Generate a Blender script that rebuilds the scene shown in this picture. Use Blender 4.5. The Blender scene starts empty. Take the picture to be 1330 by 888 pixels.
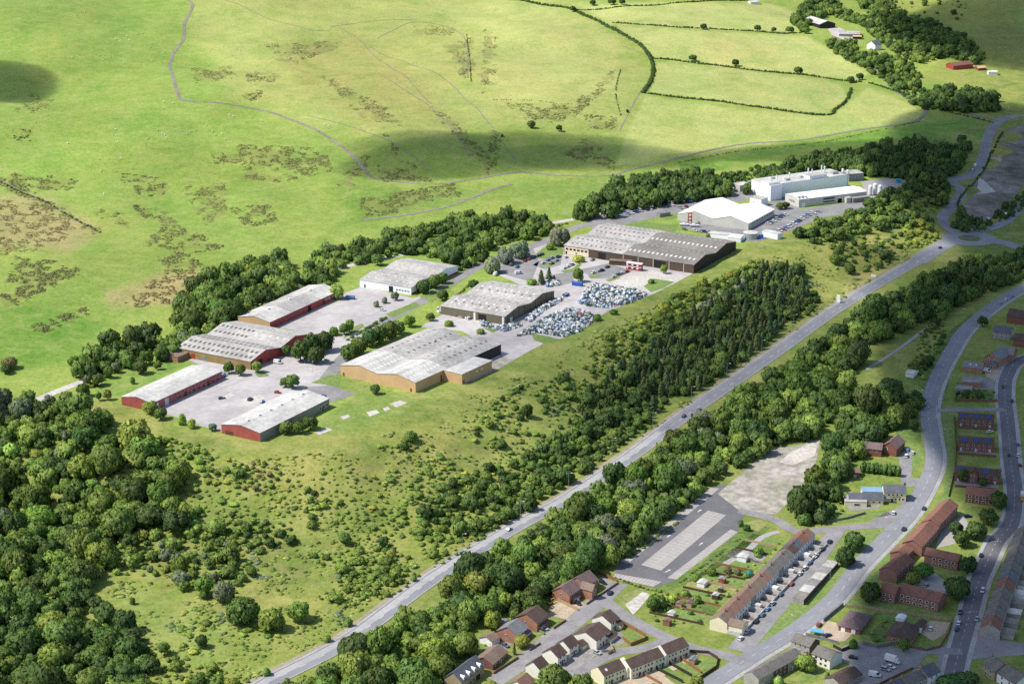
import bpy, math, random
import numpy as np
R = math.radians
random.seed(7); rng = np.random.default_rng(7)
S = bpy.context.scene
COL = S.collection

# ---------------------------------------------------------------- camera, sky, sun, exposure
FPX, PITCH, CAMZ = 2700.0, R(18.0), 437.0
cam_d = bpy.data.cameras.new('camera'); cam = bpy.data.objects.new('camera', cam_d); COL.objects.link(cam)
cam_d.sensor_width = 36.0; cam_d.lens = FPX / 1330 * 36.0
cam_d.clip_start = 1.0; cam_d.clip_end = 20000.0
cam.location = (0, 0, CAMZ); cam.rotation_euler = (R(90) - PITCH, 0, 0)
S.camera = cam
SUN_EL, SUN_AZ = R(52), R(180 + 9)          # azimuth of the direction TO the sun, counted from +X
sd = np.array([math.cos(SUN_EL) * math.cos(SUN_AZ), math.cos(SUN_EL) * math.sin(SUN_AZ), math.sin(SUN_EL)])
W = bpy.data.worlds.new('World'); S.world = W; W.use_nodes = True
nt = W.node_tree; nt.nodes.clear()
wo = nt.nodes.new('ShaderNodeOutputWorld'); bg = nt.nodes.new('ShaderNodeBackground'); sk = nt.nodes.new('ShaderNodeTexSky')
sk.sky_type = 'NISHITA'; sk.sun_disc = False; sk.sun_elevation = SUN_EL
sk.sun_rotation = R(90) - SUN_AZ; sk.altitude = 300; sk.dust_density = 1.2
bg.inputs['Strength'].default_value = 0.135
nt.links.new(sk.outputs[0], bg.inputs[0]); nt.links.new(bg.outputs[0], wo.inputs[0])
from mathutils import Vector, Matrix
sl = bpy.data.lights.new('sun', 'SUN'); sl.energy = 4.7; sl.angle = R(0.53); sl.color = (1.0, 0.95, 0.87)
so = bpy.data.objects.new('sun', sl); COL.objects.link(so)
so.rotation_euler = Vector(-sd).to_track_quat('-Z', 'Y').to_euler()
so.location = (-600, 1200, 900)
S.view_settings.view_transform = 'Standard'; S.view_settings.look = 'None'
S.view_settings.exposure = 0.32; S.view_settings.gamma = 1.0; S.view_settings.use_curve_mapping = False
S.render.engine = 'CYCLES'
cy = S.cycles
cy.max_bounces = 5; cy.diffuse_bounces = 2; cy.glossy_bounces = 2; cy.transmission_bounces = 2; cy.volume_bounces = 1; cy.transparent_max_bounces = 8
cy.use_denoising = False

# ---------------------------------------------------------------- photo pixel -> place
CP, SP = math.cos(PITCH), math.sin(PITCH)
def ray(px, py):
    px = np.asarray(px, float); py = np.asarray(py, float)
    a = (px - 665.0) / FPX; b = -(py - 444.0) / FPX
    return a, CP + b * SP, -SP + b * CP
def proj(x, y, z):
    dz = z - CAMZ
    d = y * CP - dz * SP
    u = y * SP + dz * CP
    return 665.0 + FPX * x / d, 444.0 - FPX * u / d, d
def on_plane(px, py, z):
    a, b, c = ray(px, py); t = (z - CAMZ) / c
    return a * t, b * t
def sstep(e0, e1, v):
    t = np.clip((v - e0) / (e1 - e0), 0, 1); return t * t * (3 - 2 * t)
_lat = np.random.default_rng(3).random((257, 257))
def vnoise(x, y, seed=0):
    x = np.asarray(x, float) + seed * 17.31; y = np.asarray(y, float) + seed * 9.77
    xi = np.floor(x).astype(int); yi = np.floor(y).astype(int); fx = x - xi; fy = y - yi
    fx = fx * fx * (3 - 2 * fx); fy = fy * fy * (3 - 2 * fy)
    g = lambda i, j: _lat[i % 256, j % 256]
    return (g(xi, yi) * (1 - fx) + g(xi + 1, yi) * fx) * (1 - fy) + (g(xi, yi + 1) * (1 - fx) + g(xi + 1, yi + 1) * fx) * fy
def fbm(x, y, seed=0, oct=3):
    s = 0; a = .5
    for o in range(oct):
        s = s + a * vnoise(x * 2 ** o, y * 2 ** o, seed + o); a *= .5
    return s / (1 - .5 ** oct)

# ---------------------------------------------------------------- terrain height
ZP = 22.0
_e = [(-900, 560), (-250, 535), (60, 528), (140, 540), (285, 582), (430, 580), (530, 537), (640, 492), (715, 452), (800, 410), (875, 376),
      (960, 347), (1010, 322), (1062, 302), (1130, 276), (1180, 250), (1225, 212), (1300, 120), (1400, 40)]
_n = [(-900, 500), (-100, 520), (60, 505), (230, 425), (380, 345), (470, 322), (600, 295), (730, 268), (900, 235), (1000, 212), (1200, 190), (1330, 100)]
EDGE = np.array([on_plane(a, b, ZP) for a, b in _e]); NORTH = np.array([on_plane(a, b, ZP) for a, b in _n])
def sdist(P, x, y):
    x = np.asarray(x, float); y = np.asarray(y, float)
    best = np.full(x.shape, 1e18); sg = np.ones(x.shape)
    for (ax, ay), (bx, by) in zip(P[:-1], P[1:]):
        dx, dy = bx - ax, by - ay; L2 = dx * dx + dy * dy
        t = np.clip(((x - ax) * dx + (y - ay) * dy) / L2, 0, 1)
        qx = x - ax - t * dx; qy = y - ay - t * dy
        d2 = qx * qx + qy * qy
        m = d2 < best - 1e-9
        best = np.where(m, d2, best)
        sg = np.where(m, np.where(dx * (y - ay) - dy * (x - ax) > 0, 1.0, -1.0), sg)
    return np.sqrt(best) * sg      # positive on the far side of the line
def zt(x, y):
    x = np.asarray(x, float); y = np.asarray(y, float)
    dE = -sdist(EDGE, x, y); dN = sdist(NORTH, x, y)
    w = 95 - 30 * sstep(60, 230, x)
    b = sstep(0, 1, dE / w)
    zv = 0.02 * (y - 1000.0)
    hill = np.maximum(dN, 0)
    und = (fbm(x / 260, y / 330, 4, 2) - .5) * 34 * sstep(20, 260, dN) + (fbm(x / 70, y / 90, 9, 2) - .5) * 8 * sstep(30, 200, dN)
    top = ZP + .036 * hill + und
    z = top * (1 - b) + zv * b
    z = z + (fbm(x / 26, y / 30, 12, 2) - .5) * 5.0 * b * (1 - b) * 4
    farv = sstep(1750, 2100, y) * b
    z = z + farv * (fbm(x / 200, y / 240, 21, 2) - .4) * 24
    return z
def at(px, py, h=0.0):
    """the point of the ground (or of the level h above it) behind a photo pixel -> x, y, ground z"""
    a, b, c = ray(px, py)
    t = np.linspace(600, 4200, 500)
    def g(tt): return CAMZ + c * tt - zt(a * tt, b * tt) - h
    v = g(t); k = int(np.argmax(v < 0))
    if k == 0: k = len(t) - 1
    lo, hi = t[k - 1], t[k]
    for _ in range(3):
        s = np.linspace(lo, hi, 12); v = g(s); k = int(np.argmax(v < 0)) or 11
        lo, hi = s[k - 1], s[k]
    tt = .5 * (lo + hi)
    x, y = float(a * tt), float(b * tt)
    return x, y, float(zt(x, y))

def atv(px, py):
    px = np.asarray(px, float); py = np.asarray(py, float); X, Y = [], []
    for i in range(0, len(px), 1500):
        a, b, c = (v[:, None] for v in ray(px[i:i + 1500], py[i:i + 1500])); t = np.linspace(700, 3600, 120)[None, :]
        v = CAMZ + c * t - zt(a * t, b * t); k = np.maximum(np.argmax(v < 0, 1), 1); j = np.arange(len(k))
        v0, v1 = v[j, k - 1], v[j, k]; tt = t[0, k - 1] + (t[0, k] - t[0, k - 1]) * v0 / (v0 - v1 + 1e-9)
        X.append(a[:, 0] * tt); Y.append(b[:, 0] * tt)
    X, Y = np.concatenate(X), np.concatenate(Y); return X, Y, zt(X, Y)
# ---------------------------------------------------------------- materials
def node_mat(name):
    m = bpy.data.materials.new(name); m.use_nodes = True
    t = m.node_tree; t.nodes.clear()
    o = t.nodes.new('ShaderNodeOutputMaterial'); p = t.nodes.new('ShaderNodeBsdfPrincipled')
    t.links.new(p.outputs[0], o.inputs[0])
    return m, t, p
def N(t, kind, **kw):
    n = t.nodes.new(kind)
    for k, v in kw.items(): setattr(n, k, v)
    return n
def mixc(t, fac, a, b, mode='MIX'):
    n = N(t, 'ShaderNodeMix', data_type='RGBA', blend_type=mode)
    for sock, v in ((n.inputs[0], fac), (n.inputs[6], a), (n.inputs[7], b)):
        if hasattr(v, 'links'): t.links.new(v, sock)
        elif isinstance(v, (int, float)): sock.default_value = v
        else: sock.default_value = (*v, 1) if len(v) == 3 else v
    return n.outputs[2]
def noise_fac(t, scale, detail=3, lo=.35, hi=.65, coord='Object', rough=.6, stretch=None):
    tc = N(t, 'ShaderNodeTexCoord'); src = tc.outputs[coord]
    if stretch:
        mp = N(t, 'ShaderNodeMapping'); mp.inputs['Scale'].default_value = stretch; t.links.new(src, mp.inputs[0]); src = mp.outputs[0]
    n = N(t, 'ShaderNodeTexNoise'); n.inputs['Scale'].default_value = scale; n.inputs['Detail'].default_value = detail; n.inputs['Roughness'].default_value = rough
    t.links.new(src, n.inputs['Vector'])
    r = N(t, 'ShaderNodeMapRange'); r.inputs[1].default_value = lo; r.inputs[2].default_value = hi
    t.links.new(n.outputs[0], r.inputs[0])
    return r.outputs[0]
_mats = {}
def mat(name, col, col2=None, scale=.6, rough=.85, spec=.25, metal=0.0, objcol=False, fine=3.0, fineamt=.18, stretch=None, detail=3):
    if name in _mats: return _mats[name]
    m, t, p = node_mat(name)
    col2 = col2 or tuple(c * .72 for c in col)
    if objcol:
        oi = N(t, 'ShaderNodeObjectInfo'); c = oi.outputs['Color']
        c = mixc(t, noise_fac(t, scale, detail, stretch=stretch), c, mixc(t, 1.0, c, (.8, .8, .8), 'MULTIPLY'))
    else:
        c = mixc(t, noise_fac(t, scale, detail, stretch=stretch), col, col2)
    if fineamt:
        c = mixc(t, noise_fac(t, fine, 2), c, mixc(t, 1.0, c, (1 - fineamt * 1.6,) * 3, 'MULTIPLY'))
    t.links.new(c, p.inputs['Base Color'])
    p.inputs['Roughness'].default_value = rough; p.inputs['Specular IOR Level'].default_value = spec; p.inputs['Metallic'].default_value = metal
    _mats[name] = m; return m

M = dict(
 asphalt=mat('asphalt', (.29, .28, .28), (.215, .21, .215), .08, fine=.7, fineamt=.12),
 asphalt_road=mat('road asphalt', (.26, .265, .285), (.21, .215, .235), .05, fine=.9, fineamt=.08),
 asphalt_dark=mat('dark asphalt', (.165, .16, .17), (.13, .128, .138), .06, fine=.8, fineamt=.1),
 yard=mat('yard asphalt', (.50, .47, .46), (.37, .345, .345), .03, fine=.25, fineamt=.10),
 concrete=mat('pale concrete', (.60, .56, .51), (.48, .45, .41), .05, fine=.5, fineamt=.18),
 pavement=mat('pavement', (.42, .41, .40), (.34, .33, .33), .1, fine=1.2),
 verge_path=mat('dusty verge path', (.38, .33, .24), (.29, .26, .16), .08, fine=.8, fineamt=.2),
 rubble=mat('rubble ground', (.47, .435, .39), (.33, .31, .24), .045, fine=.22, fineamt=.25, detail=5),
 waste=mat('waste ground', (.32, .28, .25), (.15, .135, .085), .02, fine=.1, fineamt=.3, detail=5),
 bay=mat('bay paving', (.37, .345, .325), (.32, .295, .28), .05, fine=.4, fineamt=.05),
 track=mat('stone track', (.30, .27, .23), (.22, .21, .15), .04, fine=.3, fineamt=.2),
 white_line=mat('road paint', (.72, .72, .70), (.5, .5, .49), .3),
 yellow_line=mat('yellow paint', (.62, .50, .22), (.5, .42, .2), .3),
 lawn=mat('lawn', (.155, .245, .058), (.21, .275, .08), .05, fine=.5, fineamt=.2),
 rough_grass=mat('rough grass', (.17, .24, .055), (.10, .17, .04), .06, fine=.5, fineamt=.25),
 dry_grass=mat('dry grass', (.34, .31, .12), (.22, .26, .08), .06, fine=.5, fineamt=.2),
 brick_red=mat('red brick', (.40, .095, .08), (.31, .078, .065), .3, fine=1.5, fineamt=.1),
 red_clad=mat('red cladding', (.42, .072, .065), (.34, .06, .055), .15, fine=1.2, fineamt=.1, rough=.6),
 pink_render=mat('faded red cladding', (.42, .15, .15), (.36, .12, .12), .15, fine=1.0, fineamt=.1),
 orange_clad=mat('orange brick cladding', (.62, .41, .22), (.55, .36, .19), .12, fine=1.2, fineamt=.1),
 black_clad=mat('black cladding', (.028, .022, .026), (.04, .03, .035), .2, rough=.6),
 brown_clad=mat('brown cladding', (.12, .085, .06), (.095, .07, .052), .2, fine=1.2, stretch=(1, 1, .05)),
 olive_clad=mat('olive cladding', (.20, .17, .115), (.16, .14, .095), .3, fine=1.2, stretch=(1, 1, .05)),
 grey_clad=mat('grey cladding', (.30, .29, .28), (.24, .235, .23), .2, fine=1.2),
 white_clad=mat('white cladding', (.84, .86, .93), (.80, .82, .88), .1, fine=.6, fineamt=.03, rough=.6),
 cream_clad=mat('cream cladding', (.58, .57, .50), (.50, .50, .44), .15, fine=1.2, fineamt=.08, rough=.6),
 ochre_panel=mat('ochre panels', (.36, .25, .10), (.28, .20, .085), .2),
 roof_white=mat('white sheet roof', (.60, .585, .55), (.45, .435, .41), .09, fine=.35, fineamt=.12, rough=.7, detail=5),
  lane_pale=mat('worn pale lane', (.40, .39, .39), (.33, .325, .33), .06, fine=.5, fineamt=.08),
 glass_roof=mat('blue glazed roof', (.22, .36, .50), (.18, .30, .43), .4, rough=.3, fineamt=0),
 teal_steel=mat('teal steel', (.03, .30, .34), (.025, .25, .29), .4, rough=.5, fineamt=0),
 roof_tent=mat('white membrane roof', (.82, .82, .82), (.74, .74, .74), .05, fine=.3, fineamt=.04, rough=.6),
 roof_pale=mat('pale sheet roof', (.50, .48, .45), (.35, .335, .32), .07, fine=.5, fineamt=.18, detail=5),
 roof_grey=mat('grey sheet roof', (.31, .295, .28), (.235, .225, .22), .07, fine=.5, fineamt=.18, detail=5),
 roof_dark=mat('dark grey sheet roof', (.255, .235, .21), (.19, .175, .16), .07, fine=.5, fineamt=.15),
 light_panel=mat('rooflight panel', (.70, .69, .64), (.6, .6, .56), .3),
 dark_panel=mat('weathered rooflight panel', (.13, .12, .105), (.10, .095, .085), .3),
 tile_brown=mat('brown roof tiles', (.125, .085, .07), (.095, .065, .055), .2, fine=1.2),
 tile_purple=mat('purple brown tiles', (.21, .145, .14), (.165, .11, .11), .2, fine=1.2),
 tile_tan=mat('tan brown tiles', (.26, .19, .145), (.20, .145, .115), .2, fine=1.2),
 tile_red=mat('red brown tiles', (.27, .125, .088), (.205, .10, .075), .2, fine=1.2),
 tile_terra=mat('faded red tiles', (.28, .165, .125), (.215, .13, .10), .2, fine=1.2),
 tile_grey=mat('grey tiles', (.20, .185, .165), (.15, .14, .125), .2, fine=1.2),
 slate=mat('blue grey slate', (.13, .14, .165), (.10, .105, .125), .2, fine=1.2, rough=.6),
 slate_light=mat('light grey slate', (.24, .24, .25), (.19, .19, .20), .2, fine=1.2, rough=.6),
 brick_house=mat('house brick', (.40, .20, .135), (.32, .16, .11), .4, fine=1.5, fineamt=.1),
 brick_dark=mat('dark house brick', (.27, .105, .078), (.21, .085, .065), .4, fine=1.5, fineamt=.1),
 brick_flat=mat('flats brick', (.31, .155, .12), (.25, .125, .10), .4, fine=1.5, fineamt=.1),
 cream=mat('cream render', (.78, .71, .50), (.72, .65, .46), .2, fine=1.0, fineamt=.06),
 offwhite=mat('off white render', (.80, .77, .68), (.74, .71, .62), .2, fine=1.0, fineamt=.06),
 white_render=mat('white render', (.80, .79, .76), (.74, .73, .70), .2, fine=1.0, fineamt=.06),
 stone=mat('buff stone', (.40, .32, .20), (.32, .26, .165), .5, fine=1.5),
 grey_render=mat('grey pebbledash', (.40, .375, .345), (.33, .31, .285), .3, fine=1.5),
 dark_brick=mat('brown brick', (.13, .085, .065), (.10, .07, .055), .4, fine=1.5),
 white_pvc=mat('white frame', (.78, .78, .78), (.72, .72, .72), 1.0, rough=.5, fineamt=0),
 glass=mat('window glass', (.035, .045, .055), (.02, .025, .03), .7, rough=.12, spec=.6, fineamt=0),
 dark_open=mat('dark opening', (.012, .012, .014), (.02, .02, .022), .3, fineamt=0),
 door_red=mat('red door', (.40, .07, .04), fineamt=0),
 door_blue=mat('blue door', (.10, .16, .30), fineamt=0),
 door_white=mat('white door', (.70, .70, .70), fineamt=0),
 door_brown=mat('brown door', (.14, .07, .04), fineamt=0),
 solar=mat('solar panel', (.035, .055, .17), (.05, .08, .22), 1.2, rough=.2, spec=.5, fineamt=0),
 metal=mat('galvanised metal', (.42, .43, .44), (.35, .36, .37), .8, rough=.5, metal=.3, fineamt=0),
 steel_white=mat('white steel', (.75, .76, .78), (.65, .66, .68), .8, rough=.45, fineamt=0),
 wood_fence=mat('timber fence', (.30, .15, .07), (.23, .12, .06), .8, fine=2),
 wood_pale=mat('pale timber', (.46, .34, .20), (.38, .28, .16), .8, fine=2),
 wood_dark=mat('dark timber', (.10, .06, .04), (.075, .045, .03), .8, fine=2),
 wall_brick=mat('garden wall brick', (.25, .13, .09), (.19, .10, .07), .5, fine=1.5),
 wall_stone=mat('garden wall stone', (.24, .23, .22), (.17, .165, .16), .5, fine=1.5),
 wall_white=mat('white yard wall', (.62, .61, .58), (.5, .49, .46), .5, fine=1.5),
 wall_black=mat('black fence', (.03, .028, .026), (.045, .04, .035), .5),
 patio=mat('patio', (.52, .42, .30), (.42, .34, .25), .2, fine=1),
 patio_grey=mat('grey patio', (.33, .315, .30), (.25, .24, .23), .2, fine=1),
 yard_brown=mat('brown yard floor', (.16, .10, .08), (.20, .14, .12), .2, fine=1),
 paint=mat('car paint', (.5, .5, .5), objcol=True, rough=.3, spec=.5, fineamt=0),
 plain=mat('painted surface', (.5, .5, .5), objcol=True, rough=.6, fineamt=.08),
 tyre=mat('tyre rubber', (.015, .015, .016), fineamt=0),
 lamp_glass=mat('lamp lens', (.7, .7, .72), fineamt=0, rough=.3),
 wool=mat('sheep wool', (.74, .71, .64), fineamt=0),
 bark=mat('bark', (.085, .065, .045), (.05, .04, .03), 2.0),
)

# ---------------------------------------------------------------- mesh helpers
class MB:
    def __init__(s): s.v = []; s.f = []; s.m = []
    def quad(s, pts, mi=0):
        k = len(s.v); s.v += [tuple(p) for p in pts]; s.f.append(tuple(range(k, k + len(pts)))); s.m.append(mi)
    def hexa(s, b, t, mi=0):      # bottom ring (ccw from above), top ring
        k = len(s.v); n = len(b); s.v += [tuple(p) for p in b] + [tuple(p) for p in t]
        s.f.append(tuple(k + i for i in reversed(range(n)))); s.m.append(mi)
        s.f.append(tuple(k + n + i for i in range(n))); s.m.append(mi)
        for i in range(n):
            j = (i + 1) % n; s.f.append((k + i, k + j, k + n + j, k + n + i)); s.m.append(mi)
    def box(s, x0, y0, z0, x1, y1, z1, mi=0):
        b = [(x0, y0), (x1, y0), (x1, y1), (x0, y1)]
        s.hexa([(*p, z0) for p in b], [(*p, z1) for p in b], mi)
    def cyl(s, x, y, z0, z1, r0, r1=None, n=8, mi=0):
        r1 = r0 if r1 is None else r1
        c = [(math.cos(2 * math.pi * i / n), math.sin(2 * math.pi * i / n)) for i in range(n)]
        s.hexa([(x + r0 * a, y + r0 * b, z0) for a, b in c], [(x + r1 * a, y + r1 * b, z1) for a, b in c], mi)
    def mesh(s, name, mats):
        me = bpy.data.meshes.new(name); me.from_pydata(s.v, [], s.f)
        for m in (mats if isinstance(mats, (list, tuple)) else [mats]): me.materials.append(m)
        if any(s.m): me.polygons.foreach_set('material_index', s.m)
        me.update(); return me
    def build(s, name, mats, parent=None, loc=None, rz=0):
        return link(name, s.mesh(name, mats), parent, loc, rz)
def link(name, me, parent=None, loc=None, rz=0, scale=None):
    o = bpy.data.objects.new(name, me); COL.objects.link(o)
    if parent: o.parent = parent
    if loc: o.location = loc
    if rz: o.rotation_euler = (0, 0, rz)
    if scale: o.scale = scale
    return o
def tag(o, label, cat, group=None, kind=None):
    if label: o['label'] = label
    if cat: o['category'] = cat
    if group: o['group'] = group
    if kind: o['kind'] = kind
    return o
def structure(o, label=None): o['kind'] = 'structure'; return tag(o, label, None)
_unit = {}
def unit_box(m):
    if m.name not in _unit:
        b = MB(); b.box(-.5, -.5, -.5, .5, .5, .5); _unit[m.name] = b.mesh('panel', m)
    return _unit[m.name]

# ---------------------------------------------------------------- ground sheet
def in_poly(P, x, y):
    """signed distance to a polygon, positive inside"""
    P = np.asarray(P, float); best = np.full(x.shape, 1e18); ins = np.zeros(x.shape, bool)
    for (ax, ay), (bx, by) in zip(P, np.roll(P, -1, 0)):
        dx, dy = bx - ax, by - ay; L2 = dx * dx + dy * dy + 1e-9
        t = np.clip(((x - ax) * dx + (y - ay) * dy) / L2, 0, 1)
        best = np.minimum(best, (x - ax - t * dx) ** 2 + (y - ay - t * dy) ** 2)
        if ay != by:
            c = ((ay > y) != (by > y)) & (x < (bx - ax) * (y - ay) / (by - ay) + ax)
            ins ^= c
    return np.where(ins, 1, -1) * np.sqrt(best)
def line_dist(P, x, y):
    best = np.full(x.shape, 1e18)
    for (ax, ay), (bx, by) in zip(P[:-1], P[1:]):
        dx, dy = bx - ax, by - ay; L2 = dx * dx + dy * dy + 1e-9
        t = np.clip(((x - ax) * dx + (y - ay) * dy) / L2, 0, 1)
        best = np.minimum(best, (x - ax - t * dx) ** 2 + (y - ay - t * dy) ** 2)
    return np.sqrt(best)
# ---------------------------------------------------------------- terrain mesh with meadow colours
# photo-pixel regions of different meadow: (polygon, colour, softness)
G_MOOR = (.205, .345, .060); G_HAY = (.40, .44, .135); G_OLIVE = (.30, .315, .085); G_DARK = (.10, .19, .035)
PAINT = [
 ([(-200, -60), (245, -60), (300, 40), (330, 140), (430, 190), (500, 235), (420, 290), (230, 310), (60, 240), (-200, 220)], (.24, .335, .072), 40),
 ([(245, -60), (690, -60), (790, 40), (835, 90), (820, 170), (640, 160), (520, 175), (400, 165), (300, 120), (250, 40)], (.36, .395, .125), 35),
 ([(360, 40), (470, 50), (560, 120), (610, 170), (560, 185), (470, 165), (390, 120)], (.33, .34, .11), 25),
 ([(540, 0), (700, 5), (800, 50), (800, 110), (740, 135), (660, 130), (630, 110), (635, 50)], (.42, .44, .155), 20),
 ([(750, 5), (870, 3), (1000, 5), (1050, 25), (1040, 42), (900, 38), (790, 32)], (.425, .455, .165), 4),
 ([(800, 33), (900, 40), (1050, 48), (1130, 95), (1115, 104), (960, 88), (850, 76)], (.435, .46, .17), 4),
 ([(852, 80), (960, 90), (1090, 108), (1100, 125), (1075, 148), (960, 138), (845, 120)], (.385, .42, .15), 4),
 ([(838, 125), (960, 142), (1080, 150), (1130, 112), (1200, 145), (1195, 155), (1050, 180), (880, 205), (800, 215), (815, 170)], (.40, .445, .15), 6),
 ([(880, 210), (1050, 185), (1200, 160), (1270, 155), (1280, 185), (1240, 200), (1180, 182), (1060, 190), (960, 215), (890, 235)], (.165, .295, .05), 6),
 ([(1130, 0), (1330, 0), (1330, 140), (1290, 115), (1180, 105), (1260, 60), (1180, 20)], (.27, .30, .075), 10),
 ([(430, 235), (560, 250), (700, 235), (800, 230), (860, 222), (740, 262), (640, 262), (560, 275), (470, 290), (440, 260)], (.19, .295, .06), 18),
 ([(-200, 240), (60, 255), (130, 295), (90, 330), (-200, 330)], (.36, .32, .14), 22),
 ([(-200, 300), (100, 330), (200, 320), (330, 330), (300, 350), (240, 400), (190, 425), (80, 470), (-200, 500)], (.25, .335, .075), 30),
 ([(210, 355), (300, 345), (240, 395), (150, 400), (130, 375)], (.38, .33, .15), 14),
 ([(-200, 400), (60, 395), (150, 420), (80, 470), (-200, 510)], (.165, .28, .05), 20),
 # bank between the estate and the road
 ([(190, 560), (300, 590), (430, 590), (540, 545), (650, 495), (720, 460), (800, 420), (900, 380), (1010, 330), (1060, 310), (1180, 300),
   (1190, 335), (1080, 400), (990, 460), (880, 540), (810, 585), (720, 650), (560, 745), (430, 830), (330, 890), (170, 890), (120, 760), (260, 690), (240, 600)], (.235, .278, .068), 10),
 ([(300, 600), (500, 570), (560, 600), (500, 660), (380, 650)], (.25, .27, .075), 30),
 ([(150, 760), (240, 770), (300, 800), (300, 850), (230, 870), (180, 830)], (.25, .31, .085), 18),
 ([(560, 560), (640, 510), (720, 480), (760, 480), (700, 540), (620, 590)], (.20, .26, .06), 20),
 ([(1020, 300), (1080, 300), (1180, 320), (1190, 335), (1090, 395), (1030, 420), (1050, 370)], (.24, .265, .07), 12),
 ([(1100, 360), (1140, 345), (1165, 348), (1090, 392)], (.36, .33, .12), 6),
 # estate lawns
 ([(415, 545), (470, 510), (540, 512), (560, 505), (600, 500), (520, 530), (430, 575)], (.195, .27, .072), 5),
 ([(125, 500), (200, 465), (245, 470), (160, 515), (130, 520)], (.19, .29, .068), 5),
 ([(405, 495), (440, 480), (500, 505), (530, 515), (480, 520), (430, 510)], (.20, .275, .072), 5),
 # right side
 ([(1125, 485), (1215, 420), (1225, 430), (1200, 470), (1170, 490), (1150, 492)], (.30, .31, .09), 5),
 ([(880, 735), (930, 690), (975, 675), (1000, 685), (960, 720), (890, 755), (850, 765)], (.16, .245, .05), 4),
]
RUSH = [  # dark rush and bracken patches on the moor
 ([(250, 90), (300, 88), (305, 100), (255, 106)], 7), ([(345, 60), (440, 55), (430, 68), (385, 80), (360, 70)], 8), ([(315, 118), (338, 120), (335, 135), (318, 132)], 6),
 ([(318, 95), (358, 95), (355, 104), (322, 104)], 6), ([(310, 190), (420, 195), (430, 220), (370, 235), (320, 230)], 22), ([(240, 245), (290, 240), (295, 280), (265, 290)], 14),
 ([(275, 200), (310, 200), (310, 210), (280, 210)], 6), ([(150, 225), (215, 235), (210, 255), (180, 250)], 12), ([(175, 268), (215, 278), (240, 300), (205, 300)], 9),
 ([(5, 225), (100, 232), (90, 245), (20, 243)], 10), ([(120, 272), (160, 280), (165, 295), (130, 285)], 9), ([(18, 170), (38, 170), (36, 182), (20, 180)], 4),
 ([(200, 300), (260, 305), (290, 320), (230, 330), (195, 318)], 14), ([(205, 335), (245, 330), (260, 345), (230, 355)], 8), ([(20, 335), (80, 342), (75, 360), (10, 370)], 14),
 ([(40, 125), (70, 130), (60, 145), (20, 145)], 7), ([(470, 260), (560, 245), (590, 240), (600, 252), (540, 268), (470, 285)], 12), ([(540, 35), (590, 38), (585, 44), (545, 43)], 5),
 ([(660, 135), (745, 138), (730, 155), (690, 158)], 9), ([(735, 200), (760, 180), (790, 200), (800, 220), (770, 212)], 10), ([(760, 150), (800, 155), (795, 168), (765, 165)], 10),
 ([(480, 215), (540, 225), (560, 235), (500, 234)], 9), ([(500, 175), (520, 200), (545, 225), (530, 222)], 6), ([(560, 140), (600, 165), (640, 215), (610, 200)], 6), ([(800, 90), (740, 140), (745, 150), (790, 110)], 8),
 ([(0, 230), (40, 250), (130, 300), (120, 302), (0, 240)], 4), ([(0, 385), (80, 350), (110, 350), (10, 400)], 6), ([(40, 425), (110, 400), (115, 406), (45, 435)], 7),
 ([(420, 100), (500, 140), (520, 165), (470, 150)], 14), ([(650, 170), (640, 225), (632, 225), (640, 170)], 5), ([(580, 60), (612, 50), (614, 105), (600, 100)], 5), ([(630, 40), (645, 50), (640, 110), (626, 120)], 5),
 ([(1190, 175), (1240, 185), (1235, 195), (1190, 190)], 4), ([(300, 270), (350, 268), (360, 290), (320, 292)], 10), ([(440, 240), (470, 200), (480, 205), (455, 245)], 8),
]
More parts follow.
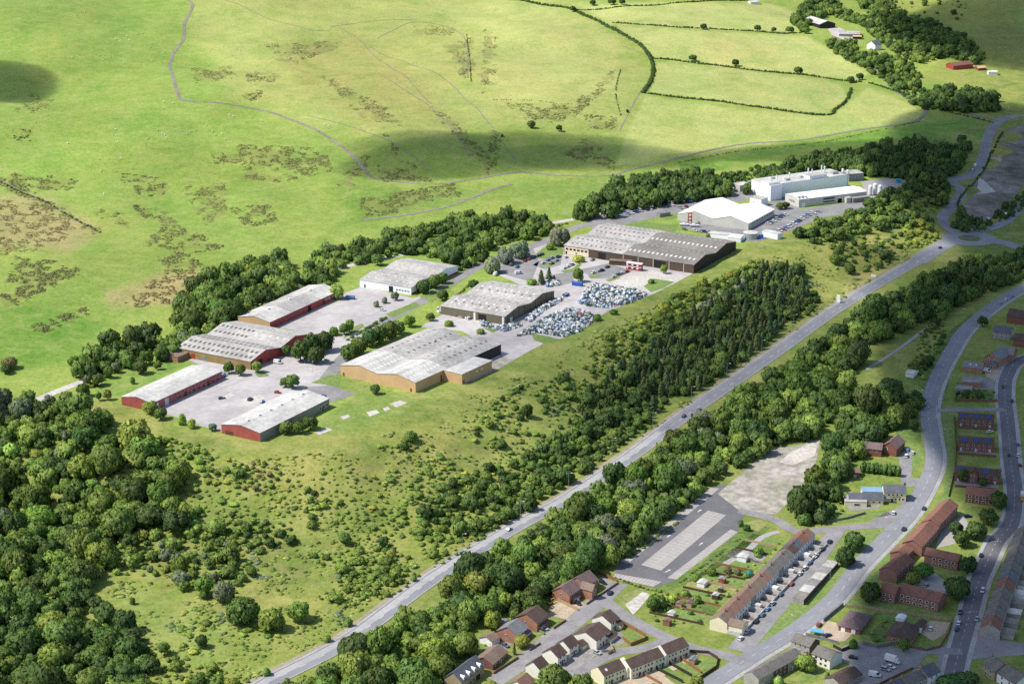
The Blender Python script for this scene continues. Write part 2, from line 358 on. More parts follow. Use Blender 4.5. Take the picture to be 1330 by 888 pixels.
def build_ground():
    vy = []
    for k in np.arange(-160, 1150, 2.2): vy.append(on_plane(665, k, 10.0)[1])
    vy = np.array(vy[::-1]); vy = vy[(vy > 500) & (vy < 5200)]
    vy = np.concatenate([[350, 420, 480], vy, np.linspace(vy[-1], 6000, 14)[1:]])
    uu = np.concatenate([np.linspace(-2.2, -.62, 30)[:-1], np.linspace(-.62, .62, 620), np.linspace(.62, 2.2, 30)[1:]])
    nx, ny = len(uu), len(vy)
    Y = np.repeat(vy, nx); X = np.tile(uu, ny) * (Y * .493 + 40)
    Z = zt(X, Y)
    px, py, d = proj(X, Y, Z)
    wob = lambda s, a: (fbm(X / s, Y / s, int(s), 3) - .5) * a
    px2 = px + wob(28, 26) + wob(9, 9); py2 = py + wob(31, 12) + wob(8, 5)
    base = np.tile(np.array([.255, .34, .076]), (len(X), 1))
    far = sstep(1500, 2300, Y)[:, None]
    base = base * (1 - far) + far * np.array([.27, .35, .08])
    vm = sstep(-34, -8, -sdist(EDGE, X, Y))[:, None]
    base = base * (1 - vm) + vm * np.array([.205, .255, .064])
    for P, c, soft in PAINT:
        P = np.array(P, float)
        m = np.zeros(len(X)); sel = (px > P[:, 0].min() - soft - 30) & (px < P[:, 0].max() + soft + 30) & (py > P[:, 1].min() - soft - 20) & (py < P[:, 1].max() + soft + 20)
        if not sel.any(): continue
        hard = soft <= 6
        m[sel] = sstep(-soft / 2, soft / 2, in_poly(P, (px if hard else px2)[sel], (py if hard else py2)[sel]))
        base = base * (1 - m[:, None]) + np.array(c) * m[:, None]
    # broad drift of tone and faint mowing / slope streaks
    drift = (.86 + .28 * fbm(X / 120, Y / 160, 30, 3))[:, None]
    base = base * drift
    base[:, 0] *= .93 + .16 * fbm(X / 45, Y / 70, 41, 3)
    bk = (vm[:, 0] * (1 - sstep(150, 190, -sdist(EDGE, X, Y))))[:, None]
    yl = sstep(.42, .66, fbm(X / 22, Y / 26, 71, 3))[:, None]; gr = sstep(.5, .7, fbm(X / 30, Y / 34, 83, 3))[:, None]
    base = base * (1 - bk * yl * .6) + bk * yl * .6 * np.array([.33, .315, .10]); base = base * (1 - bk * gr * .5) + bk * gr * .5 * np.array([.12, .185, .042])
    rush = np.zeros(len(X))
    for P, soft in RUSH:
        P = np.array(P, float)
        sel = (px > P[:, 0].min() - 30) & (px < P[:, 0].max() + 30) & (py > P[:, 1].min() - 20) & (py < P[:, 1].max() + 20)
        if sel.any(): rush[sel] = np.maximum(rush[sel], sstep(-soft * .6, soft * .6, in_poly(P, px2[sel], py2[sel])))
    rush = rush * (.35 + 1.1 * sstep(.35, .62, fbm(X / 13, Y / 20, 17, 3)))
    # scattered rush on the moor and clumps on the bank
    dN = sdist(NORTH, X, Y); dE = -sdist(EDGE, X, Y)
    moor = sstep(20, 90, dN)
    rush = np.maximum(rush, moor * .45 * sstep(.60, .74, fbm(X / 38, Y / 60, 55, 3)) * (px < 820))
    bank = sstep(0, 25, dE) * (1 - sstep(150, 190, dE))
    rush = np.maximum(rush, bank * .75 * sstep(.45, .70, fbm(X / 16, Y / 20, 61, 3)))
    me = bpy.data.meshes.new('ground')
    idx = np.arange(nx * ny).reshape(ny, nx)
    q = np.stack([idx[:-1, :-1], idx[:-1, 1:], idx[1:, 1:], idx[1:, :-1]], -1).reshape(-1, 4)
    me.vertices.add(len(X)); me.vertices.foreach_set('co', np.stack([X, Y, Z], -1).ravel())
    me.loops.add(q.size); me.loops.foreach_set('vertex_index', q.ravel().astype(np.int32))
    me.polygons.add(len(q)); me.polygons.foreach_set('loop_start', np.arange(0, q.size, 4, dtype=np.int32)); me.polygons.foreach_set('loop_total', np.full(len(q), 4, np.int32))
    me.polygons.foreach_set('use_smooth', np.ones(len(q), bool))
    me.update(calc_edges=True)
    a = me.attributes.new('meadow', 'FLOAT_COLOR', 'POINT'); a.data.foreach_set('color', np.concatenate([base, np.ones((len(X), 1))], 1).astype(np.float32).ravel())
    a = me.attributes.new('rush', 'FLOAT', 'POINT'); a.data.foreach_set('value', rush.astype(np.float32))
    m, t, p = node_mat('meadow and moor')
    at1 = N(t, 'ShaderNodeAttribute', attribute_name='meadow'); at2 = N(t, 'ShaderNodeAttribute', attribute_name='rush')
    c = at1.outputs['Color']
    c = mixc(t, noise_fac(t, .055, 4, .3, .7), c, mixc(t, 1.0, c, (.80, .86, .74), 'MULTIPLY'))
    c = mixc(t, noise_fac(t, .35, 4, .42, .72), c, mixc(t, 1.0, c, (.62, .70, .60), 'MULTIPLY'))
    c = mixc(t, noise_fac(t, .9, 2, .5, .75), c, mixc(t, 1.0, c, (1.28, 1.15, 1.15), 'MULTIPLY'))
    c = mixc(t, noise_fac(t, .012, 3, .5, .75, stretch=(1, .25, 1)), c, mixc(t, 1.0, c, (1.16, 1.04, 1.1), 'MULTIPLY'))
    c = mixc(t, noise_fac(t, .10, 5, .46, .70, rough=.7), c, mixc(t, .42, c, (.40, .37, .15)))
    c = mixc(t, noise_fac(t, .028, 4, .48, .66, stretch=(1, .6, 1)), c, mixc(t, 1.0, c, (.80, .90, .78), 'MULTIPLY'))
    # rush tussocks: threshold a tuft noise by the mask
    tuft = noise_fac(t, .16, 6, .32, .68, rough=.75)
    sub = N(t, 'ShaderNodeMath', operation='ADD'); t.links.new(tuft, sub.inputs[0]); t.links.new(at2.outputs['Fac'], sub.inputs[1])
    mr = N(t, 'ShaderNodeMapRange'); mr.inputs[1].default_value = 1.04; mr.inputs[2].default_value = 1.30; t.links.new(sub.outputs[0], mr.inputs[0])
    mm = N(t, 'ShaderNodeMath', operation='MULTIPLY'); t.links.new(mr.outputs[0], mm.inputs[0]); mm.inputs[1].default_value = .45
    c = mixc(t, mm.outputs[0], c, mixc(t, noise_fac(t, .05, 2), (.15, .165, .05), (.20, .165, .07)))
    t.links.new(c, p.inputs['Base Color']); p.inputs['Roughness'].default_value = .95; p.inputs['Specular IOR Level'].default_value = .1
    bp = N(t, 'ShaderNodeBump'); bp.inputs['Strength'].default_value = .5; bp.inputs['Distance'].default_value = .6
    t.links.new(noise_fac(t, .5, 5, .2, .8), bp.inputs['Height']); t.links.new(bp.outputs[0], p.inputs['Normal'])
    me.materials.append(m)
    structure(link('ground', me), 'green meadow, moor and bank land of the valley')
build_ground()

# ---------------------------------------------------------------- roads, yards, markings
def wpt(px, py): return np.array(at(px, py)[:2])
def smooth_line(P, step=6.0):
    P = np.asarray(P, float); out = []
    Q = np.vstack([2 * P[0] - P[1], P, 2 * P[-1] - P[-2]])
    for i in range(1, len(Q) - 2):
        p0, p1, p2, p3 = Q[i - 1:i + 3]; n = max(2, int(np.linalg.norm(p2 - p1) / step))
        for k in range(n):
            s = k / n
            out.append(.5 * ((2 * p1) + (-p0 + p2) * s + (2 * p0 - 5 * p1 + 4 * p2 - p3) * s * s + (-p0 + 3 * p1 - 3 * p2 + p3) * s ** 3))
    out.append(P[-1]); return np.array(out)
def normals(P):
    T = np.gradient(P, axis=0); T /= np.linalg.norm(T, axis=1)[:, None] + 1e-9
    return np.stack([-T[:, 1], T[:, 0]], -1)
def ribbon_mesh(mb, P, o0, o1, lift, mi=0, cross=3):
    Nn = normals(P); k = len(mb.v)
    offs = np.linspace(o0, o1, cross)
    for j in range(len(P)):
        for o in offs:
            q = P[j] + Nn[j] * o; mb.v.append((q[0], q[1], float(zt(q[0], q[1])) + lift))
    for j in range(len(P) - 1):
        for c in range(cross - 1):
            a = k + j * cross + c; mb.f.append((a, a + cross, a + cross + 1, a + 1)[::-1]); mb.m.append(mi)
def ribbon(name, pxs, width, m, lift=.06, label=None, step=6.0, world=False, cross=3):
    P = smooth_line(np.array(pxs) if world else np.array([wpt(*p) for p in pxs]), step)
    mb = MB(); ribbon_mesh(mb, P, -width / 2, width / 2, lift, cross=cross)
    structure(mb.build(name, m), label); return P
def dashes(mb, P, off, on, gap, w, lift, mi=0, skip=0):
    L = np.concatenate([[0], np.cumsum(np.linalg.norm(np.diff(P, axis=0), axis=1))]); Nn = normals(P); s = skip
    while s + on < L[-1]:
        seg = np.linspace(s, s + on, 3 if on < 12 else int(on / 5))
        c = np.stack([np.interp(seg, L, P[:, 0]), np.interp(seg, L, P[:, 1])], -1)
        n = np.stack([np.interp(seg, L, Nn[:, 0]), np.interp(seg, L, Nn[:, 1])], -1)
        ribbon_mesh(mb, c + n * off, -w / 2, w / 2, lift, mi, cross=2); s += on + gap
def area(name, pxs, m, lift=.04, label=None, h=0):
    pts = [at(*p) for p in pxs]
    import mathutils
    v = [(x, y, z + lift) for x, y, z in pts]
    tr = mathutils.geometry.tessellate_polygon([[Vector((x, y, 0)) for x, y, z in v]])
    me = bpy.data.meshes.new(name); me.from_pydata(v, [], [tuple(t) for t in tr]); me.materials.append(m); me.update()
    # faces must look up
    import bmesh
    b = bmesh.new(); b.from_mesh(me)
    for f in b.faces:
        if f.normal.z < 0: f.normal_flip()
    b.to_mesh(me); b.free()
    return structure(link(name, me), label)

marks = MB()
ROAD = [(300, 921), (350, 886), (452, 832), (563, 751), (666, 687), (736, 649), (828, 587), (889, 541), (1007, 459), (1090, 400), (1168, 353), (1198, 337), (1228, 318)]
Pm = ribbon('main_road', ROAD, 9.4, M['asphalt_road'], .10, 'grey main road running diagonally through the valley')
_mb = MB(); ribbon_mesh(_mb, Pm, 6.6, 9.0, .09); structure(_mb.build('verge_path', M['verge_path']), 'dusty footway along the main road')
_mb = MB(); ribbon_mesh(_mb, Pm, 4.8, 6.6, .08); structure(_mb.build('road_verge', M['pavement']), 'kerb strip beside the main road')
_mb = MB(); ribbon_mesh(_mb, Pm[:int(len(Pm) * .47)], .3, 4.1, .115); structure(_mb.build('worn_lane', M['lane_pale']), 'paler worn lane of the main road')
_mb = MB()
for o in (4.78, -4.9):
    Nn = normals(Pm)
    for j in range(len(Pm) - 1):
        q = [Pm[j] + Nn[j] * o, Pm[j + 1] + Nn[j + 1] * o, Pm[j + 1] + Nn[j + 1] * (o + .25), Pm[j] + Nn[j] * (o + .25)]
        zz = [float(zt(*p)) for p in q]
        _mb.hexa([(*p, z - .1) for p, z in zip(q, zz)][::-1], [(*p, z + .22) for p, z in zip(q, zz)][::-1])
structure(_mb.build('kerb', M['pavement']))
dashes(marks, Pm, 0, 4, 8, .34, .14)
dashes(marks, Pm, -4.2, 200, .1, .18, .14); dashes(marks, Pm, 4.2, 200, .1, .18, .14)
TOWN = [(1420, 335), (1326, 375), (1262, 420), (1235, 457), (1214, 498), (1206, 532), (1209, 565), (1213, 595), (1206, 622), (1181, 666), (1150, 700), (1117, 734), (1083, 777), (1032, 818), (981, 849), (930, 882), (880, 915)]
Pt = ribbon('town_road', TOWN, 9.6, M['asphalt_road'], .10, 'grey road curving past the terrace and the brick flats')
dashes(marks, Pt, 0, 4, 6, .2, .14)
for a, b in ((5.0, 7.4),):
    _mb = MB(); ribbon_mesh(_mb, Pt[14:], a, b, .09); structure(_mb.build('pavement', M['pavement']), 'footway beside the curving town road')
HIGH = [(1420, 440), (1330, 466), (1309, 486), (1305, 513), (1309, 551), (1313, 600), (1318, 640), (1313, 680), (1295, 702), (1281, 732), (1270, 757), (1261, 791), (1252, 822), (1243, 855), (1233, 900)]
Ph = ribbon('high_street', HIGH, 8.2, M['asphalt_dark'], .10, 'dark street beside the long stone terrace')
dashes(marks, Ph, 0, 3, 4, .2, .14)
_mb = MB(); ribbon_mesh(_mb, Ph, 4.2, 6.6, .09); structure(_mb.build('pavement', M['pavement']), 'footway in front of the long stone terrace')
_mb = MB(); ribbon_mesh(_mb, Ph, -6.2, -4.2, .09); structure(_mb.build('pavement', M['pavement']))
ribbon('side_street', [(1211, 533), (1250, 532), (1305, 532)], 6, M['asphalt'], .12)
ribbon('pub_lane', [(1165, 682), (1120, 683), (1070, 688), (1034, 690), (1005, 674), (960, 663)], 7.0, M['asphalt'], .07, 'lane from the town road to the empty car park')
ribbon('back_lane', [(1012, 690), (990, 697), (970, 715), (940, 733)], 3.6, M['pavement'], .08, 'pale lane behind the terrace gardens')
ribbon('close_road', [(615, 905), (692, 853), (740, 815), (778, 784), (806, 757)], 8.0, M['asphalt'], .08, 'pale residential street below the brick houses')
ribbon('close_link', [(784, 778), (806, 796), (830, 810), (866, 828), (905, 843), (940, 850), (968, 860)], 7.5, M['asphalt'], .11, 'street linking the housing close to the town road')
ribbon('mews_lane', [(866, 832), (835, 842), (806, 846), (776, 858), (745, 880)], 7, M['asphalt'], .09)
ribbon('court_road', [(1250, 846), (1215, 845), (1180, 846), (1140, 848), (1105, 845)], 6.5, M['asphalt'], .11)
area('terrace_street', [(944, 842), (1058, 707), (1080, 686), (1098, 690), (1063, 741), (974, 848)], M['asphalt'], .09, 'grey street in front of the terrace yards')
area('court', [(1075, 848), (1110, 832), (1150, 838), (1205, 850), (1190, 866), (1150, 885), (1110, 893), (1108, 865)], M['asphalt'], .08, 'parking court with the white box lorry')
area('flats_court', [(1192, 748), (1212, 742), (1230, 755), (1232, 772), (1185, 765)], M['bay'], .05)
area('flats_court', [(1222, 690), (1240, 676), (1252, 668), (1262, 690), (1240, 706), (1215, 712)], M['bay'], .05)
area('pub_yard', [(1164, 660), (1190, 636), (1196, 645), (1183, 668), (1150, 680), (1125, 680), (1150, 665)], M['asphalt'], .055)
area('pub_drive', [(1168, 590), (1183, 580), (1187, 600), (1183, 620), (1198, 622), (1194, 632), (1172, 632), (1168, 610)], M['asphalt'], .045)
area('close_pad', [(812, 785), (835, 768), (845, 772), (830, 790), (822, 798)], M['concrete'], .06)
area('church_drive', [(1278, 478), (1300, 466), (1308, 480), (1300, 500), (1280, 488)], M['patio'], .06)
area('corner_road', [(1222, 842), (1256, 820), (1330, 836), (1330, 850), (1262, 856), (1236, 874), (1215, 862)], M['asphalt'], .07)
# empty car park
area('car_park', [(806, 729), (925, 633), (940, 628), (972, 655), (958, 692), (874, 755), (848, 763), (796, 748)], M['asphalt_dark'], .04, 'empty marked car park of dark asphalt')
BAYS = [[(807, 728), (816, 731.5), (934, 634.5), (923, 633.5)], [(833, 733), (859, 740.5), (943, 669), (919, 663)], [(867, 750), (879, 752), (958, 691), (948.5, 687.5)], [(800, 744.5), (859, 755), (848, 761.5), (796, 750)]]
for q, n, dbl in zip(BAYS, (26, 22, 22, 12), (0, 1, 0, 0)):
    area('parking_bay_strip', q, M['bay'], .08)
    w = [np.array(at(*p)) for p in q]
    a0, a1, b1, b0 = w                                   # a0-a1 short end, b0-b1 far end
    if n == 12: a0, b0, b1, a1 = w[0], w[1], w[2], w[3]
    for k in range(n + 1):
        s = k / n; p = a0 * (1 - s) + b0 * s; r = a1 * (1 - s) + b1 * s
        d = (b0 - a0)[:2]; d /= np.linalg.norm(d); hw = d * .13
        marks.quad([(p[0] - hw[0], p[1] - hw[1], p[2] + .12), (r[0] - hw[0], r[1] - hw[1], r[2] + .12), (r[0] + hw[0], r[1] + hw[1], r[2] + .12), (p[0] + hw[0], p[1] + hw[1], p[2] + .12)])
    if dbl:
        p = (a0 + a1) / 2; r = (b0 + b1) / 2; d = (r - p)[:2]; d /= np.linalg.norm(d); hw = np.array([-d[1], d[0]]) * .09
        marks.quad([(p[0] - hw[0], p[1] - hw[1], p[2] + .12), (p[0] + hw[0], p[1] + hw[1], p[2] + .12), (r[0] + hw[0], r[1] + hw[1], r[2] + .12), (r[0] - hw[0], r[1] - hw[1], r[2] + .12)])
def arrow(px, py, qx, qy):
    p = np.array(at(px, py)); q = np.array(at(qx, qy)); d = (q - p)[:2]; L = np.linalg.norm(d); d /= L; n = np.array([-d[1], d[0]]); z = p[2] + .12
    P = lambda s, o: (p[0] + d[0] * s + n[0] * o, p[1] + d[1] * s + n[1] * o, z)
    marks.quad([P(0, -.3), P(L * .6, -.3), P(L * .6, .3), P(0, .3)]); marks.quad([P(L * .6, -.9), P(L, 0), P(L * .6, .9)])
arrow(866, 698, 871, 694); arrow(908, 708, 913, 704); arrow(864, 743, 871, 739); arrow(906, 665, 911, 661)
area('rubble_plot', [(932, 641), (1000, 582), (1040, 578), (1066, 568), (1060, 600), (1034, 642), (1008, 668), (962, 664)], M['rubble'], .06, 'bare rubble plot beside the car park')
area('rubble_plot', [(1012, 600), (1030, 585), (1064, 571), (1058, 592), (1030, 604)], M['concrete'], .09)
# estate yards on the bench
area('estate_yard', [(199, 534), (245, 512), (290, 491), (300, 486), (352, 478), (426, 488), (442, 500), (400, 509), (388, 506), (293, 562), (262, 553), (228, 541)], M['yard'], .03, 'pale worn parking yard between the red units')
area('estate_yard', [(232, 462), (250, 458), (326, 476), (404, 442), (432, 438), (480, 416), (502, 419), (474, 440), (442, 466), (426, 489), (352, 479), (300, 487), (270, 478)], M['yard'], .05)
area('estate_yard', [(352, 424), (440, 384), (470, 372), (536, 387), (562, 382), (530, 405), (480, 423), (440, 428), (405, 436), (378, 428)], M['yard'], .04, 'turning yard before the long red unit')
ribbon('estate_road', [(424, 492), (446, 465), (474, 440), (502, 417), (534, 399), (562, 383), (590, 365), (613, 351), (642, 337), (702, 316), (742, 298), (768, 290), (800, 284)], 9, M['asphalt'], .07, 'estate road between the sheds')
area('estate_yard', [(545, 425), (575, 408), (656, 421), (716, 388), (640, 354), (662, 334), (702, 312), (735, 322), (800, 338), (902, 354), (880, 366), (848, 382), (790, 404), (735, 438), (706, 446), (664, 469), (626, 486), (598, 499), (575, 488), (640, 452), (600, 430)], M['yard'], .05, 'yard around the olive shed and the bag heaps')
area('concrete_yard', [(786, 363), (846, 351), (884, 361), (848, 381), (812, 374)], M['concrete'], .08)
area('concrete_yard', [(606, 486), (652, 462), (668, 468), (630, 488), (600, 501)], M['rubble'], .08)
area('estate_yard', [(764, 281), (800, 272), (860, 260), (945, 245), (1002, 227), (992, 240), (976, 256), (962, 263), (936, 258), (884, 276), (836, 286), (800, 294), (768, 298)], M['asphalt'], .05, 'car park strip under the dark trees')
area('estate_yard', [(976, 252), (1000, 262), (1022, 256), (1040, 272), (1125, 260), (1140, 236), (1168, 238), (1152, 262), (1126, 273), (1066, 283), (1050, 290), (1010, 306), (985, 314), (940, 312), (884, 294), (884, 280), (972, 298), (1008, 276), (994, 266)], M['asphalt'], .06, 'yard of the white factory')
area('works_pad', [(1118, 236), (1150, 232), (1178, 234), (1150, 264), (1128, 258)], M['bay'], .09)
area('side_pad', [(396, 503), (428, 500), (462, 512), (432, 522), (410, 514)], M['asphalt'], .06)
for q in ([(313, 519), (338, 512), (345, 518), (320, 529)], [(283, 517), (300, 510), (306, 513), (290, 521)]): area('concrete_patch', q, M['concrete'], .07)
for q in ([(476, 535), (489, 532), (493, 536), (480, 541)], [(497, 530), (504, 528), (507, 531), (500, 534)], [(506, 524), (520, 520), (529, 523), (515, 529)], [(442, 541), (452, 538), (455, 541), (446, 545)], [(408, 561), (424, 555), (432, 558), (414, 565)]): area('concrete_base', q, M['concrete'], .05)
for (x0, y0, x1, y1, n) in ((279, 508, 292, 504, 5), (300, 500, 318, 495, 6), (330, 484, 345, 486, 6)):
    for k in range(n):
        s = k / n; a = np.array(at(x0 + (x1 - x0) * s * 1.2, y0 + (y1 - y0) * s * 1.2)); b = np.array(at(x0 + 10 + (x1 - x0) * s * 1.2, y0 - 6 + (y1 - y0) * s * 1.2))
        marks.quad([(a[0] - .12, a[1], a[2] + .11), (a[0] + .12, a[1], a[2] + .11), (b[0] + .12, b[1], b[2] + .11), (b[0] - .12, b[1], b[2] + .11)])
ribbon('bench_road', [(-60, 560), (20, 531), (60, 514), (105, 496), (132, 484), (158, 472), (177, 461), (201, 449), (235, 433), (297, 404), (350, 382), (403, 359), (443, 348), (490, 337), (527, 330), (600, 312), (660, 300), (722, 289), (765, 281), (800, 273), (858, 261.5), (942, 247), (1000, 228)], 6.5, M['concrete'], .09, 'pale road behind the sheds')
# roundabout and the roads around it
isl = np.array(at(1259, 309.5)[:2])
def disc(name, c, r0, r1, m, lift, label=None):
    mb = MB(); n = 40
    for k in range(n):
        a, b = 2 * math.pi * k / n, 2 * math.pi * (k + 1) / n
        pts = [(c[0] + r * math.cos(t), c[1] + r * math.sin(t)) for r, t in ((r0, a), (r1, a), (r1, b), (r0, b))]
        mb.quad([(x, y, float(zt(x, y)) + lift) for x, y in (pts if r0 > 0 else pts[1:])])
    structure(mb.build(name, m), label)
disc('roundabout', isl, 8, 21, M['asphalt_road'], .14, 'roundabout where the valley roads meet')
disc('roundabout_island', isl, 4.5, 8.6, M['rough_grass'], .2, 'grass ring of the roundabout'); disc('roundabout_island', isl, 0, 4.6, M['asphalt_dark'], .22)
ribbon('approach_road', [(1190, 341), (1212, 326), (1236, 312)], 16, M['asphalt_road'], .12)
Pf = ribbon('works_road', [(1246, 305), (1226, 290), (1226, 280), (1240, 264), (1249, 252), (1246, 243), (1236, 234), (1252, 231), (1264, 226), (1274, 212), (1279, 197), (1284, 176), (1296, 159), (1310, 153), (1340, 150)], 9.5, M['asphalt'], .13, 'road from the roundabout past the waste ground')
ribbon('valley_road', [(1262, 300), (1288, 296), (1308, 286), (1332, 263), (1370, 225)], 10, M['asphalt_road'], .13)
ribbon('valley_road', [(1270, 312), (1302, 315), (1332, 324), (1380, 338)], 12, M['asphalt_road'], .13)
area('waste_ground', [(1262, 282), (1240, 268), (1260, 240), (1275, 225), (1290, 195), (1305, 170), (1340, 158), (1390, 170), (1340, 225), (1318, 256), (1300, 278), (1280, 288)], M['waste'], .05, 'bare waste ground inside the bend of the road')
area('waste_slab', [(1271, 232), (1310, 228), (1312, 250), (1290, 258), (1268, 252)], M['concrete'], .09)
area('waste_slab', [(1283, 204), (1322, 200), (1328, 212), (1290, 220)], M['rubble'], .09)
# moor tracks
ribbon('moor_track', [(232, -8), (247, 2), (250, 9), (240, 30), (238, 52), (224, 73), (221, 88), (232, 124), (245, 131), (300, 136), (345, 144), (400, 164), (436, 185), (460, 204), (480, 228), (500, 234), (560, 239), (620, 232), (675, 224), (730, 228), (790, 228), (820, 220), (870, 208), (960, 188), (1040, 182), (1120, 168), (1180, 160), (1200, 150), (1200, 138), (1185, 132), (1160, 116), (1142, 96), (1130, 84)], 3.4, M['track'], .18, 'pale stone track winding over the moor', 5)
ribbon('moor_track', [(468, 286), (520, 280), (575, 270), (610, 258), (640, 246), (665, 239)], 3.5, M['track'], .18, 'dirt track below the moor track', 5)
ribbon('field_lane', [(1190, 128), (1222, 134), (1250, 144), (1275, 152), (1296, 157)], 4.5, M['track'], .18)
ribbon('farm_lane', [(1130, 84), (1110, 78), (1098, 68), (1100, 60), (1085, 48), (1075, 30)], 4, M['track'], .2)
area('farm_yard', [(1075, 38), (1090, 36), (1105, 44), (1110, 55), (1095, 52), (1080, 46)], M['concrete'], .35)
for k, L in enumerate(([(262, -8), (330, 16), (395, 37), (428, 40)], [(398, 150), (440, 160), (500, 180), (560, 222)], [(500, 100), (560, 140), (610, 205)], [(440, 35), (470, 55), (520, 95), (560, 135)], [(0, 232), (60, 262), (130, 302)], [(490, 50), (540, 29), (600, 45), (608, 100)], [(480, 60), (580, 105), (660, 195), (670, 212)], [(430, 35), (480, 28), (540, 26)], [(810, 60), (850, 90), (805, 170)])):
    ribbon('sheep_path', L, 1.1, M['track'], .15, step=8, cross=2)
ribbon('belt_path', [(806, 706), (830, 690), (857, 672), (885, 650), (912, 630)], 2.6, M['pavement'], .07, 'footpath under the tree belt by the car park')
ribbon('belt_path', [(1125, 480), (1160, 458), (1190, 436), (1218, 416)], 2.6, M['pavement'], .07)
ribbon('belt_path', [(978, 575), (1000, 560), (1018, 546)], 2.6, M['pavement'], .07)
for q in ([(642, 884), (672, 862), (704, 838), (744, 806), (776, 778), (768, 774), (736, 802), (700, 828), (664, 858), (634, 880)], [(700, 884), (740, 852), (780, 826), (804, 814), (812, 834), (772, 852), (738, 880)], [(606, 862), (640, 838), (660, 828), (668, 834), (640, 856), (624, 868)]): area('driveway', q, M['patio_grey'], .065)
for q in ([(792, 890), (828, 874), (872, 858), (902, 844), (906, 852), (880, 868), (850, 884), (842, 892)], [(700, 800), (720, 792), (712, 806), (700, 812)]): area('patio', q, M['patio'], .065)
for q in ([(1246, 548), (1290, 551), (1290, 555), (1246, 552)], [(1246, 582), (1292, 585), (1292, 590), (1246, 586)], [(1240, 624), (1298, 630), (1296, 634), (1240, 629)], [(1240, 504), (1262, 508), (1262, 512), (1240, 510)], [(1100, 656), (1130, 658), (1146, 654), (1140, 660), (1104, 664)]): area('patio', q, M['patio_grey'], .085)
# green verges laid over the town
def lawn(pxs, m='lawn', lift=.055, name='lawn', label=None): return area(name, pxs, M[m], lift, label)
lawn([(970, 847), (1063, 743), (1095, 700), (1110, 690), (1142, 688), (1146, 694), (1118, 720), (1085, 760), (1050, 793), (1010, 824)], label='long green verge between terrace street and town road')
lawn([(1225, 536), (1240, 540), (1240, 620), (1230, 660), (1207, 690), (1200, 680), (1226, 640), (1228, 600), (1222, 560)], label='strip of lawn beside the curving road')
lawn([(1186, 620), (1197, 600), (1197, 575), (1190, 580), (1184, 600)])
lawn([(1060, 672), (1075, 655), (1100, 668), (1150, 662), (1158, 668), (1120, 676), (1085, 678)])
lawn([(1180, 640), (1185, 632), (1192, 634), (1180, 655)])
lawn([(1098, 787), (1110, 776), (1235, 800), (1240, 810), (1180, 812), (1120, 800)])
lawn([(1112, 760), (1130, 745), (1145, 720), (1180, 690), (1190, 680), (1180, 705), (1150, 740), (1130, 770)])
lawn([(1192, 500), (1222, 440), (1260, 408), (1275, 410), (1250, 440), (1235, 480), (1228, 520), (1218, 520)], 'rough_grass')
lawn([(1246, 502), (1290, 508), (1295, 522), (1238, 522)], 'rough_grass')
lawn([(1150, 540), (1190, 520), (1196, 550), (1196, 575), (1170, 575), (1160, 555)], 'rough_grass')
lawn([(800, 775), (830, 764), (845, 768), (815, 790)], 'dry_grass')
lawn([(1040, 870), (1075, 850), (1085, 862), (1060, 880), (1040, 886)])
lawn([(956, 880), (1020, 848), (1030, 852), (985, 888)])
area('meadow_bank', [(850, 763), (885, 752), (930, 715), (960, 690), (985, 678), (1000, 684), (990, 694), (955, 722), (920, 745), (880, 762), (860, 768)], M['rough_grass'], .07)
area('meadow_bank', [(955, 682), (985, 674), (998, 680), (985, 690)], M['dry_grass'], .1)
area('belt_verge', [(812, 722), (850, 690), (905, 645), (920, 632), (925, 634), (812, 726)], M['dry_grass'], .06)
for q in ([(700, 344), (716, 346), (724, 341), (720, 339), (708, 342)], [(728, 352), (744, 349), (752, 341), (756, 343), (748, 352), (734, 355)], [(764, 359), (776, 356), (778, 359), (768, 362)], [(786, 364), (802, 359), (806, 361), (792, 366)], [(836, 372), (850, 362), (876, 366), (862, 374), (846, 380)],
          [(690, 433), (712, 437), (728, 441), (706, 446), (694, 442)], [(626, 425), (650, 428), (640, 432)], [(404, 497), (430, 486), (442, 490), (440, 503), (426, 500)], [(452, 428), (470, 420), (474, 424), (456, 434), (446, 440)], [(330, 484), (344, 482), (350, 488), (336, 490)], [(545, 385), (575, 375), (590, 362), (585, 378), (560, 392)], [(500, 408), (540, 392), (546, 396), (512, 412)],
          [(690, 335), (705, 322), (722, 318), (732, 324), (730, 334), (705, 336)], [(812, 292), (840, 288), (880, 293), (878, 300), (850, 302), (818, 297)], [(852, 281), (880, 276), (886, 281), (866, 285)]): lawn(q, 'lawn', .10)
for q in ([(700, 366), (728, 372), (744, 366), (748, 352), (722, 356), (706, 360)], [(754, 350), (790, 342), (822, 352), (800, 362), (770, 362)], [(692, 344), (706, 336), (730, 334), (728, 344), (708, 350)], [(642, 352), (664, 336), (692, 322), (700, 340), (690, 366), (660, 358)]): area('staff_car_park', q, M['asphalt'], .085)
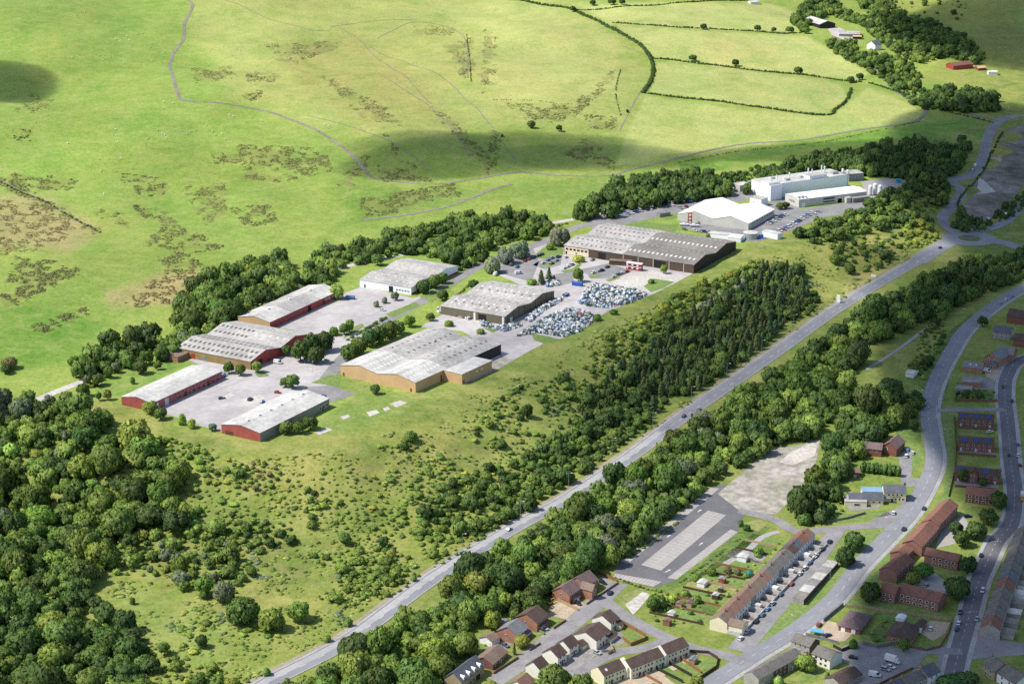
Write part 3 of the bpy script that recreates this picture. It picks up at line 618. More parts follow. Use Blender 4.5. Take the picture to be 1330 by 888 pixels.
# lines at junctions
for L in ([(1125, 676), (1160, 680), (1180, 676)], ): pass
dashes(marks, smooth_line([wpt(*p) for p in [(1150, 712), (1165, 690), (1187, 664), (1196, 648), (1196, 636), (1189, 632)]]), 0, 400, .1, .25, .16, 1)
dashes(marks, smooth_line([wpt(*p) for p in [(1040, 684), (1090, 679), (1150, 676)]]), 0, 400, .1, .2, .16, 1)
dashes(marks, smooth_line([wpt(*p) for p in [(1216, 544), (1216, 536), (1217, 526)]]), 0, 1.2, .8, .5, .18)
dashes(marks, smooth_line([wpt(*p) for p in [(1288, 703), (1302, 703)]]), 0, .7, .7, .6, .18); dashes(marks, smooth_line([wpt(*p) for p in [(1253, 795), (1272, 794)]]), 0, .7, .7, .6, .18)
dashes(marks, smooth_line([wpt(*p) for p in [(1304, 590), (1322, 591)]]), 0, .7, .7, .6, .18)
structure(marks.build('road_marking', [M['white_line'], M['yellow_line']]), 'painted road lines and parking bays')
# ---------------------------------------------------------------- buildings
class Frame:
    """footprint from eave corners A (near), B (along) and C (or a depth), h = eave height"""
    def __init__(s, A, B, C=None, h=5.0, depth=None, gz=None):
        a, b = np.array(at(*A, h)), np.array(at(*B, h))
        if gz is not None: pass
        u = (b - a)[:2]; L = np.linalg.norm(u); u /= L; n = np.array([-u[1], u[0]])
        w = float((np.array(at(*C, h))[:2] - a[:2]) @ n) if C is not None else (depth if n[1] * abs(depth) > 0 else -depth)
        s.z = min(a[2], b[2]); s.L, s.Wd = L, abs(w)
        if w > 0: s.swap = False; X = u
        else: s.swap = True; X = -n
        s.o = (a[0], a[1], s.z); s.rz = math.atan2(X[1], X[0])
        s.LX, s.LY = (s.L, s.Wd) if not s.swap else (s.Wd, s.L)
    def side(s, name):
        """-> length, function(t along side, z, out) -> local xyz, yaw of the outward normal (local, -Y = 0)"""
        sw = s.swap
        if name == 'AB': key = 'x0' if sw else 'y0'
        elif name == 'AC': key = 'y0' if sw else 'x0'
        elif name == 'CD': key = 'x1' if sw else 'y1'
        else: key = 'y1' if sw else 'x1'
        LX, LY = s.LX, s.LY
        if key == 'y0': return LX, (lambda t, z, o: (t, -o, z)), 0
        if key == 'y1': return LX, (lambda t, z, o: (t, LY + o, z)), math.pi
        if key == 'x0': return LY, (lambda t, z, o: (-o, t, z)), -math.pi / 2
        return LY, (lambda t, z, o: (LX + o, t, z)), math.pi / 2
def profile(W_, h, rise, bays, asym=.5):
    p = [(0, h)]
    for k in range(bays):
        p.append((W_ * (k + asym) / bays, h + rise)); p.append((W_ * (k + 1) / bays, h))
    return p
def add_panel(root, fr, side, t, z, w, hh, m, name, out=.03, thick=.1, pane=None, label=None):
    L, f, yaw = fr.side(side)
    o = link(name, unit_box(m), root, f(t, z, out), yaw, (w, thick, hh))
    if pane:
        q = link('pane', unit_box(pane), o, (0, -.25, 0), 0, (.82, .8, .80))
    if label: o['label'] = label
    return o
def building(name, cat, label, A, B, C=None, depth=None, h=5.0, rise=2.2, ridge='AB', bays=1, wall='white_render', roof='roof_grey', hip=False, group=None,
             wins=(), doors=(), chim=(), roofs=None, lights=(), flat=False, ov=.35, gable_mats=None, base=None, ridge_cap=None, vents=0, skip_back=False, dz=0, sink=1.5):
    fr = Frame(A, B, C, h, depth)
    root = bpy.data.objects.new(name, None); COL.objects.link(root); root.empty_display_size = .5
    root.location = (fr.o[0], fr.o[1], fr.o[2] + dz); root.rotation_euler = (0, 0, fr.rz); tag(root, label, cat, group)
    along_x = (ridge == 'AB') != fr.swap            # ridge along local X ?
    U, V = (fr.LX, fr.LY) if along_x else (fr.LY, fr.LX)
    P3 = (lambda u, v, z: (u, v, z)) if along_x else (lambda u, v, z: (v, u, z))
    flip = not along_x
    # walls
    mb = MB(); wm = [M[wall]]
    pr = [(0, h), (V, h)] if (flat or hip) else profile(V, h, rise, bays)
    def face(pts, mi=0): mb.quad(pts[::-1] if flip else pts, mi)
    mats = {'AB': 0, 'AC': 0, 'CD': 0, 'BD': 0}
    if gable_mats:
        for k, v in gable_mats.items():
            if M[v] not in wm: wm.append(M[v])
            mats[k] = wm.index(M[v])
    along = ridge == 'AB'
    # which sides are long (v=0 / v=V) and gables (u=0 / u=U)
    lo_side, hi_side, u0_side, u1_side = ('AB', 'CD', 'AC', 'BD') if along else ('AC', 'BD', 'AB', 'CD')
    face([P3(0, 0, -sink), P3(U, 0, -sink), P3(U, 0, h), P3(0, 0, h)], mats[lo_side])
    face([P3(U, V, -sink), P3(0, V, -sink), P3(0, V, h), P3(U, V, h)], mats[hi_side])
    face([P3(0, V, -sink), P3(0, 0, -sink)] + [P3(0, v, z) for v, z in pr], mats[u0_side])
    face([P3(U, 0, -sink), P3(U, V, -sink)] + [P3(U, v, z) for v, z in pr[::-1]], mats[u1_side])
    mb.build('wall', wm, root)
    # roof
    def slab(mb, u0, u1, v0, z0, v1, z1, t=.16):
        b = [P3(u0, v0, z0 + .02), P3(u1, v0, z0 + .02), P3(u1, v1, z1 + .02), P3(u0, v1, z1 + .02)]
        tt = [(x, y, z + t) for x, y, z in b]
        if flip: b, tt = b[::-1], tt[::-1]
        mb.hexa(b, tt)
    if flat:
        mb = MB(); slab(mb, -ov, U + ov, -ov, h, V + ov, h, .22); mb.build('roof', M[roof], root)
    elif hip:
        mb = MB(); e = ov; s_ = min(U, V) / 2 * .9; hh = h + .02
        c = [P3(-e, -e, hh), P3(U + e, -e, hh), P3(U + e, V + e, hh), P3(-e, V + e, hh)]
        r0, r1 = P3(s_, V / 2, h + rise), P3(U - s_, V / 2, h + rise)
        for q in ([c[0], c[1], r1, r0], [c[1], c[2], r1], [c[2], c[3], r0, r1], [c[3], c[0], r0]): mb.quad(q[::-1] if flip else q)
        mb.quad(c if flip else c[::-1]); mb.build('roof', M[roof], root)
    else:
        full = profile(V, h, rise, bays); sl = 2 * rise * bays / V
        for (s0, s1, rm) in (roofs or [(0, 1, roof)]):
            mb = MB(); u0 = s0 * U - (ov if s0 == 0 else 0); u1 = s1 * U + (ov if s1 == 1 else 0)
            for k in range(len(full) - 1):
                (v0, z0), (v1, z1) = full[k], full[k + 1]
                if k == 0: v0 -= ov; z0 -= ov * sl
                if k == len(full) - 2: v1 += ov; z1 -= ov * sl
                slab(mb, u0, u1, v0, z0, v1, z1)
            mb.build('roof', M[rm], root)
        def roof_z(v):
            for (v0, z0), (v1, z1) in zip(full[:-1], full[1:]):
                if v0 <= v <= v1 + 1e-6: return z0 + (z1 - z0) * (v - v0) / (v1 - v0), math.atan2(z1 - z0, v1 - v0)
            return h, 0
        # rooflights: (matkey, n along, [v fractions], size_u, size_v, u0 frac, u1 frac)
        for (mk, n, vs, su, sv, f0, f1) in lights:
            for vf in vs:
                z, an = roof_z(vf * V)
                for k in range(n):
                    u = U * (f0 + (f1 - f0) * (k + .5) / n)
                    o = link('rooflight', unit_box(M[mk]), root, P3(u, vf * V, z + .21), 0, (su, sv, .08) if along_x else (sv, su, .08))
                    o.rotation_euler = (an, 0, 0) if along_x else (0, -an, 0)
        if vents:
            for k in range(vents):
                mbv = MB(); mbv.cyl(0, 0, 0, .9, .55, .55, 8); mbv.cyl(0, 0, .9, 1.25, .95, .3, 8)
                mbv.build('roof_vent', M['steel_white'], root, P3(U * (k + .7) / (vents + .4), V * .5 / bays + .4, h + rise + .1))
        for (uf, vf, w_, hh_, mk) in chim:
            z, _ = roof_z(vf * V)
            c = MB(); c.box(-w_ / 2, -.35, -1.0, w_ / 2, .35, hh_)
            o = c.build('chimney', M[mk], root, P3(uf * U, vf * V, z), 0 if not flip else math.pi / 2)
            pt = MB(); pt.cyl(-w_ / 4, 0, hh_, hh_ + .5, .16, .13, 6); pt.build('pot', M['tile_terra'], o)
            pt = MB(); pt.cyl(w_ / 4, 0, hh_, hh_ + .5, .16, .13, 6); pt.build('pot', M['tile_terra'], o)
        if ridge_cap:
            c = MB()
            for k in range(bays):
                v = V * (k + .5) / bays; q = [P3(-ov, v - .25, h + rise + .12), P3(U + ov, v - .25, h + rise + .12), P3(U + ov, v + .25, h + rise + .12), P3(-ov, v + .25, h + rise + .12)]
                tt = [(x, y, z + .12) for x, y, z in q]
                c.hexa(q[::-1] if flip else q, tt[::-1] if flip else tt)
            c.build('ridge', M[ridge_cap], root)
    # windows (side, n, zs, w, hgt, t0, t1)
    for wn in wins:
        sd_, n, zs, w_, hg, t0, t1 = wn[:7]; fm = wn[7] if len(wn) > 7 else 'white_pvc'
        L = fr.side(sd_)[0]
        for z in zs:
            for k in range(n):
                add_panel(root, fr, sd_, L * (t0 + (t1 - t0) * (k + .5) / n), z, w_, hg, M[fm], 'window', pane=M['glass'])
    for (sd_, tf, w_, hg, mk) in doors:
        L = fr.side(sd_)[0]; add_panel(root, fr, sd_, L * tf, hg / 2, w_, hg, M[mk], 'door' if w_ < 2 else 'loading_door', out=.05, thick=.16)
    if base:
        sd_, mk, hh_ = base; L, f, yaw = fr.side(sd_)
        link('plinth', unit_box(M[mk]), root, f(L / 2, hh_ / 2, .05), yaw, (L, .14, hh_))
    root['_f'] = 0; del root['_f']
    return root, fr
def lean_to(root, fr, side, t0, t1, depth_, h, wall, roof, name='annex'):
    """low flat-roofed block built onto one side"""
    L, f, yaw = fr.side(side)
    o = bpy.data.objects.new(name, None); COL.objects.link(o); o.parent = root; o.location = f(L * (t0 + t1) / 2, 0, depth_ / 2); o.rotation_euler = (0, 0, yaw)
    w_ = L * (t1 - t0); d = depth_ - .05
    b = MB(); b.box(-w_ / 2, -d / 2, -1, w_ / 2, d / 2, h); b.build('wall', M[wall], o)
    b = MB(); b.box(-w_ / 2 - .2, -d / 2 - .2, h + .003, w_ / 2 + .2, d / 2 - .01, h + .25); b.build('roof', M[roof], o)
    return o

# --- the estate sheds
building('red_unit', 'industrial unit', 'long low red unit with a white roof, nearest the woods at the estate tip', (197.5, 523.5), (287.8, 482), (154, 516.7), h=5.2, rise=1.9, wall='brick_red', roof='roof_white',
         gable_mats={'AB': 'pink_render'}, wins=[('AB', 13, (3.9,), 1.6, 1.0, .30, .97, 'brick_red'), ('AB', 9, (1.4,), 1.8, 1.2, .35, .97, 'brick_red')], doors=[('AB', .20, 3.4, 4.2, 'door_white'), ('AB', .06, 3.2, 4.0, 'white_pvc'), ('AB', .47, 2.5, 3, 'door_brown'), ('AB', .8, 2.5, 3, 'door_brown')], ov=.25, vents=0)
building('grey_unit', 'industrial unit', 'grey clad unit with a red brick gable facing the wooded bank', (337.7, 562.1), (427.5, 517.5), (293.1, 548.2), h=5.4, rise=2.2, wall='grey_clad', roof='roof_white',
         gable_mats={'AC': 'brick_red'}, doors=[('AC', .8, 5.5, 2.4, 'door_brown'), ('AB', .42, 3.2, 3.8, 'dark_open'), ('AB', .56, 3.2, 3.6, 'ochre_panel'), ('AB', .9, 1.2, 2.4, 'door_red')], wins=[('AB', 3, (2.2,), 2.4, 2.2, .84, .99)], vents=6, ov=.25)
r, f = building('twin_bay_shed', 'industrial unit', 'twin ridged red shed with a grey roof dotted with dark rooflights', (325.3, 469.7), (402, 433.8), (236, 448.6), h=5.4, rise=3.2, ridge='AC', bays=2, wall='red_clad', roof='roof_pale', ov=.25,
         gable_mats={'AC': 'ochre_panel'}, lights=[('dark_panel', 15, (.07, .17, .30, .41), 1.7, 2.8, .02, .98), ('dark_panel', 8, (.58, .70), 1.6, 2.6, .5, .98), ('roof_white', 5, (.66, .82, .9), 2.2, 2.2, .02, .5)],
         doors=[('AB', .16, 4, 4.2, 'dark_open'), ('AB', .90, 3.5, 4.5, 'door_brown'), ('AB', .55, 1.4, 2.2, 'dark_open'), ('AB', .30, 1.4, 2.2, 'door_brown'), ('AC', .62, 3.4, 3.6, 'grey_clad'), ('AC', .3, 3.4, 3.6, 'grey_clad'), ('AC', .78, 3, 3.6, 'door_red')])
lean_to(r, f, 'AC', .84, 1.02, 11, 3.6, 'brick_house', 'tile_tan')
building('long_red_shed', 'industrial unit', 'very long red shed with pale roof lining the upper estate yard', (350.5, 418.5), (441.7, 377), (315, 408.5), h=5, rise=2.4, wall='red_clad', roof='roof_pale', roofs=[(0, .30, 'roof_white'), (.30, .72, 'roof_pale'), (.72, 1, 'roof_white')],
         gable_mats={'AC': 'orange_clad'}, doors=[('AB', .55, 4, 4, 'dark_open'), ('AB', .97, 4, 4.4, 'dark_open'), ('AB', .76, 3.2, 3.4, 'door_brown')], wins=[('AB', 3, (3.2,), 4.5, 1.2, .78, .95), ('AB', 5, (3.4,), 2.5, 1.0, .22, .5, 'brick_red')], vents=3, ov=.25)
r, f = building('orange_shed', 'industrial unit', 'large orange brick shed with twin white and grey roofs', (539.6, 496.6), (650.2, 447), (437.5, 476), h=6.6, rise=2.6, bays=2, wall='orange_clad', roof='roof_pale', roofs=[(0, .36, 'roof_white'), (.36, 1, 'roof_pale')], ov=.3,
         lights=[('light_panel', 9, (.10, .19, .31, .42, .58, .68, .81, .92), 1.6, 2.6, .02, .36), ('dark_panel', 9, (.14, .35, .62, .85), 1.4, 2.0, .42, .98)],
         doors=[('AB', .29, 1.4, 4, 'door_brown'), ('AC', .06, 1.3, 2.3, 'door_red'), ('AC', .96, 1.3, 2.3, 'door_red')], vents=0)
L, fs, yaw = f.side('AB')
bo = lean_to(r, f, 'AB', .315, .67, 14, 6.4, 'orange_clad', 'roof_white')
link('window', unit_box(M['white_pvc']), bo, (0, -7.05, 4.2), 0, (2, .12, 1)); link('window', unit_box(M['white_pvc']), bo, (5, -7.05, 4.2), 0, (2, .12, 1)); link('door', unit_box(M['door_red']), bo, (-14, -7.05, 1.1), 0, (1.3, .12, 2.2))
link('cladding', unit_box(M['black_clad']), r, fs(L * .84, 3.25, .1), yaw, (L * .325, .18, 6.5))
for k, (u, v, mk) in enumerate([(.5, .3, 'roof_white'), (.62, .2, 'metal'), (.7, .38, 'metal'), (.55, .72, 'metal'), (.75, .62, 'roof_white'), (.45, .85, 'metal'), (.66, .8, 'roof_white'), (.83, .3, 'metal'), (.9, .75, 'metal')]):
    b = MB(); b.box(-1.2, -.8, 0, 1.2, .8, .9); b.box(-.6, -.5, .9, .6, .5, 1.3); b.build('roof_vent', M[mk], r, (f.LX * (u if not f.swap else v), f.LY * (v if not f.swap else u), 7.9))
r, f = building('blue_white_unit', 'industrial unit', 'pale blue clad unit with half grey, half white roof by the tree strip', (534, 374), (594.5, 345.5), (466.4, 363.5), h=5.2, rise=2.2, ridge='AC', bays=2, wall='white_clad', roof='roof_pale', ov=.25,
         base=('AB', 'brick_red', 1.4), doors=[('AC', .39, 3.4, 4.2, 'dark_open'), ('AC', .9, 1.1, 2.3, 'dark_open'), ('AB', .72, 3.6, 4, 'dark_open')], wins=[('AC', 5, (2.4,), 1.8, 1.1, .03, .3)], lights=[('roof_white', 7, (.1, .22, .33), 1.4, 2.2, .03, .97)])
b = MB(); pr = profile(f.LY if not ((('AC' == 'AB') != f.swap)) else f.LX, 5.2, 2.2, 2)
r, f = building('olive_shed', 'industrial unit', 'olive brown clad shed with wavy grey roof amid bag heaps', (655.9, 411.3), (719.8, 377.5), (574, 396.7), h=5.8, rise=2.6, ridge='AC', bays=2, wall='olive_clad', roof='roof_pale', ov=.25,
         lights=[('light_panel', 8, (.1, .2, .33, .43, .6, .7, .84, .93), 1.2, 2.2, .03, .97), ('dark_panel', 7, (.15, .38, .65, .88), 1.3, 1.9, .05, .95)],
         doors=[('AC', .35, 6, 4.8, 'dark_open'), ('AC', .47, 1.4, 5.2, 'white_pvc'), ('AC', .03, 1.4, 5.4, 'white_pvc'), ('AB', .12, 3, 3.2, 'steel_white')])
for k in range(9): add_panel(r, f, 'AB', f.side('AB')[0] * (.05 + k * .112), 3.4, .5, 6.4, M['brown_clad'], 'cladding_rib', out=.06)
r, f = building('brown_warehouse', 'warehouse', 'largest brown clad warehouse with rows of white rooflights', (901.2, 344.2), (956.2, 313.8), (733.3, 318.3), h=6.4, rise=3.0, ridge='AC', bays=2, wall='brown_clad', roof='roof_grey', roofs=[(0, .54, 'roof_dark'), (.54, 1, 'roof_pale')], ov=.3,
         gable_mats={'AB': 'black_clad'}, lights=[('light_panel', 15, (.12, .62), 1.3, 3.2, .02, .54), ('light_panel', 13, (.37, .87), 1.2, 1.8, .02, .54), ('dark_panel', 11, (.08, .2, .34, .42, .6, .7, .85, .94), 1.3, 1.9, .57, .98)],
         doors=[('AC', .255, 9, 5.4, 'dark_open'), ('AC', .70, 6, 5, 'dark_open'), ('AC', .9, 1.5, 2.4, 'door_red'), ('AC', .98, 1.5, 2.4, 'door_red')])
L, fs, yaw = f.side('AC')
for k, tf in enumerate((.075, .185, .305, .42, .535)): add_panel(r, f, 'AC', L * tf, 3.2, .5, 6.2, M['cream_clad'], 'wall_post', out=.07)
add_panel(r, f, 'AC', L * .9, 3.0, L * .19, 5.6, M['cream'], 'office_front', out=.08)
for k in range(6): add_panel(r, f, 'AC', L * (.825 + .03 * k), 4.2, 2.2, 1.5, M['door_red'], 'window', out=.16, pane=M['glass'])
# small block and the red unit in front of it
building('brick_annex', 'outbuilding', 'small flat roofed brown block before the brown warehouse', (819, 340.5), (821, 338), (793.5, 335.6), h=3.2, flat=True, wall='brown_clad', roof='tile_tan', ov=.3)
def red_bus():
    x, y, z = at(833, 350.5); x2, y2, _ = at(843, 351.8)
    o = bpy.data.objects.new('red_cabin', None); COL.objects.link(o); o.location = (x - 5, y, z); o.rotation_euler = (0, 0, math.atan2(y2 - y, x2 - x) - .02)
    tag(o, 'red two-tier cabin with white bands beside the warehouse opening', 'cabin')
    b = MB(); b.box(-6, -1.6, .4, 6, 1.6, 5.0); b.build('body', M['red_clad'], o)
    b = MB(); b.box(-6.1, -1.7, 5.0, 6.1, 1.7, 5.4); b.build('roof', M['white_pvc'], o)
    b = MB(); b.box(-6.05, -1.66, 2.5, 6.05, 1.66, 2.9); b.build('band', M['white_pvc'], o)
    for zz in (1.7, 4.0):
        for k in range(6):
            w_ = link('window', unit_box(M['glass'] if k % 2 else M['white_pvc']), o, (-5 + 2 * k, -1.63, zz), 0, (1.3, .1, 1.0))
    for s in (-4, 4):
        for q in (-1.2, 1.2):
            w_ = MB(); w_.box(s - .5, q - .2, 0, s + .5, q + .2, .4); w_.build('foot', M['tyre'], o)
red_bus()
# white membrane warehouse
r, f = building('white_warehouse', 'warehouse', 'twin peaked white warehouse with smooth bright roof', (972, 290.5), (1006, 272), (881.7, 277.0), h=5.2, rise=4.0, bays=2, wall='cream_clad', roof='roof_tent', ov=.25,
         wins=[('AB', 9, (3.6,), 2.6, 1.2, .1, .95, 'grey_clad')])
# long white factory
r, f = building('white_factory', 'factory', 'long tall white factory block with chimneys on its flat roof', (997.8, 241), (1100.5, 227), depth=24, h=11.5, flat=True, wall='white_clad', roof='roof_white', ov=.1)
for u, v, hh, rr in ((.06, .15, 5, .7), (.17, .3, 5, .6), (.37, .5, 4.5, .7), (.62, .55, 5.5, .8), (.68, .6, 4, .6), (.80, .6, 6, .7), (.84, .6, 5, .8)):
    b = MB(); b.cyl(0, 0, -.2, hh, rr * .8, rr * .7, 8); b.cyl(0, 0, hh, hh + .6, rr, rr * .6, 8); b.build('chimney', M['steel_white'], r, (f.LX * (u if not f.swap else v), f.LY * (v if not f.swap else u), 11.7))
for u, v, sx, sy, sz in ((.3, .3, 4, 3, 1.6), (.5, .4, 3, 2, 1.2), (.56, .2, 5, 3, 1.8), (.9, .3, 6, 4, 2.2), (.2, .7, 3, 3, 1.5), (.75, .25, 3, 2, 1.2)):
    b = MB(); b.box(-sx / 2, -sy / 2, -.1, sx / 2, sy / 2, sz); b.build('roof_plant', M['metal'], r, (f.LX * (u if not f.swap else v), f.LY * (v if not f.swap else u), 11.7))
L, fs, yaw = f.side('AB')
bo = lean_to(r, f, 'AB', -.02, .12, 6, 12.5, 'white_clad', 'roof_white', 'stair_tower')
rw = MB(); p0 = fs(0, 11.7, 0)
r, f = building('white_works', 'factory', 'lower white works with shallow gabled roof before the tall factory', (1037.8, 259.4), (1125.8, 248.7), (1022.8, 251.8), h=6.6, rise=1.4, wall='cream_clad', roof='roof_tent', ov=.2,
         doors=[('AB', .60, 5.2, 4.4, 'white_pvc'), ('AB', .60, 4.2, 3.6, 'dark_open'), ('AB', .07, 3, 3.2, 'white_clad')], wins=[('AB', 5, (4.6,), 2.6, 1.6, .36, .52, 'grey_clad'), ('AB', 5, (2.2,), 2.6, 1.2, .36, .52, 'grey_clad'), ('AC', 3, (3.4,), 2, 2.2, .3, .7)])
L, fs, yaw = f.side('AB'); lean_to(r, f, 'AB', .74, .98, 6, 3.6, 'grey_clad', 'roof_grey'); lean_to(r, f, 'AB', .66, .73, 4, 4.2, 'cream_clad', 'roof_white')
b = MB()
for k in range(5): b.box(.4 + k * 1.7, 1 + (k % 2) * 2, 6.6, 1.6 + k * 1.7, 3.4 + (k % 2) * 2, 8.3)
b.build('roof_plant', M['metal'], r)
def block(name, cat, label, px, py, qx, qy, depth, h, wall, roof, dz=0, ov=.12, group=None, doors=(), wins=()):
    return building(name, cat, label, (px, py), (qx, qy), depth=depth, h=h, flat=True, wall=wall, roof=roof, ov=ov, group=group, doors=doors, wins=wins)
block('site_cabin', 'cabin', 'pale grey boxy plant cabin nearest the car park strip', 942, 246, 954, 244.5, 8, 6, 'grey_clad', 'roof_white', wins=[('AB', 3, (4,), 1.5, 1.4, .1, .9)])
block('site_cabin', 'cabin', 'long cream cabin block behind the factory end', 961, 241.5, 976, 239, 10, 5, 'cream_clad', 'roof_white', doors=[('AB', .3, 1.2, 2.2, 'door_brown')])
block('plant_house', 'outbuilding', 'grey plant house at the far end of the factory roof line', 1103, 226.5, 1122, 225, 14, 6.5, 'grey_clad', 'roof_pale', wins=[('AB', 5, (3.8,), 2, 1.4, .05, .95)])
block('store_shed', 'shed', 'white low store beside the round tank', 919, 303, 945, 306, 8, 3, 'white_clad', 'roof_white')
block('store_shed', 'shed', 'small white tent shed between store and tank', 945, 308, 962, 309.5, 10, 3.4, 'white_clad', 'roof_tent')
block('container', 'container', 'long white container at the edge of the bank beside parked cars', 990, 300, 1010, 304.5, 6, 4.2, 'white_clad', 'roof_white')
block('container', 'container', 'teal container standing at the end of the works pad', 1164, 233, 1170, 233.4, 3, 3, 'teal_steel', 'teal_steel')
def tank():
    x, y, z = at(975.5, 311)
    o = bpy.data.objects.new('round_tank', None); COL.objects.link(o); o.location = (x, y + 4, z); tag(o, 'round grey metal tank with a white lid below the warehouse', 'tank')
    b = MB(); b.cyl(0, 0, -.5, 4.6, 5.6, 5.6, 20); b.build('wall', M['metal'], o); b = MB(); b.cyl(0, 0, 4.6, 5.3, 5.8, 1.0, 20); b.build('lid', M['roof_white'], o)
    b = MB(); b.box(6, -2.5, 0, 9.5, 0, 3.2); o2 = b.build('water_tank', M['plain'], None, (x, y + 4, z)); o2.color = (.05, .18, .55, 1); tag(o2, 'blue box tank beside the round grey tank', 'tank')
tank()
for k, (px, py, hh, lab) in enumerate(((1130, 254, 8, 'first silver silo beside the works, nearest its wall'), (1136, 253, 9, 'taller silver silo in the middle of the three'), (1143, 251, 6.5, 'shortest silver silo on the works pad side'))):
    x, y, z = at(px, py); o = bpy.data.objects.new('silo', None); COL.objects.link(o); o.location = (x, y, z); tag(o, lab, 'silo', 'silver silos beside the works')
    b = MB(); b.cyl(0, 0, 1, hh, 1.7, 1.7, 12); b.cyl(0, 0, hh, hh + 1, 1.7, .4, 12); b.build('drum', M['steel_white'], o)
    for a in (0, 2.1, 4.2):
        b = MB(); b.box(1.3 * math.cos(a) - .12, 1.3 * math.sin(a) - .12, 0, 1.3 * math.cos(a) + .12, 1.3 * math.sin(a) + .12, 1.2); b.build('leg', M['metal'], o)
def tower(px, py, hh, label):
    x, y, z = at(px, py); o = bpy.data.objects.new('flue_stack', None); COL.objects.link(o); o.location = (x, y, z); tag(o, label, 'flue')
    b = MB(); b.cyl(0, 0, 0, hh, 1.0, .9, 10); b.build('pipe', M['steel_white'], o); b = MB(); b.cyl(0, 0, hh - 3.5, hh - 2.2, 1.9, 1.9, 10); b.build('collar', M['metal'], o)
    b = MB(); b.cyl(0, 0, hh, hh + .8, 1.2, .7, 10); b.build('cap', M['steel_white'], o)
tower(1093.5, 243, 15, 'tall white flue with a wide collar behind the factory'); tower(1100, 243, 14, 'plain white flue beside the collared one')
# red lattice mast in the yard
def mast():
    x, y, z = at(896, 291); o = bpy.data.objects.new('lattice_mast', None); COL.objects.link(o); o.location = (x, y, z); tag(o, 'rust red scaffold tower in front of the white warehouse', 'tower')
    for sx in (-1.3, 1.3):
        for sy in (-1.3, 1.3):
            b = MB(); b.box(sx - .2, sy - .2, 0, sx + .2, sy + .2, 9); b.build('post', M['brick_red'], o)
    for zz in (2.8, 5.6, 8.6):
        b = MB(); b.box(-1.7, -1.7, zz, 1.7, 1.7, zz + .35); b.build('deck', M['brick_red'], o)
mast()
for k, (px, py, lab) in enumerate(((888, 293.5, 'white boat hull on the paving left of the red scaffold tower'), (901, 294.5, 'white boat hull close under the red scaffold tower'))):
    x, y, z = at(px, py); b = MB()
    b.hexa([(-3, -.6, .5), (2.5, -.6, .5), (4, 0, .6), (2.5, .6, .5), (-3, .6, .5)], [(-3.3, -1.3, 1.7), (3, -1.3, 1.8), (5, 0, 2), (3, 1.3, 1.8), (-3.3, 1.3, 1.7)]); b.box(-1.6, -.7, 1.7, 1.2, .7, 2.5)
    tag(b.build('boat_hull', M['steel_white'], None, (x, y, z), -.2), lab, 'boat')
block('bus_shelter', 'shelter', 'glass sided shelter on the lawn by the parking strip', 857, 278, 871, 276, 5, 2.8, 'grey_clad', 'slate_light')
block('shed_annex', 'shed', 'small red hut against the twin bay shed front', 257, 461, 265, 462.5, 4, 3, 'door_red', 'roof_pale')

block('plant_house', 'outbuilding', 'low white stepped block at the foot of the tall factory end', 974, 256.5, 989, 259.5, 9, 6, 'white_clad', 'roof_pale', doors=[('AB', .4, 2.4, 3, 'dark_open')])
block('factory_tower', 'factory', 'taller white square tower on the near corner of the long factory', 999, 238.5, 1013, 237, 12, 14, 'white_clad', 'roof_white', dz=0)
block('roof_plant_room', 'factory', 'white plant room standing over the middle of the long factory roof', 1052, 229.5, 1074, 226.5, 9, 14, 'white_clad', 'roof_pale')
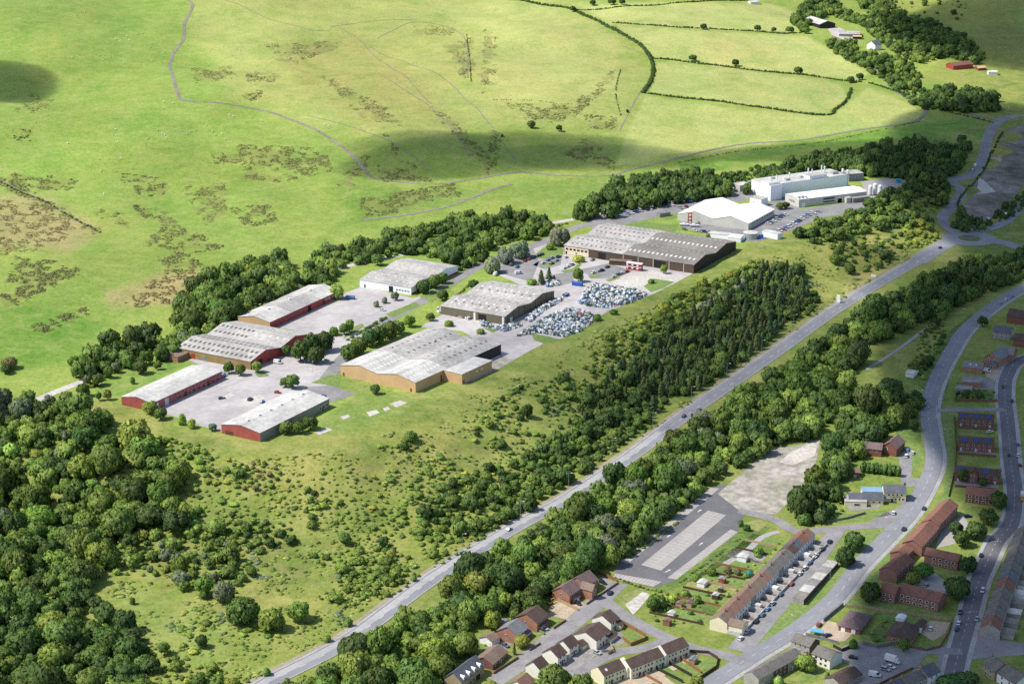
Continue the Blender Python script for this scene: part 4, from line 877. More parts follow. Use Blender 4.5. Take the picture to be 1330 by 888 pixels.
# --- houses
def houses():
    W2 = lambda side, n, w=1.3, t0=.08, t1=.92: (side, n, (1.5, 4.0), w, 1.25, t0, t1)
    B = building
    # detached brick houses along the close
    B('detached_house', 'house', 'brick house with purple brown roof and a porch, second from the car park end', (739.8, 773), (755, 762.6), (720, 764.5), h=5, rise=3.2, wall='brick_house', roof='tile_purple', wins=[W2('AB', 3), ('AC', 1, (4.2,), 1.0, 1.2, .4, .6)], doors=[('AB', .15, 1, 2.1, 'door_brown')])
    B('porch', 'porch', 'purple tiled porch fronting the brick house', (747, 778), (754, 772.5), depth=2.5, h=2.5, rise=1.0, wall='brick_house', roof='tile_purple', doors=[('AB', .5, 2.2, 2, 'white_pvc')])
    B('detached_house', 'house', 'tallest brick house with purple roof and cross gable by the car park', (760.6, 761.5), (776.5, 751.4), (744.5, 750.0), h=5.4, rise=3.6, wall='brick_house', roof='tile_purple', wins=[W2('AB', 3), ('AC', 1, (4.2,), 1.0, 1.2, .4, .6)], doors=[('AB', .5, 1.0, 2.1, 'door_white')])
    B('house_wing', 'house', 'front gabled brick wing of the tall purple roofed house', (769, 767), (775, 763), depth=7, h=5.2, rise=2.6, ridge='AC', wall='brick_house', roof='tile_tan', wins=[('AB', 1, (1.5, 4.2), 1.6, 1.3, .2, .8)])
    B('detached_house', 'house', 'brick house with brown roof and dark front canopy, below the digger yard', (697.5, 808.5), (712.3, 797.2), (674.5, 797), h=5, rise=3.4, wall='brick_house', roof='tile_brown', wins=[W2('AB', 3), ('AC', 1, (3.8,), .9, 1.1, .5, .6)], doors=[('AB', .3, 1, 2.1, 'door_white')])
    B('porch', 'porch', 'dark tiled canopy on the brown roofed brick house', (702, 813), (712, 805.5), depth=2.2, h=2.6, rise=.9, wall='brick_house', roof='tile_brown', doors=[('AB', .3, 2.2, 2, 'white_pvc')])
    B('detached_house', 'house', 'brick house with light grey slate roof and grey porch', (672.6, 825.3), (686, 814), (649, 815), h=4.8, rise=3.4, wall='brick_house', roof='slate_light', wins=[W2('AB', 2), ('AC', 1, (3.6,), .9, 1.1, .5, .6)], doors=[('AB', .75, 1, 2.1, 'dark_open')])
    B('porch', 'porch', 'grey tiled porch on the light slate brick house', (680, 829), (690.5, 820), depth=3, h=2.6, rise=.9, wall='brick_dark', roof='slate')
    B('bungalow', 'house', 'long tan roofed brick bungalow beside the dormer house', (640, 862.5), (659.5, 845), (621.5, 851), h=3, rise=2.6, wall='brick_dark', roof='tile_tan', wins=[('AB', 3, (1.5,), 1.8, 1.2, .1, .9)], doors=[('AB', .55, 1, 2.1, 'door_white')])
    r, f = B('dormer_house', 'house', 'buff stone house with slate roof and four white dormers', (599.5, 885.5), (629, 862.3), (580, 876.5), h=5, rise=3.8, wall='stone', roof='slate', wins=[('AB', 4, (1.6,), 1.4, 1.3, .05, .6, 'stone')], doors=[('AB', .72, 3.4, 2.6, 'dark_open')])
    L, fs, yaw = f.side('AB')
    for k in range(4):
        d = bpy.data.objects.new('dormer', None); COL.objects.link(d); d.parent = r; d.location = fs(L * (.14 + .235 * k), 5.1, -1.3); d.rotation_euler = (0, 0, yaw)
        b = MB(); b.box(-.8, -1.3, 0, .8, 1.2, 1.4); b.hexa([(-.8, -1.3, 1.4), (.8, -1.3, 1.4), (.8, 1.2, 1.4), (-.8, 1.2, 1.4)], [(-.05, -1.3, 2.1), (.05, -1.3, 2.1), (.05, 1.2, 2.1), (-.05, 1.2, 2.1)]); b.build('front', M['white_render'], d)
        link('window', unit_box(M['glass']), d, (0, -1.33, .75), 0, (.9, .1, .9))
    B('garage', 'garage', 'white walled garage with tan roof behind the bungalow', (639, 833), (649, 827), (623.5, 827), h=2.8, rise=1.6, wall='white_render', roof='tile_tan', doors=[('AC', .3, 2.4, 2, 'white_pvc')])
    B('garden_shed', 'shed', 'grey flat garden shed behind the light slate house', (652, 809.5), (660, 804), depth=4.5, h=2.6, flat=True, wall='grey_render', roof='slate_light')
    B('garden_room', 'shed', 'dark slate hipped outbuilding behind the tall purple roofed house', (749, 741.5), (757, 738), depth=5, h=2.8, rise=1.4, hip=True, wall='brick_house', roof='slate')
    # white walled houses between the close and the mews
    for (A, Bq, C, lab) in (((793.7, 809), (804, 801.4), (772.5, 799.5), 'white walled brown roofed house at the bend, first of five'), ((774.8, 831.7), (792.8, 818.4), (747.4, 821), 'broadest white gabled house with brown roof, beside the mews car'),
                            ((739.8, 841.5), (751.5, 833.5), (724.6, 833.5), 'white gabled brown roof house in the middle of the five'), ((724.6, 853.4), (736, 846.2), (704.8, 846), 'white gabled house just above the big garden tree'), ((701, 869), (712, 861), (683, 863), 'lowest of the five white gabled houses, beside the road')):
        B('white_house', 'house', lab, A, Bq, C, h=4.9, rise=3.0, wall='offwhite', roof='tile_brown', group='white gabled houses below the close', wins=[W2('AB', 2)], doors=[('AB', .5, 1, 2.1, 'door_brown')])
    for (A, Bq, lab) in (((806, 812), (810, 808), 'brown porch roof on the bend house'), ((757, 838.5), (764, 833.5), 'low brown roofed link behind the middle white house'), ((793, 829), (802, 822), 'low brown roofed link beside the broad white house')):
        B('lean_to', 'outbuilding', lab, A, Bq, depth=5, h=2.5, rise=1.3, wall='cream', roof='tile_brown')
    B('red_roof_house', 'house', 'house with faded red roof at the foot of the picture', (681, 893), (694, 882), (665, 884), h=3.2, rise=2.6, wall='white_render', roof='tile_terra', wins=[('AB', 2, (1.5,), 1.3, 1.2, .1, .9)])
    # cream terrace at the bottom: three stepped blocks of two or three houses
    n = 0
    for (a, b, cnt) in (((784.7, 878.5), (812.8, 867), 2), ((820, 869), (865, 851), 3), ((866.6, 850.4), (895.5, 838), 2)):
        for k in range(cnt):
            s0, s1 = k / cnt, (k + 1) / cnt
            A = (a[0] + (b[0] - a[0]) * s0, a[1] + (b[1] - a[1]) * s0); Bq = (a[0] + (b[0] - a[0]) * s1, a[1] + (b[1] - a[1]) * s1)
            B('terrace_house', 'house', ['cream terraced house with roof windows at the low end of the mews row', 'second cream house of the mews row, beside the parapet wall', 'third cream house of the mews row, past the white parapet', 'fourth cream house, in the middle of the mews row', 'fifth cream house, before the second parapet of the mews row', 'sixth cream house, by the fenced lawns of the mews row', 'last cream house of the mews row, nearest the link street'][n], A, Bq, depth=9, h=5, rise=3.0, wall='cream', roof='tile_brown', ov=.02 if cnt > 1 else .2, group='cream terrace along the mews',
              wins=[('AB', 3, (1.5, 4.0), 1.1, 1.3, .06, .94)], doors=[('AB', .72, 1, 2.1, 'door_brown')], lights=[('light_panel', 1, (.25,), 1.2, 1.4, .3, .7)] if n == 0 else [])
            n += 1
    for a, b in (((814.5, 867.5), (818.5, 866)), ((863.5, 851.5), (866, 850.5))):
        x, y, z = at(a[0], a[1], 5); f = Frame(a, b, h=5, depth=9)
        r = building('parapet_wall', 'wall', 'white parapet wall between two blocks of the cream terrace' if a[0] < 830 else 'second white parapet, nearer the link street end of the cream terrace', a, b, depth=9.2, h=5.2, rise=3.3, wall='offwhite', roof='offwhite', ov=.05)
    # long stone terrace of sixteen with yards
    A0, B0 = np.array((944.5, 810.0)), np.array((1058.8, 692.8)); NT = 16
    a = np.array(at(*A0, 5.0))[:2]; b = np.array(at(*B0, 5.0))[:2]
    roofs = ['tile_tan', 'tile_terra', 'tile_terra', 'tile_terra', 'tile_terra', 'tile_tan', 'tile_tan', 'tile_terra', 'tile_grey', 'tile_grey', 'tile_grey', 'tile_grey', 'tile_brown', 'slate', 'tile_red', 'tile_terra']
    walls = ['cream', 'white_render', 'offwhite', 'white_render', 'grey_render', 'white_render', 'offwhite', 'white_render', 'white_render', 'grey_render', 'offwhite', 'white_render', 'white_render', 'offwhite', 'white_render', 'white_render']
    yards = ['yard_brown', 'patio_grey', 'yard_brown', 'patio_grey', 'yard_brown', 'yard_brown', 'yard_brown', 'patio_grey', 'yard_brown', 'patio_grey', 'yard_brown', 'yard_brown', 'patio_grey', 'yard_brown', 'patio_grey', 'yard_brown']
    u = (b - a) / np.linalg.norm(b - a); nrm = np.array([u[1], -u[0]]); LL = np.linalg.norm(b - a)
    def pxh(p, h): x, y, _ = proj(p[0], p[1], float(zt(p[0], p[1])) + h); return (float(x), float(y))
    words_ = 'first second third fourth fifth sixth seventh eighth ninth tenth eleventh twelfth thirteenth fourteenth fifteenth last'.split()
    for k in range(NT):
        p, q = a + u * LL * k / NT, a + u * LL * (k + 1) / NT
        rt = {'tile_tan': 'tan', 'tile_terra': 'faded red', 'tile_grey': 'grey', 'tile_brown': 'dark brown', 'slate': 'blue slate', 'tile_red': 'red brown'}[roofs[k]]
        r, f = B('terrace_house', 'house', f'{words_[k]} house from the yellow end of the long terrace, {rt} roof', pxh(p, 5), pxh(q, 5), depth=9, h=5, rise=2.6, wall=walls[k], roof=roofs[k], ov=.02, group='long terrace with walled yards',
                 wins=[('AB', 2, (4.0,), 1.1, 1.3, .1, .9), ('AB', 1, (1.5,), 1.4, 1.3, .1, .5)], doors=[('AB', .72, .95, 2.1, ('door_brown', 'door_white', 'door_blue', 'door_red')[k % 4])], chim=[(.04, .5, 1.0, 1.0, 'brick_house')] if k % 2 else [])
        # walled yard in front
        dY = 7.0; o = bpy.data.objects.new('yard_wall', None); COL.objects.link(o); o.location = (p[0], p[1], float(zt(*p))); o.rotation_euler = (0, 0, math.atan2(u[1], u[0]))
        tag(o, f'whitish walled front yard of the {words_[k]} terrace house from the yellow end', 'yard wall', 'walled yards of the long terrace'); w = LL / NT
        for nm, bx in (('side_wall', (0, -dY, -.5, .3, -.05, 1.7 if k % 3 else 2.1)), ('front_wall', (.3, -dY, -.5, w - .002, -dY + .3, 1.5)), ('floor', (.3, -dY + .3, -.4, w - .002, -.08, .16))):
            m_ = MB(); m_.box(*bx); m_.build(nm, M['wall_white' if nm != 'floor' else yards[k]], o)
        if k % 3 == 1:
            m_ = MB(); m_.box(1.2, -4.5, .16, 4.0, -.1, 2.4); m_.build('outhouse', M['white_render' if k % 2 else 'wall_white'], o)
    # yellow end block
    B('end_house', 'house', 'cream yellow gabled extension at the near end of the long terrace', pxh(a + nrm * 7.5 + u * .5, 4.6), pxh(a + nrm * 7.5 + u * 8, 4.6), depth=7.4, h=4.6, rise=1.8, ridge='AC', wall='cream', roof='tile_tan', wins=[('AB', 1, (1.6, 3.6), 1.2, 1.1, .2, .8), ('AC', 1, (1.5,), 1.3, 1.2, .3, .7)], doors=[('AC', .75, 1, 2.1, 'door_white')])
    # garages
    r, f = B('garage_block', 'garage', 'low block of flat roofed garages on the long green verge', (1044, 778.4), (1089, 727.7), (1029.5, 775), h=3, flat=True, wall='dark_brick', roof='roof_pale', ov=.1, gable_mats={'AC': 'grey_render'})
    for k, mk in enumerate(('roof_dark', 'roof_white', 'roof_grey', 'concrete', 'roof_grey', 'roof_pale')):
        L, W_ = f.L, f.Wd; u0 = L * k / 6; u1 = L * (k + 1) / 6 - .05
        m_ = MB(); m_.box(*((u0, .1, 3.25, u1, W_ - .1, 3.32) if not f.swap else (.1, u0, 3.25, W_ - .1, u1, 3.32))); m_.build('roof_panel', M[mk], r)
    for k in range(9): add_panel(r, f, 'CD', f.L * (k + .5) / 9, 1.2, 2.4, 2.1, M['door_brown'], 'garage_door', out=.05)
    # lower right houses
    B('grey_house', 'house', 'grey rendered house with dark brick gable facing the court', (1051.4, 839.6), (1064.7, 831), (1027, 831.7), h=4.8, rise=2.4, ridge='AC', wall='grey_render', roof='tile_grey', gable_mats={'AB': 'dark_brick'}, wins=[('AC', 3, (1.4, 3.8), 1.1, 1.1, .1, .9)], doors=[('AC', .1, 1, 2.1, 'door_brown')])
    B('grey_house', 'house', 'pale pebbledash house with grey roof beside the round tree', (1078, 857), (1094, 847.5), (1054.4, 848), h=4.8, rise=2.4, ridge='AC', wall='offwhite', roof='tile_grey', wins=[('AC', 3, (1.4, 3.8), 1.2, 1.1, .1, .9, 'slate_light')], doors=[('AC', .9, 1, 2.1, 'door_white')])
    a2, b2 = np.array(at(985.5, 882.6, 4.7))[:2], np.array(at(1042.6, 850.4, 4.7))[:2]
    for k, lab in enumerate(('grey roofed house at the near end of the verge row', 'middle grey roofed house of the verge row', 'far house of the verge row, next to the brick gable')):
        B('row_house', 'house', lab, pxh(a2 + (b2 - a2) * k / 3, 4.7), pxh(a2 + (b2 - a2) * (k + 1) / 3, 4.7), depth=8.5, h=4.7, rise=2.4, wall=('grey_render', 'dark_brick', 'grey_render')[k], roof='tile_grey', ov=.02, group='grey row beside the town road', wins=[('AB', 3, (1.4, 3.7), 1.1, 1.1, .08, .92)], doors=[('AB', .3, 1, 2.1, 'door_white')])
    B('bungalow', 'house', 'long brown roofed bungalow at the bottom edge below the van', (1092, 889), (1119.5, 874.5), (1071, 880), h=3, rise=2.2, wall='grey_render', roof='tile_brown', wins=[('AB', 4, (1.4,), 1.2, 1.1, .05, .95)])
    r, f = B('hip_bungalow', 'house', 'brick bungalow with hipped brown roof on a sandy drive', (1117, 817.5), (1131.7, 798), (1088, 812.8), h=2.7, rise=2.8, ridge='AB', hip=True, wall='brick_dark', roof='tile_purple', ov=.5, wins=[('AB', 3, (1.4,), 1.2, 1.1, .1, .9)], doors=[('AC', .78, 2.0, 2.3, 'white_pvc'), ('AC', .3, 2.0, 2.3, 'white_pvc')])
    B('hip_bungalow', 'house', 'hipped brown bungalow beside the gravel drive with two white cars', (1184, 830.5), (1196, 812), (1151.5, 823.5), h=2.7, rise=3.2, ridge='AB', hip=True, wall='brick_house', roof='tile_brown', ov=.5, wins=[('AC', 2, (1.4,), 1.3, 1.1, .1, .9)])
    B('house_wing', 'house', 'low brown roofed wing of the bungalow by the gravel drive', (1196, 815), (1204, 806), (1186, 813), h=2.6, rise=1.8, hip=True, wall='brick_house', roof='tile_brown')
    B('slate_house', 'house', 'white walled house with dark slate roof at the court corner', (1205.7, 879), (1221, 871.3), depth=9, h=5, rise=3, wall='white_render', roof='slate', wins=[('AB', 2, (1.5, 3.9), 1.0, 1.2, .1, .9)], chim=[(.03, .5, 1.2, 1.2, 'brick_house')])
    B('grey_cottage', 'house', 'grey slated cottage joined to the dark slate corner house', (1180, 891), (1205, 879.6), depth=8.5, h=4.6, rise=2.8, wall='grey_render', roof='tile_grey', wins=[('AB', 4, (1.5, 3.6), 1.0, 1.1, .05, .95)], chim=[(.03, .5, 1.2, 1.2, 'brick_house')], ov=.05)
    B('grey_cottage', 'house', 'cottage with a small slate roof left of the grey one', (1160, 899), (1179, 891.5), depth=8.5, h=4.4, rise=2.8, wall='brick_dark', roof='slate', chim=[(.3, .5, 1.2, 1.2, 'brick_house')], ov=.05)
    # long dark terrace on the high street
    a3, b3 = np.array(at(1299, 819, 5))[:2], np.array(at(1343, 690, 5))[:2]
    for k in range(11):
        B('stone_terrace_house', 'house', f'{words_[k]} house from the low end of the dark stone terrace on the high street', pxh(a3 + (b3 - a3) * k / 11, 5), pxh(a3 + (b3 - a3) * (k + 1) / 11, 5), depth=9.5, h=5, rise=2.8, wall='grey_render' if k == 0 else 'stone', roof='tile_red' if k in (0, 4) else ('slate' if k == 5 else 'tile_grey'), ov=.02, group='dark stone terrace on the high street',
          wins=[('CD', 2, (1.5, 4.0), 1.0, 1.3, .1, .9), ('AB', 2, (1.5, 4.0), 1.0, 1.3, .1, .9)], doors=[('CD', .5, .95, 2.1, 'door_brown')], chim=[(.03, .5, 1.3, 1.2, 'stone'), (.97, .5, 1.3, 1.2, 'stone')])
        if k < 10:
            p = a3 + (b3 - a3) * (k + .25) / 11; q = a3 + (b3 - a3) * (k + .75) / 11; d = (q - p) / np.linalg.norm(q - p); nn = np.array([d[1], -d[0]])
            B('rear_extension', 'outbuilding', f'flat rear extension behind the {words_[k]} dark terrace house', pxh(p + nn * 6.1, 3), pxh(q + nn * 6.1, 3), depth=5.9, h=3, flat=True, wall='white_render' if k in (4, 5) else 'grey_render', roof='roof_white' if k in (2, 4) else 'roof_dark', group='rear extensions of the dark terrace')
    for k, (A, Bq, lab, wl) in enumerate((((1276, 861), (1292, 872), 'buff stone house in shade at the bottom corner', 'stone'), ((1295, 872), (1318, 888), 'white fronted house in deep shade at the bottom corner', 'white_render'))):
        B('corner_house', 'house', lab, A, Bq, depth=10, h=5, rise=3, wall=wl, roof='tile_grey', wins=[('AB', 2, (1.5, 3.9), 1.1, 1.3, .1, .9)], chim=[(.04, .5, 1.2, 1.2, 'brick_house')])
    # brick flats
    WF = lambda side, n, t0=.04, t1=.97: (side, n, (1.5, 4.1), 1.7, 1.3, t0, t1)
    fl = 'red brown roofed brick flats'
    B('brick_flats', 'flats', 'front block of red brick flats with twelve white windows', (1218.5, 781.5), (1230, 771), (1163, 770.4), h=5.6, rise=2.6, ridge='AC', wall='brick_flat', roof='tile_red', group=fl, wins=[WF('AC', 6)])
    B('brick_flats', 'flats', 'short stepped block at the tree end of the front flats', (1162.5, 770.7), (1170, 763.8), (1142, 767), h=5.6, rise=2.6, ridge='AC', wall='brick_flat', roof='tile_red', group=fl, wins=[WF('AC', 2)])
    B('brick_flats', 'flats', 'gabled wing of the flats beside the two courtyard trees', (1165, 745), (1187, 727), (1142, 739), h=5.6, rise=2.8, wall='brick_flat', roof='tile_red', group=fl, wins=[WF('AB', 5)])
    B('brick_flats', 'flats', 'low linking block of the flats along the town road', (1177, 722), (1187, 712), (1157, 716.5), h=5.0, rise=2.0, wall='brick_flat', roof='tile_red', group=fl)
    B('brick_flats', 'flats', 'nearer half of the long flats wing above the link', (1197.6, 709.7), (1220, 683), (1174.6, 701.6), h=5.6, rise=2.8, wall='brick_flat', roof='tile_red', group=fl, wins=[WF('AB', 6)])
    B('brick_flats', 'flats', 'far half of the long flats wing toward the bend', (1219, 682.5), (1244, 654.5), (1199, 675.5), h=6.0, rise=2.8, wall='brick_flat', roof='tile_red', group=fl, wins=[WF('AB', 6)])
    B('brick_flats', 'flats', 'cross wing of the flats facing the small courtyard', (1244, 728.5), (1250, 721.5), (1199, 721), h=5.6, rise=2.4, ridge='AC', wall='brick_flat', roof='tile_red', group=fl, wins=[WF('AC', 4, .05, .8)])
    # right side houses
    def solar(r, f, spec):
        for (t, w_) in spec:
            z0 = 5.0; L, fs, yaw = f.side('AB')
            an = math.atan2(2.6, f.Wd / 2)
            for i in range(3):
                for j in range(2):
                    o = link('solar_panel', unit_box(M['solar']), r, fs(L * t + (i - 1) * 1.1, 5.0 + 2.6 * (.36 + .36 * j) + .28, -f.Wd / 2 * (.36 + .36 * j)), yaw, (1.02, 1.6, .06))
                    o.rotation_euler = Matrix.Rotation(yaw, 3, 'Z').to_4x4().to_euler() if False else (an, 0, yaw) if yaw == 0 else (an, 0, yaw)
    for A, Bq, lab, sp in (((1244.8, 543.5), (1291, 546.5), 'red brick row with three solar panel arrays, beside the link street', (.14, .5, .84)), ((1245, 574.5), (1291, 577.5), 'red brick row with solar panels, below the first such row', (.17, .5, .82)), ((1240, 613), (1299, 619), 'red brick row with a central gable and spread solar panels', (.13, .68))):
        r, f = B('brick_row', 'house', lab, A, Bq, depth=9, h=5, rise=2.6, wall='brick_dark', roof='tile_brown', wins=[('AB', 6, (1.5, 4.0), 1.4, 1.2, .03, .97)], doors=[('AB', .08, 1, 2.1, 'door_white'), ('AB', .5, 1, 2.1, 'door_white'), ('AB', .9, 1, 2.1, 'door_white')], group='red brick rows with solar roofs')
        solar(r, f, [(t, 3) for t in sp])
    B('gable_bay', 'house', 'projecting gabled bay on the central brick row', (1257, 615.5), (1270, 617), depth=6, h=5.2, rise=2.8, ridge='AC', wall='brick_dark', roof='tile_brown', wins=[('AB', 1, (1.5, 4.2), 1.8, 1.3, .2, .8)])
    B('brick_block', 'flats', 'square red brick block behind a shading tree', (1254.5, 641), (1293, 646), depth=10, h=5, rise=2.6, wall='brick_dark', roof='tile_red', wins=[('AB', 4, (1.5, 4.0), 2.0, 1.3, .03, .97)])
    B('cross_house', 'house', 'large brick house with grey slate roof and bay gable, like a chapel', (1279, 464), (1297, 468), depth=16, h=5, rise=4.6, ridge='AC', wall='brick_house', roof='slate_light', wins=[('AB', 2, (1.6, 4.2), 1.4, 1.3, .1, .9)])
    B('cross_wing', 'house', 'grey roofed cross wing of the chapel like house', (1297, 458), (1315, 461), depth=10, h=4.8, rise=3.6, wall='brick_house', roof='slate_light', wins=[('AB', 3, (1.6, 4.0), 1.2, 1.2, .1, .9)])
    B('bay_room', 'porch', 'rounded slate roofed bay in front of the chapel like house', (1281, 472.5), (1293, 474.5), depth=5, h=3, rise=1.8, hip=True, wall='brick_house', roof='slate', wins=[('AB', 4, (1.5,), 1.1, 1.5, .03, .97)])
    B('coach_house', 'outbuilding', 'brick coach house with grey roof and two skylights', (1250.5, 475.5), (1275.5, 479), depth=8.5, h=3.6, rise=2.4, wall='brick_house', roof='slate_light', lights=[('light_panel', 2, (.25,), .9, 1.3, .2, .8)], wins=[('AB', 2, (1.6,), 1.0, 1.1, .1, .5)])
    block('flat_workshop', 'outbuilding', 'flat grey roofed workshop below the coach house', 1249, 495.5, 1274, 497.5, 11, 3.2, 'brick_house', 'roof_grey')
    block('low_store', 'outbuilding', 'low flat pale store beside the road lawn', 1241, 504.5, 1262, 506.5, 8, 2.8, 'grey_render', 'roof_grey')
    B('far_house', 'house', 'grey roofed house in shade at the upper bend', (1290, 430), (1312, 433), depth=10, h=4.8, rise=3, wall='grey_render', roof='slate', wins=[('AB', 3, (1.5, 3.9), 1.1, 1.2, .1, .9)])
    B('far_house', 'house', 'brown roofed house in shade at the picture edge', (1308, 410), (1336, 414), depth=14, h=5, rise=3.4, wall='brick_dark', roof='tile_brown')
    B('far_house', 'house', 'brown roofed house at the edge above the church drive', (1316, 440), (1340, 444), depth=10, h=5, rise=3, wall='brick_dark', roof='tile_brown')
    # house and pub by the bend
    B('lane_house', 'house', 'red brick gabled house with purple roof above the tall hedge', (1145.4, 579), (1164.5, 582.8), depth=14, h=5, rise=3.4, ridge='AC', wall='brick_dark', roof='tile_purple', wins=[('AB', 1, (4.0,), 2.2, 1.5, .05, .5)])
    B('lane_house_wing', 'house', 'purple roofed side wing of the red brick house above the hedge', (1121, 581.5), (1145, 584), depth=8, h=4.6, rise=2.6, wall='brick_dark', roof='tile_purple', wins=[('AB', 3, (3.6,), 1.2, 1.2, .05, .9)])
    B('hut', 'shed', 'small red brick hut under the trees behind the pub', (1106, 613), (1116, 614), depth=6, h=3, rise=1.2, wall='brick_dark', roof='tile_purple', doors=[('AB', .5, 1.6, 1.8, 'door_white')])
    r, f = B('public_house', 'pub', 'cream two storey public house with slate roof', (1148.5, 639), (1177, 639.5), depth=9, h=5.6, rise=2.8, wall='cream', roof='slate', wins=[('AB', 4, (4.2,), 1.1, 1.3, .12, .9, 'offwhite'), ('AB', 3, (1.7,), 1.1, 1.4, .45, .95, 'offwhite')], doors=[('AB', .38, 1.1, 2.2, 'door_brown')], chim=[(.97, .5, 1.0, 1.1, 'dark_brick')])
    add_panel(r, f, 'AB', f.L * .52, 3.05, 6, .5, M['ochre_panel'], 'sign_board', out=.06); add_panel(r, f, 'AB', f.L * .2, 2.7, 5, .25, M['slate_light'], 'porch_canopy', out=1.0, thick=2)
    B('pub_wing', 'pub', 'single storey slate roofed wing of the cream public house', (1103, 648), (1147.5, 648.5), depth=8, h=3.2, rise=2.2, wall='cream', roof='slate', wins=[('AB', 3, (1.6,), 1.2, 1.2, .45, .98, 'offwhite')])
    block('pub_lounge', 'pub', 'flat white roofed lounge at the lawn end of the public house', 1097.5, 651, 1126, 652, 9, 3, 'cream', 'roof_pale', wins=[('AB', 1, (1.5,), 3.6, 1.3, .3, .8, 'offwhite')])
    block('conservatory', 'outbuilding', 'blue glazed roof behind the public house wing', 1120, 638.5, 1146, 639, 7, 3.6, 'cream', 'glass_roof')
    # clearing sheds
    B('garden_shed', 'shed', 'white shed standing alone in the grassy belt clearing', (1176, 484), (1186, 486), depth=9, h=2.6, rise=.8, wall='white_render', roof='roof_white')
    # far farms
    B('farm_barn', 'barn', 'large grey barn with dark open gable at the far farm', (1064.5, 31), (1085, 30.5), depth=38, h=5.5, rise=3.5, ridge='AC', wall='black_clad', roof='roof_white')
    B('farm_shed', 'barn', 'broad low farm shed with patched grey roof', (1090, 43.5), (1117, 45), depth=22, h=4, rise=2, wall='grey_clad', roof='roof_pale')
    B('farm_shed', 'barn', 'small rusty orange roofed lean-to at the far farm', (1108, 47.5), (1119, 48), depth=7, h=3.2, rise=1, wall='black_clad', roof='orange_clad')
    B('farmhouse', 'house', 'white farmhouse with steep gable among the trees', (1126, 57), (1137, 59), depth=10, h=6, rise=4, ridge='AC', wall='white_render', roof='slate')
    block('farm_shed', 'shed', 'small white roofed shed beside the farmhouse yard', 1151, 54.5, 1161, 55, 9, 3.2, 'grey_clad', 'roof_white')
    B('red_barn', 'barn', 'long dull red barn alone on the far field', (1238.5, 85), (1264, 83), depth=12, h=5, rise=2.5, wall='red_clad', roof='tile_red')
    B('farm_shed', 'shed', 'small orange roofed shed right of the red barn', (1271, 88.5), (1281, 88), depth=8, h=3, rise=1.5, wall='brick_dark', roof='orange_clad')
    B('farm_shed', 'shed', 'small white shed farthest right of the red barn', (1284, 93.5), (1296, 94), depth=8, h=3.4, rise=1.2, wall='white_render', roof='roof_white')
    B('farm_shed', 'shed', 'tiny white shed at the top edge above the hedges', (975, 2), (987, 2.5), depth=8, h=3.4, rise=1.2, wall='white_render', roof='roof_white')
houses()
# ---------------------------------------------------------------- vehicles
def car_meshes(kind):
    L, Wd, H = dict(car=(4.1, 1.75, 1.45), estate=(4.5, 1.8, 1.62), van=(5.3, 2.0, 2.3), pickup=(4.9, 1.85, 1.7))[kind]
    b = MB(); l2, w2 = L / 2, Wd / 2
    waist = .82 if kind != 'van' else 1.15
    ring = [(-l2, -w2 * .86), (-l2 + .25, -w2), (l2 - .45, -w2), (l2, -w2 * .78), (l2, w2 * .78), (l2 - .45, w2), (-l2 + .25, w2), (-l2, w2 * .86)]
    b.hexa([(x * .98, y * .94, .28) for x, y in ring], [(x, y, .62) for x, y in ring])
    b.hexa([(x, y, .62) for x, y in ring], [(x * .965, y * .95, waist - (.06 if x > 0 and kind != 'van' else 0)) for x, y in ring])
    if kind == 'car': c0, c1, r0, r1 = -l2 + .12, l2 * .42, -l2 + .75, l2 * .10
    elif kind == 'estate': c0, c1, r0, r1 = -l2 + .06, l2 * .45, -l2 + .3, l2 * .14
    elif kind == 'pickup': c0, c1, r0, r1 = -.5, l2 * .48, -.3, l2 * .2
    else: c0, c1, r0, r1 = l2 * .30, l2 * .80, l2 * .30, l2 * .50
    wt, wb = w2 * .74, w2 * .92
    b.hexa([(r0 - .03, -wt - .03, H - .07), (r1 + .03, -wt - .03, H - .07), (r1 + .03, wt + .03, H - .07), (r0 - .03, wt + .03, H - .07)], [(r0 + .1, -wt + .08, H), (r1 - .1, -wt + .08, H), (r1 - .1, wt - .08, H), (r0 + .1, wt - .08, H)])
    if kind == 'van': b.hexa([(-l2 + .03, -w2 * .93, waist), (l2 * .30, -w2 * .93, waist), (l2 * .30, w2 * .93, waist), (-l2 + .03, w2 * .93, waist)], [(-l2 + .1, -w2 * .86, H), (l2 * .30, -w2 * .86, H), (l2 * .30, w2 * .86, H), (-l2 + .1, w2 * .86, H)])
    body = b.mesh('body', M['paint'])
    g = MB(); g.hexa([(c0, -wb, waist - .08), (c1, -wb, waist - .08), (c1, wb, waist - .08), (c0, wb, waist - .08)], [(r0, -wt, H - .06), (r1, -wt, H - .06), (r1, wt, H - .06), (r0, wt, H - .06)])
    glass = g.mesh('windows', M['glass'])
    w = MB(); n = 10; c = [(.31 * math.cos(2 * math.pi * i / n), .31 * math.sin(2 * math.pi * i / n)) for i in range(n)]
    w.hexa([(x, -.1, z) for x, z in c], [(x, .1, z) for x, z in c]); wheel = w.mesh('wheel', M['tyre'])
    hl = MB(); hl.box(-.06, -.17, -.08, .06, .17, .08); head = hl.mesh('headlight', M['lamp_glass'])
    return dict(body=body, glass=glass, wheel=wheel, head=head, L=L, W=Wd)
CARS = {k: car_meshes(k) for k in ('car', 'estate', 'van', 'pickup')}
CC = dict(white=(.75, .75, .74), silver=(.42, .44, .47), grey=(.16, .17, .18), black=(.018, .018, .022), red=(.42, .03, .03), blue=(.04, .12, .38), dark_blue=(.02, .035, .10), light_blue=(.14, .32, .60), slate=(.10, .13, .19), maroon=(.16, .02, .025), green=(.03, .10, .06))
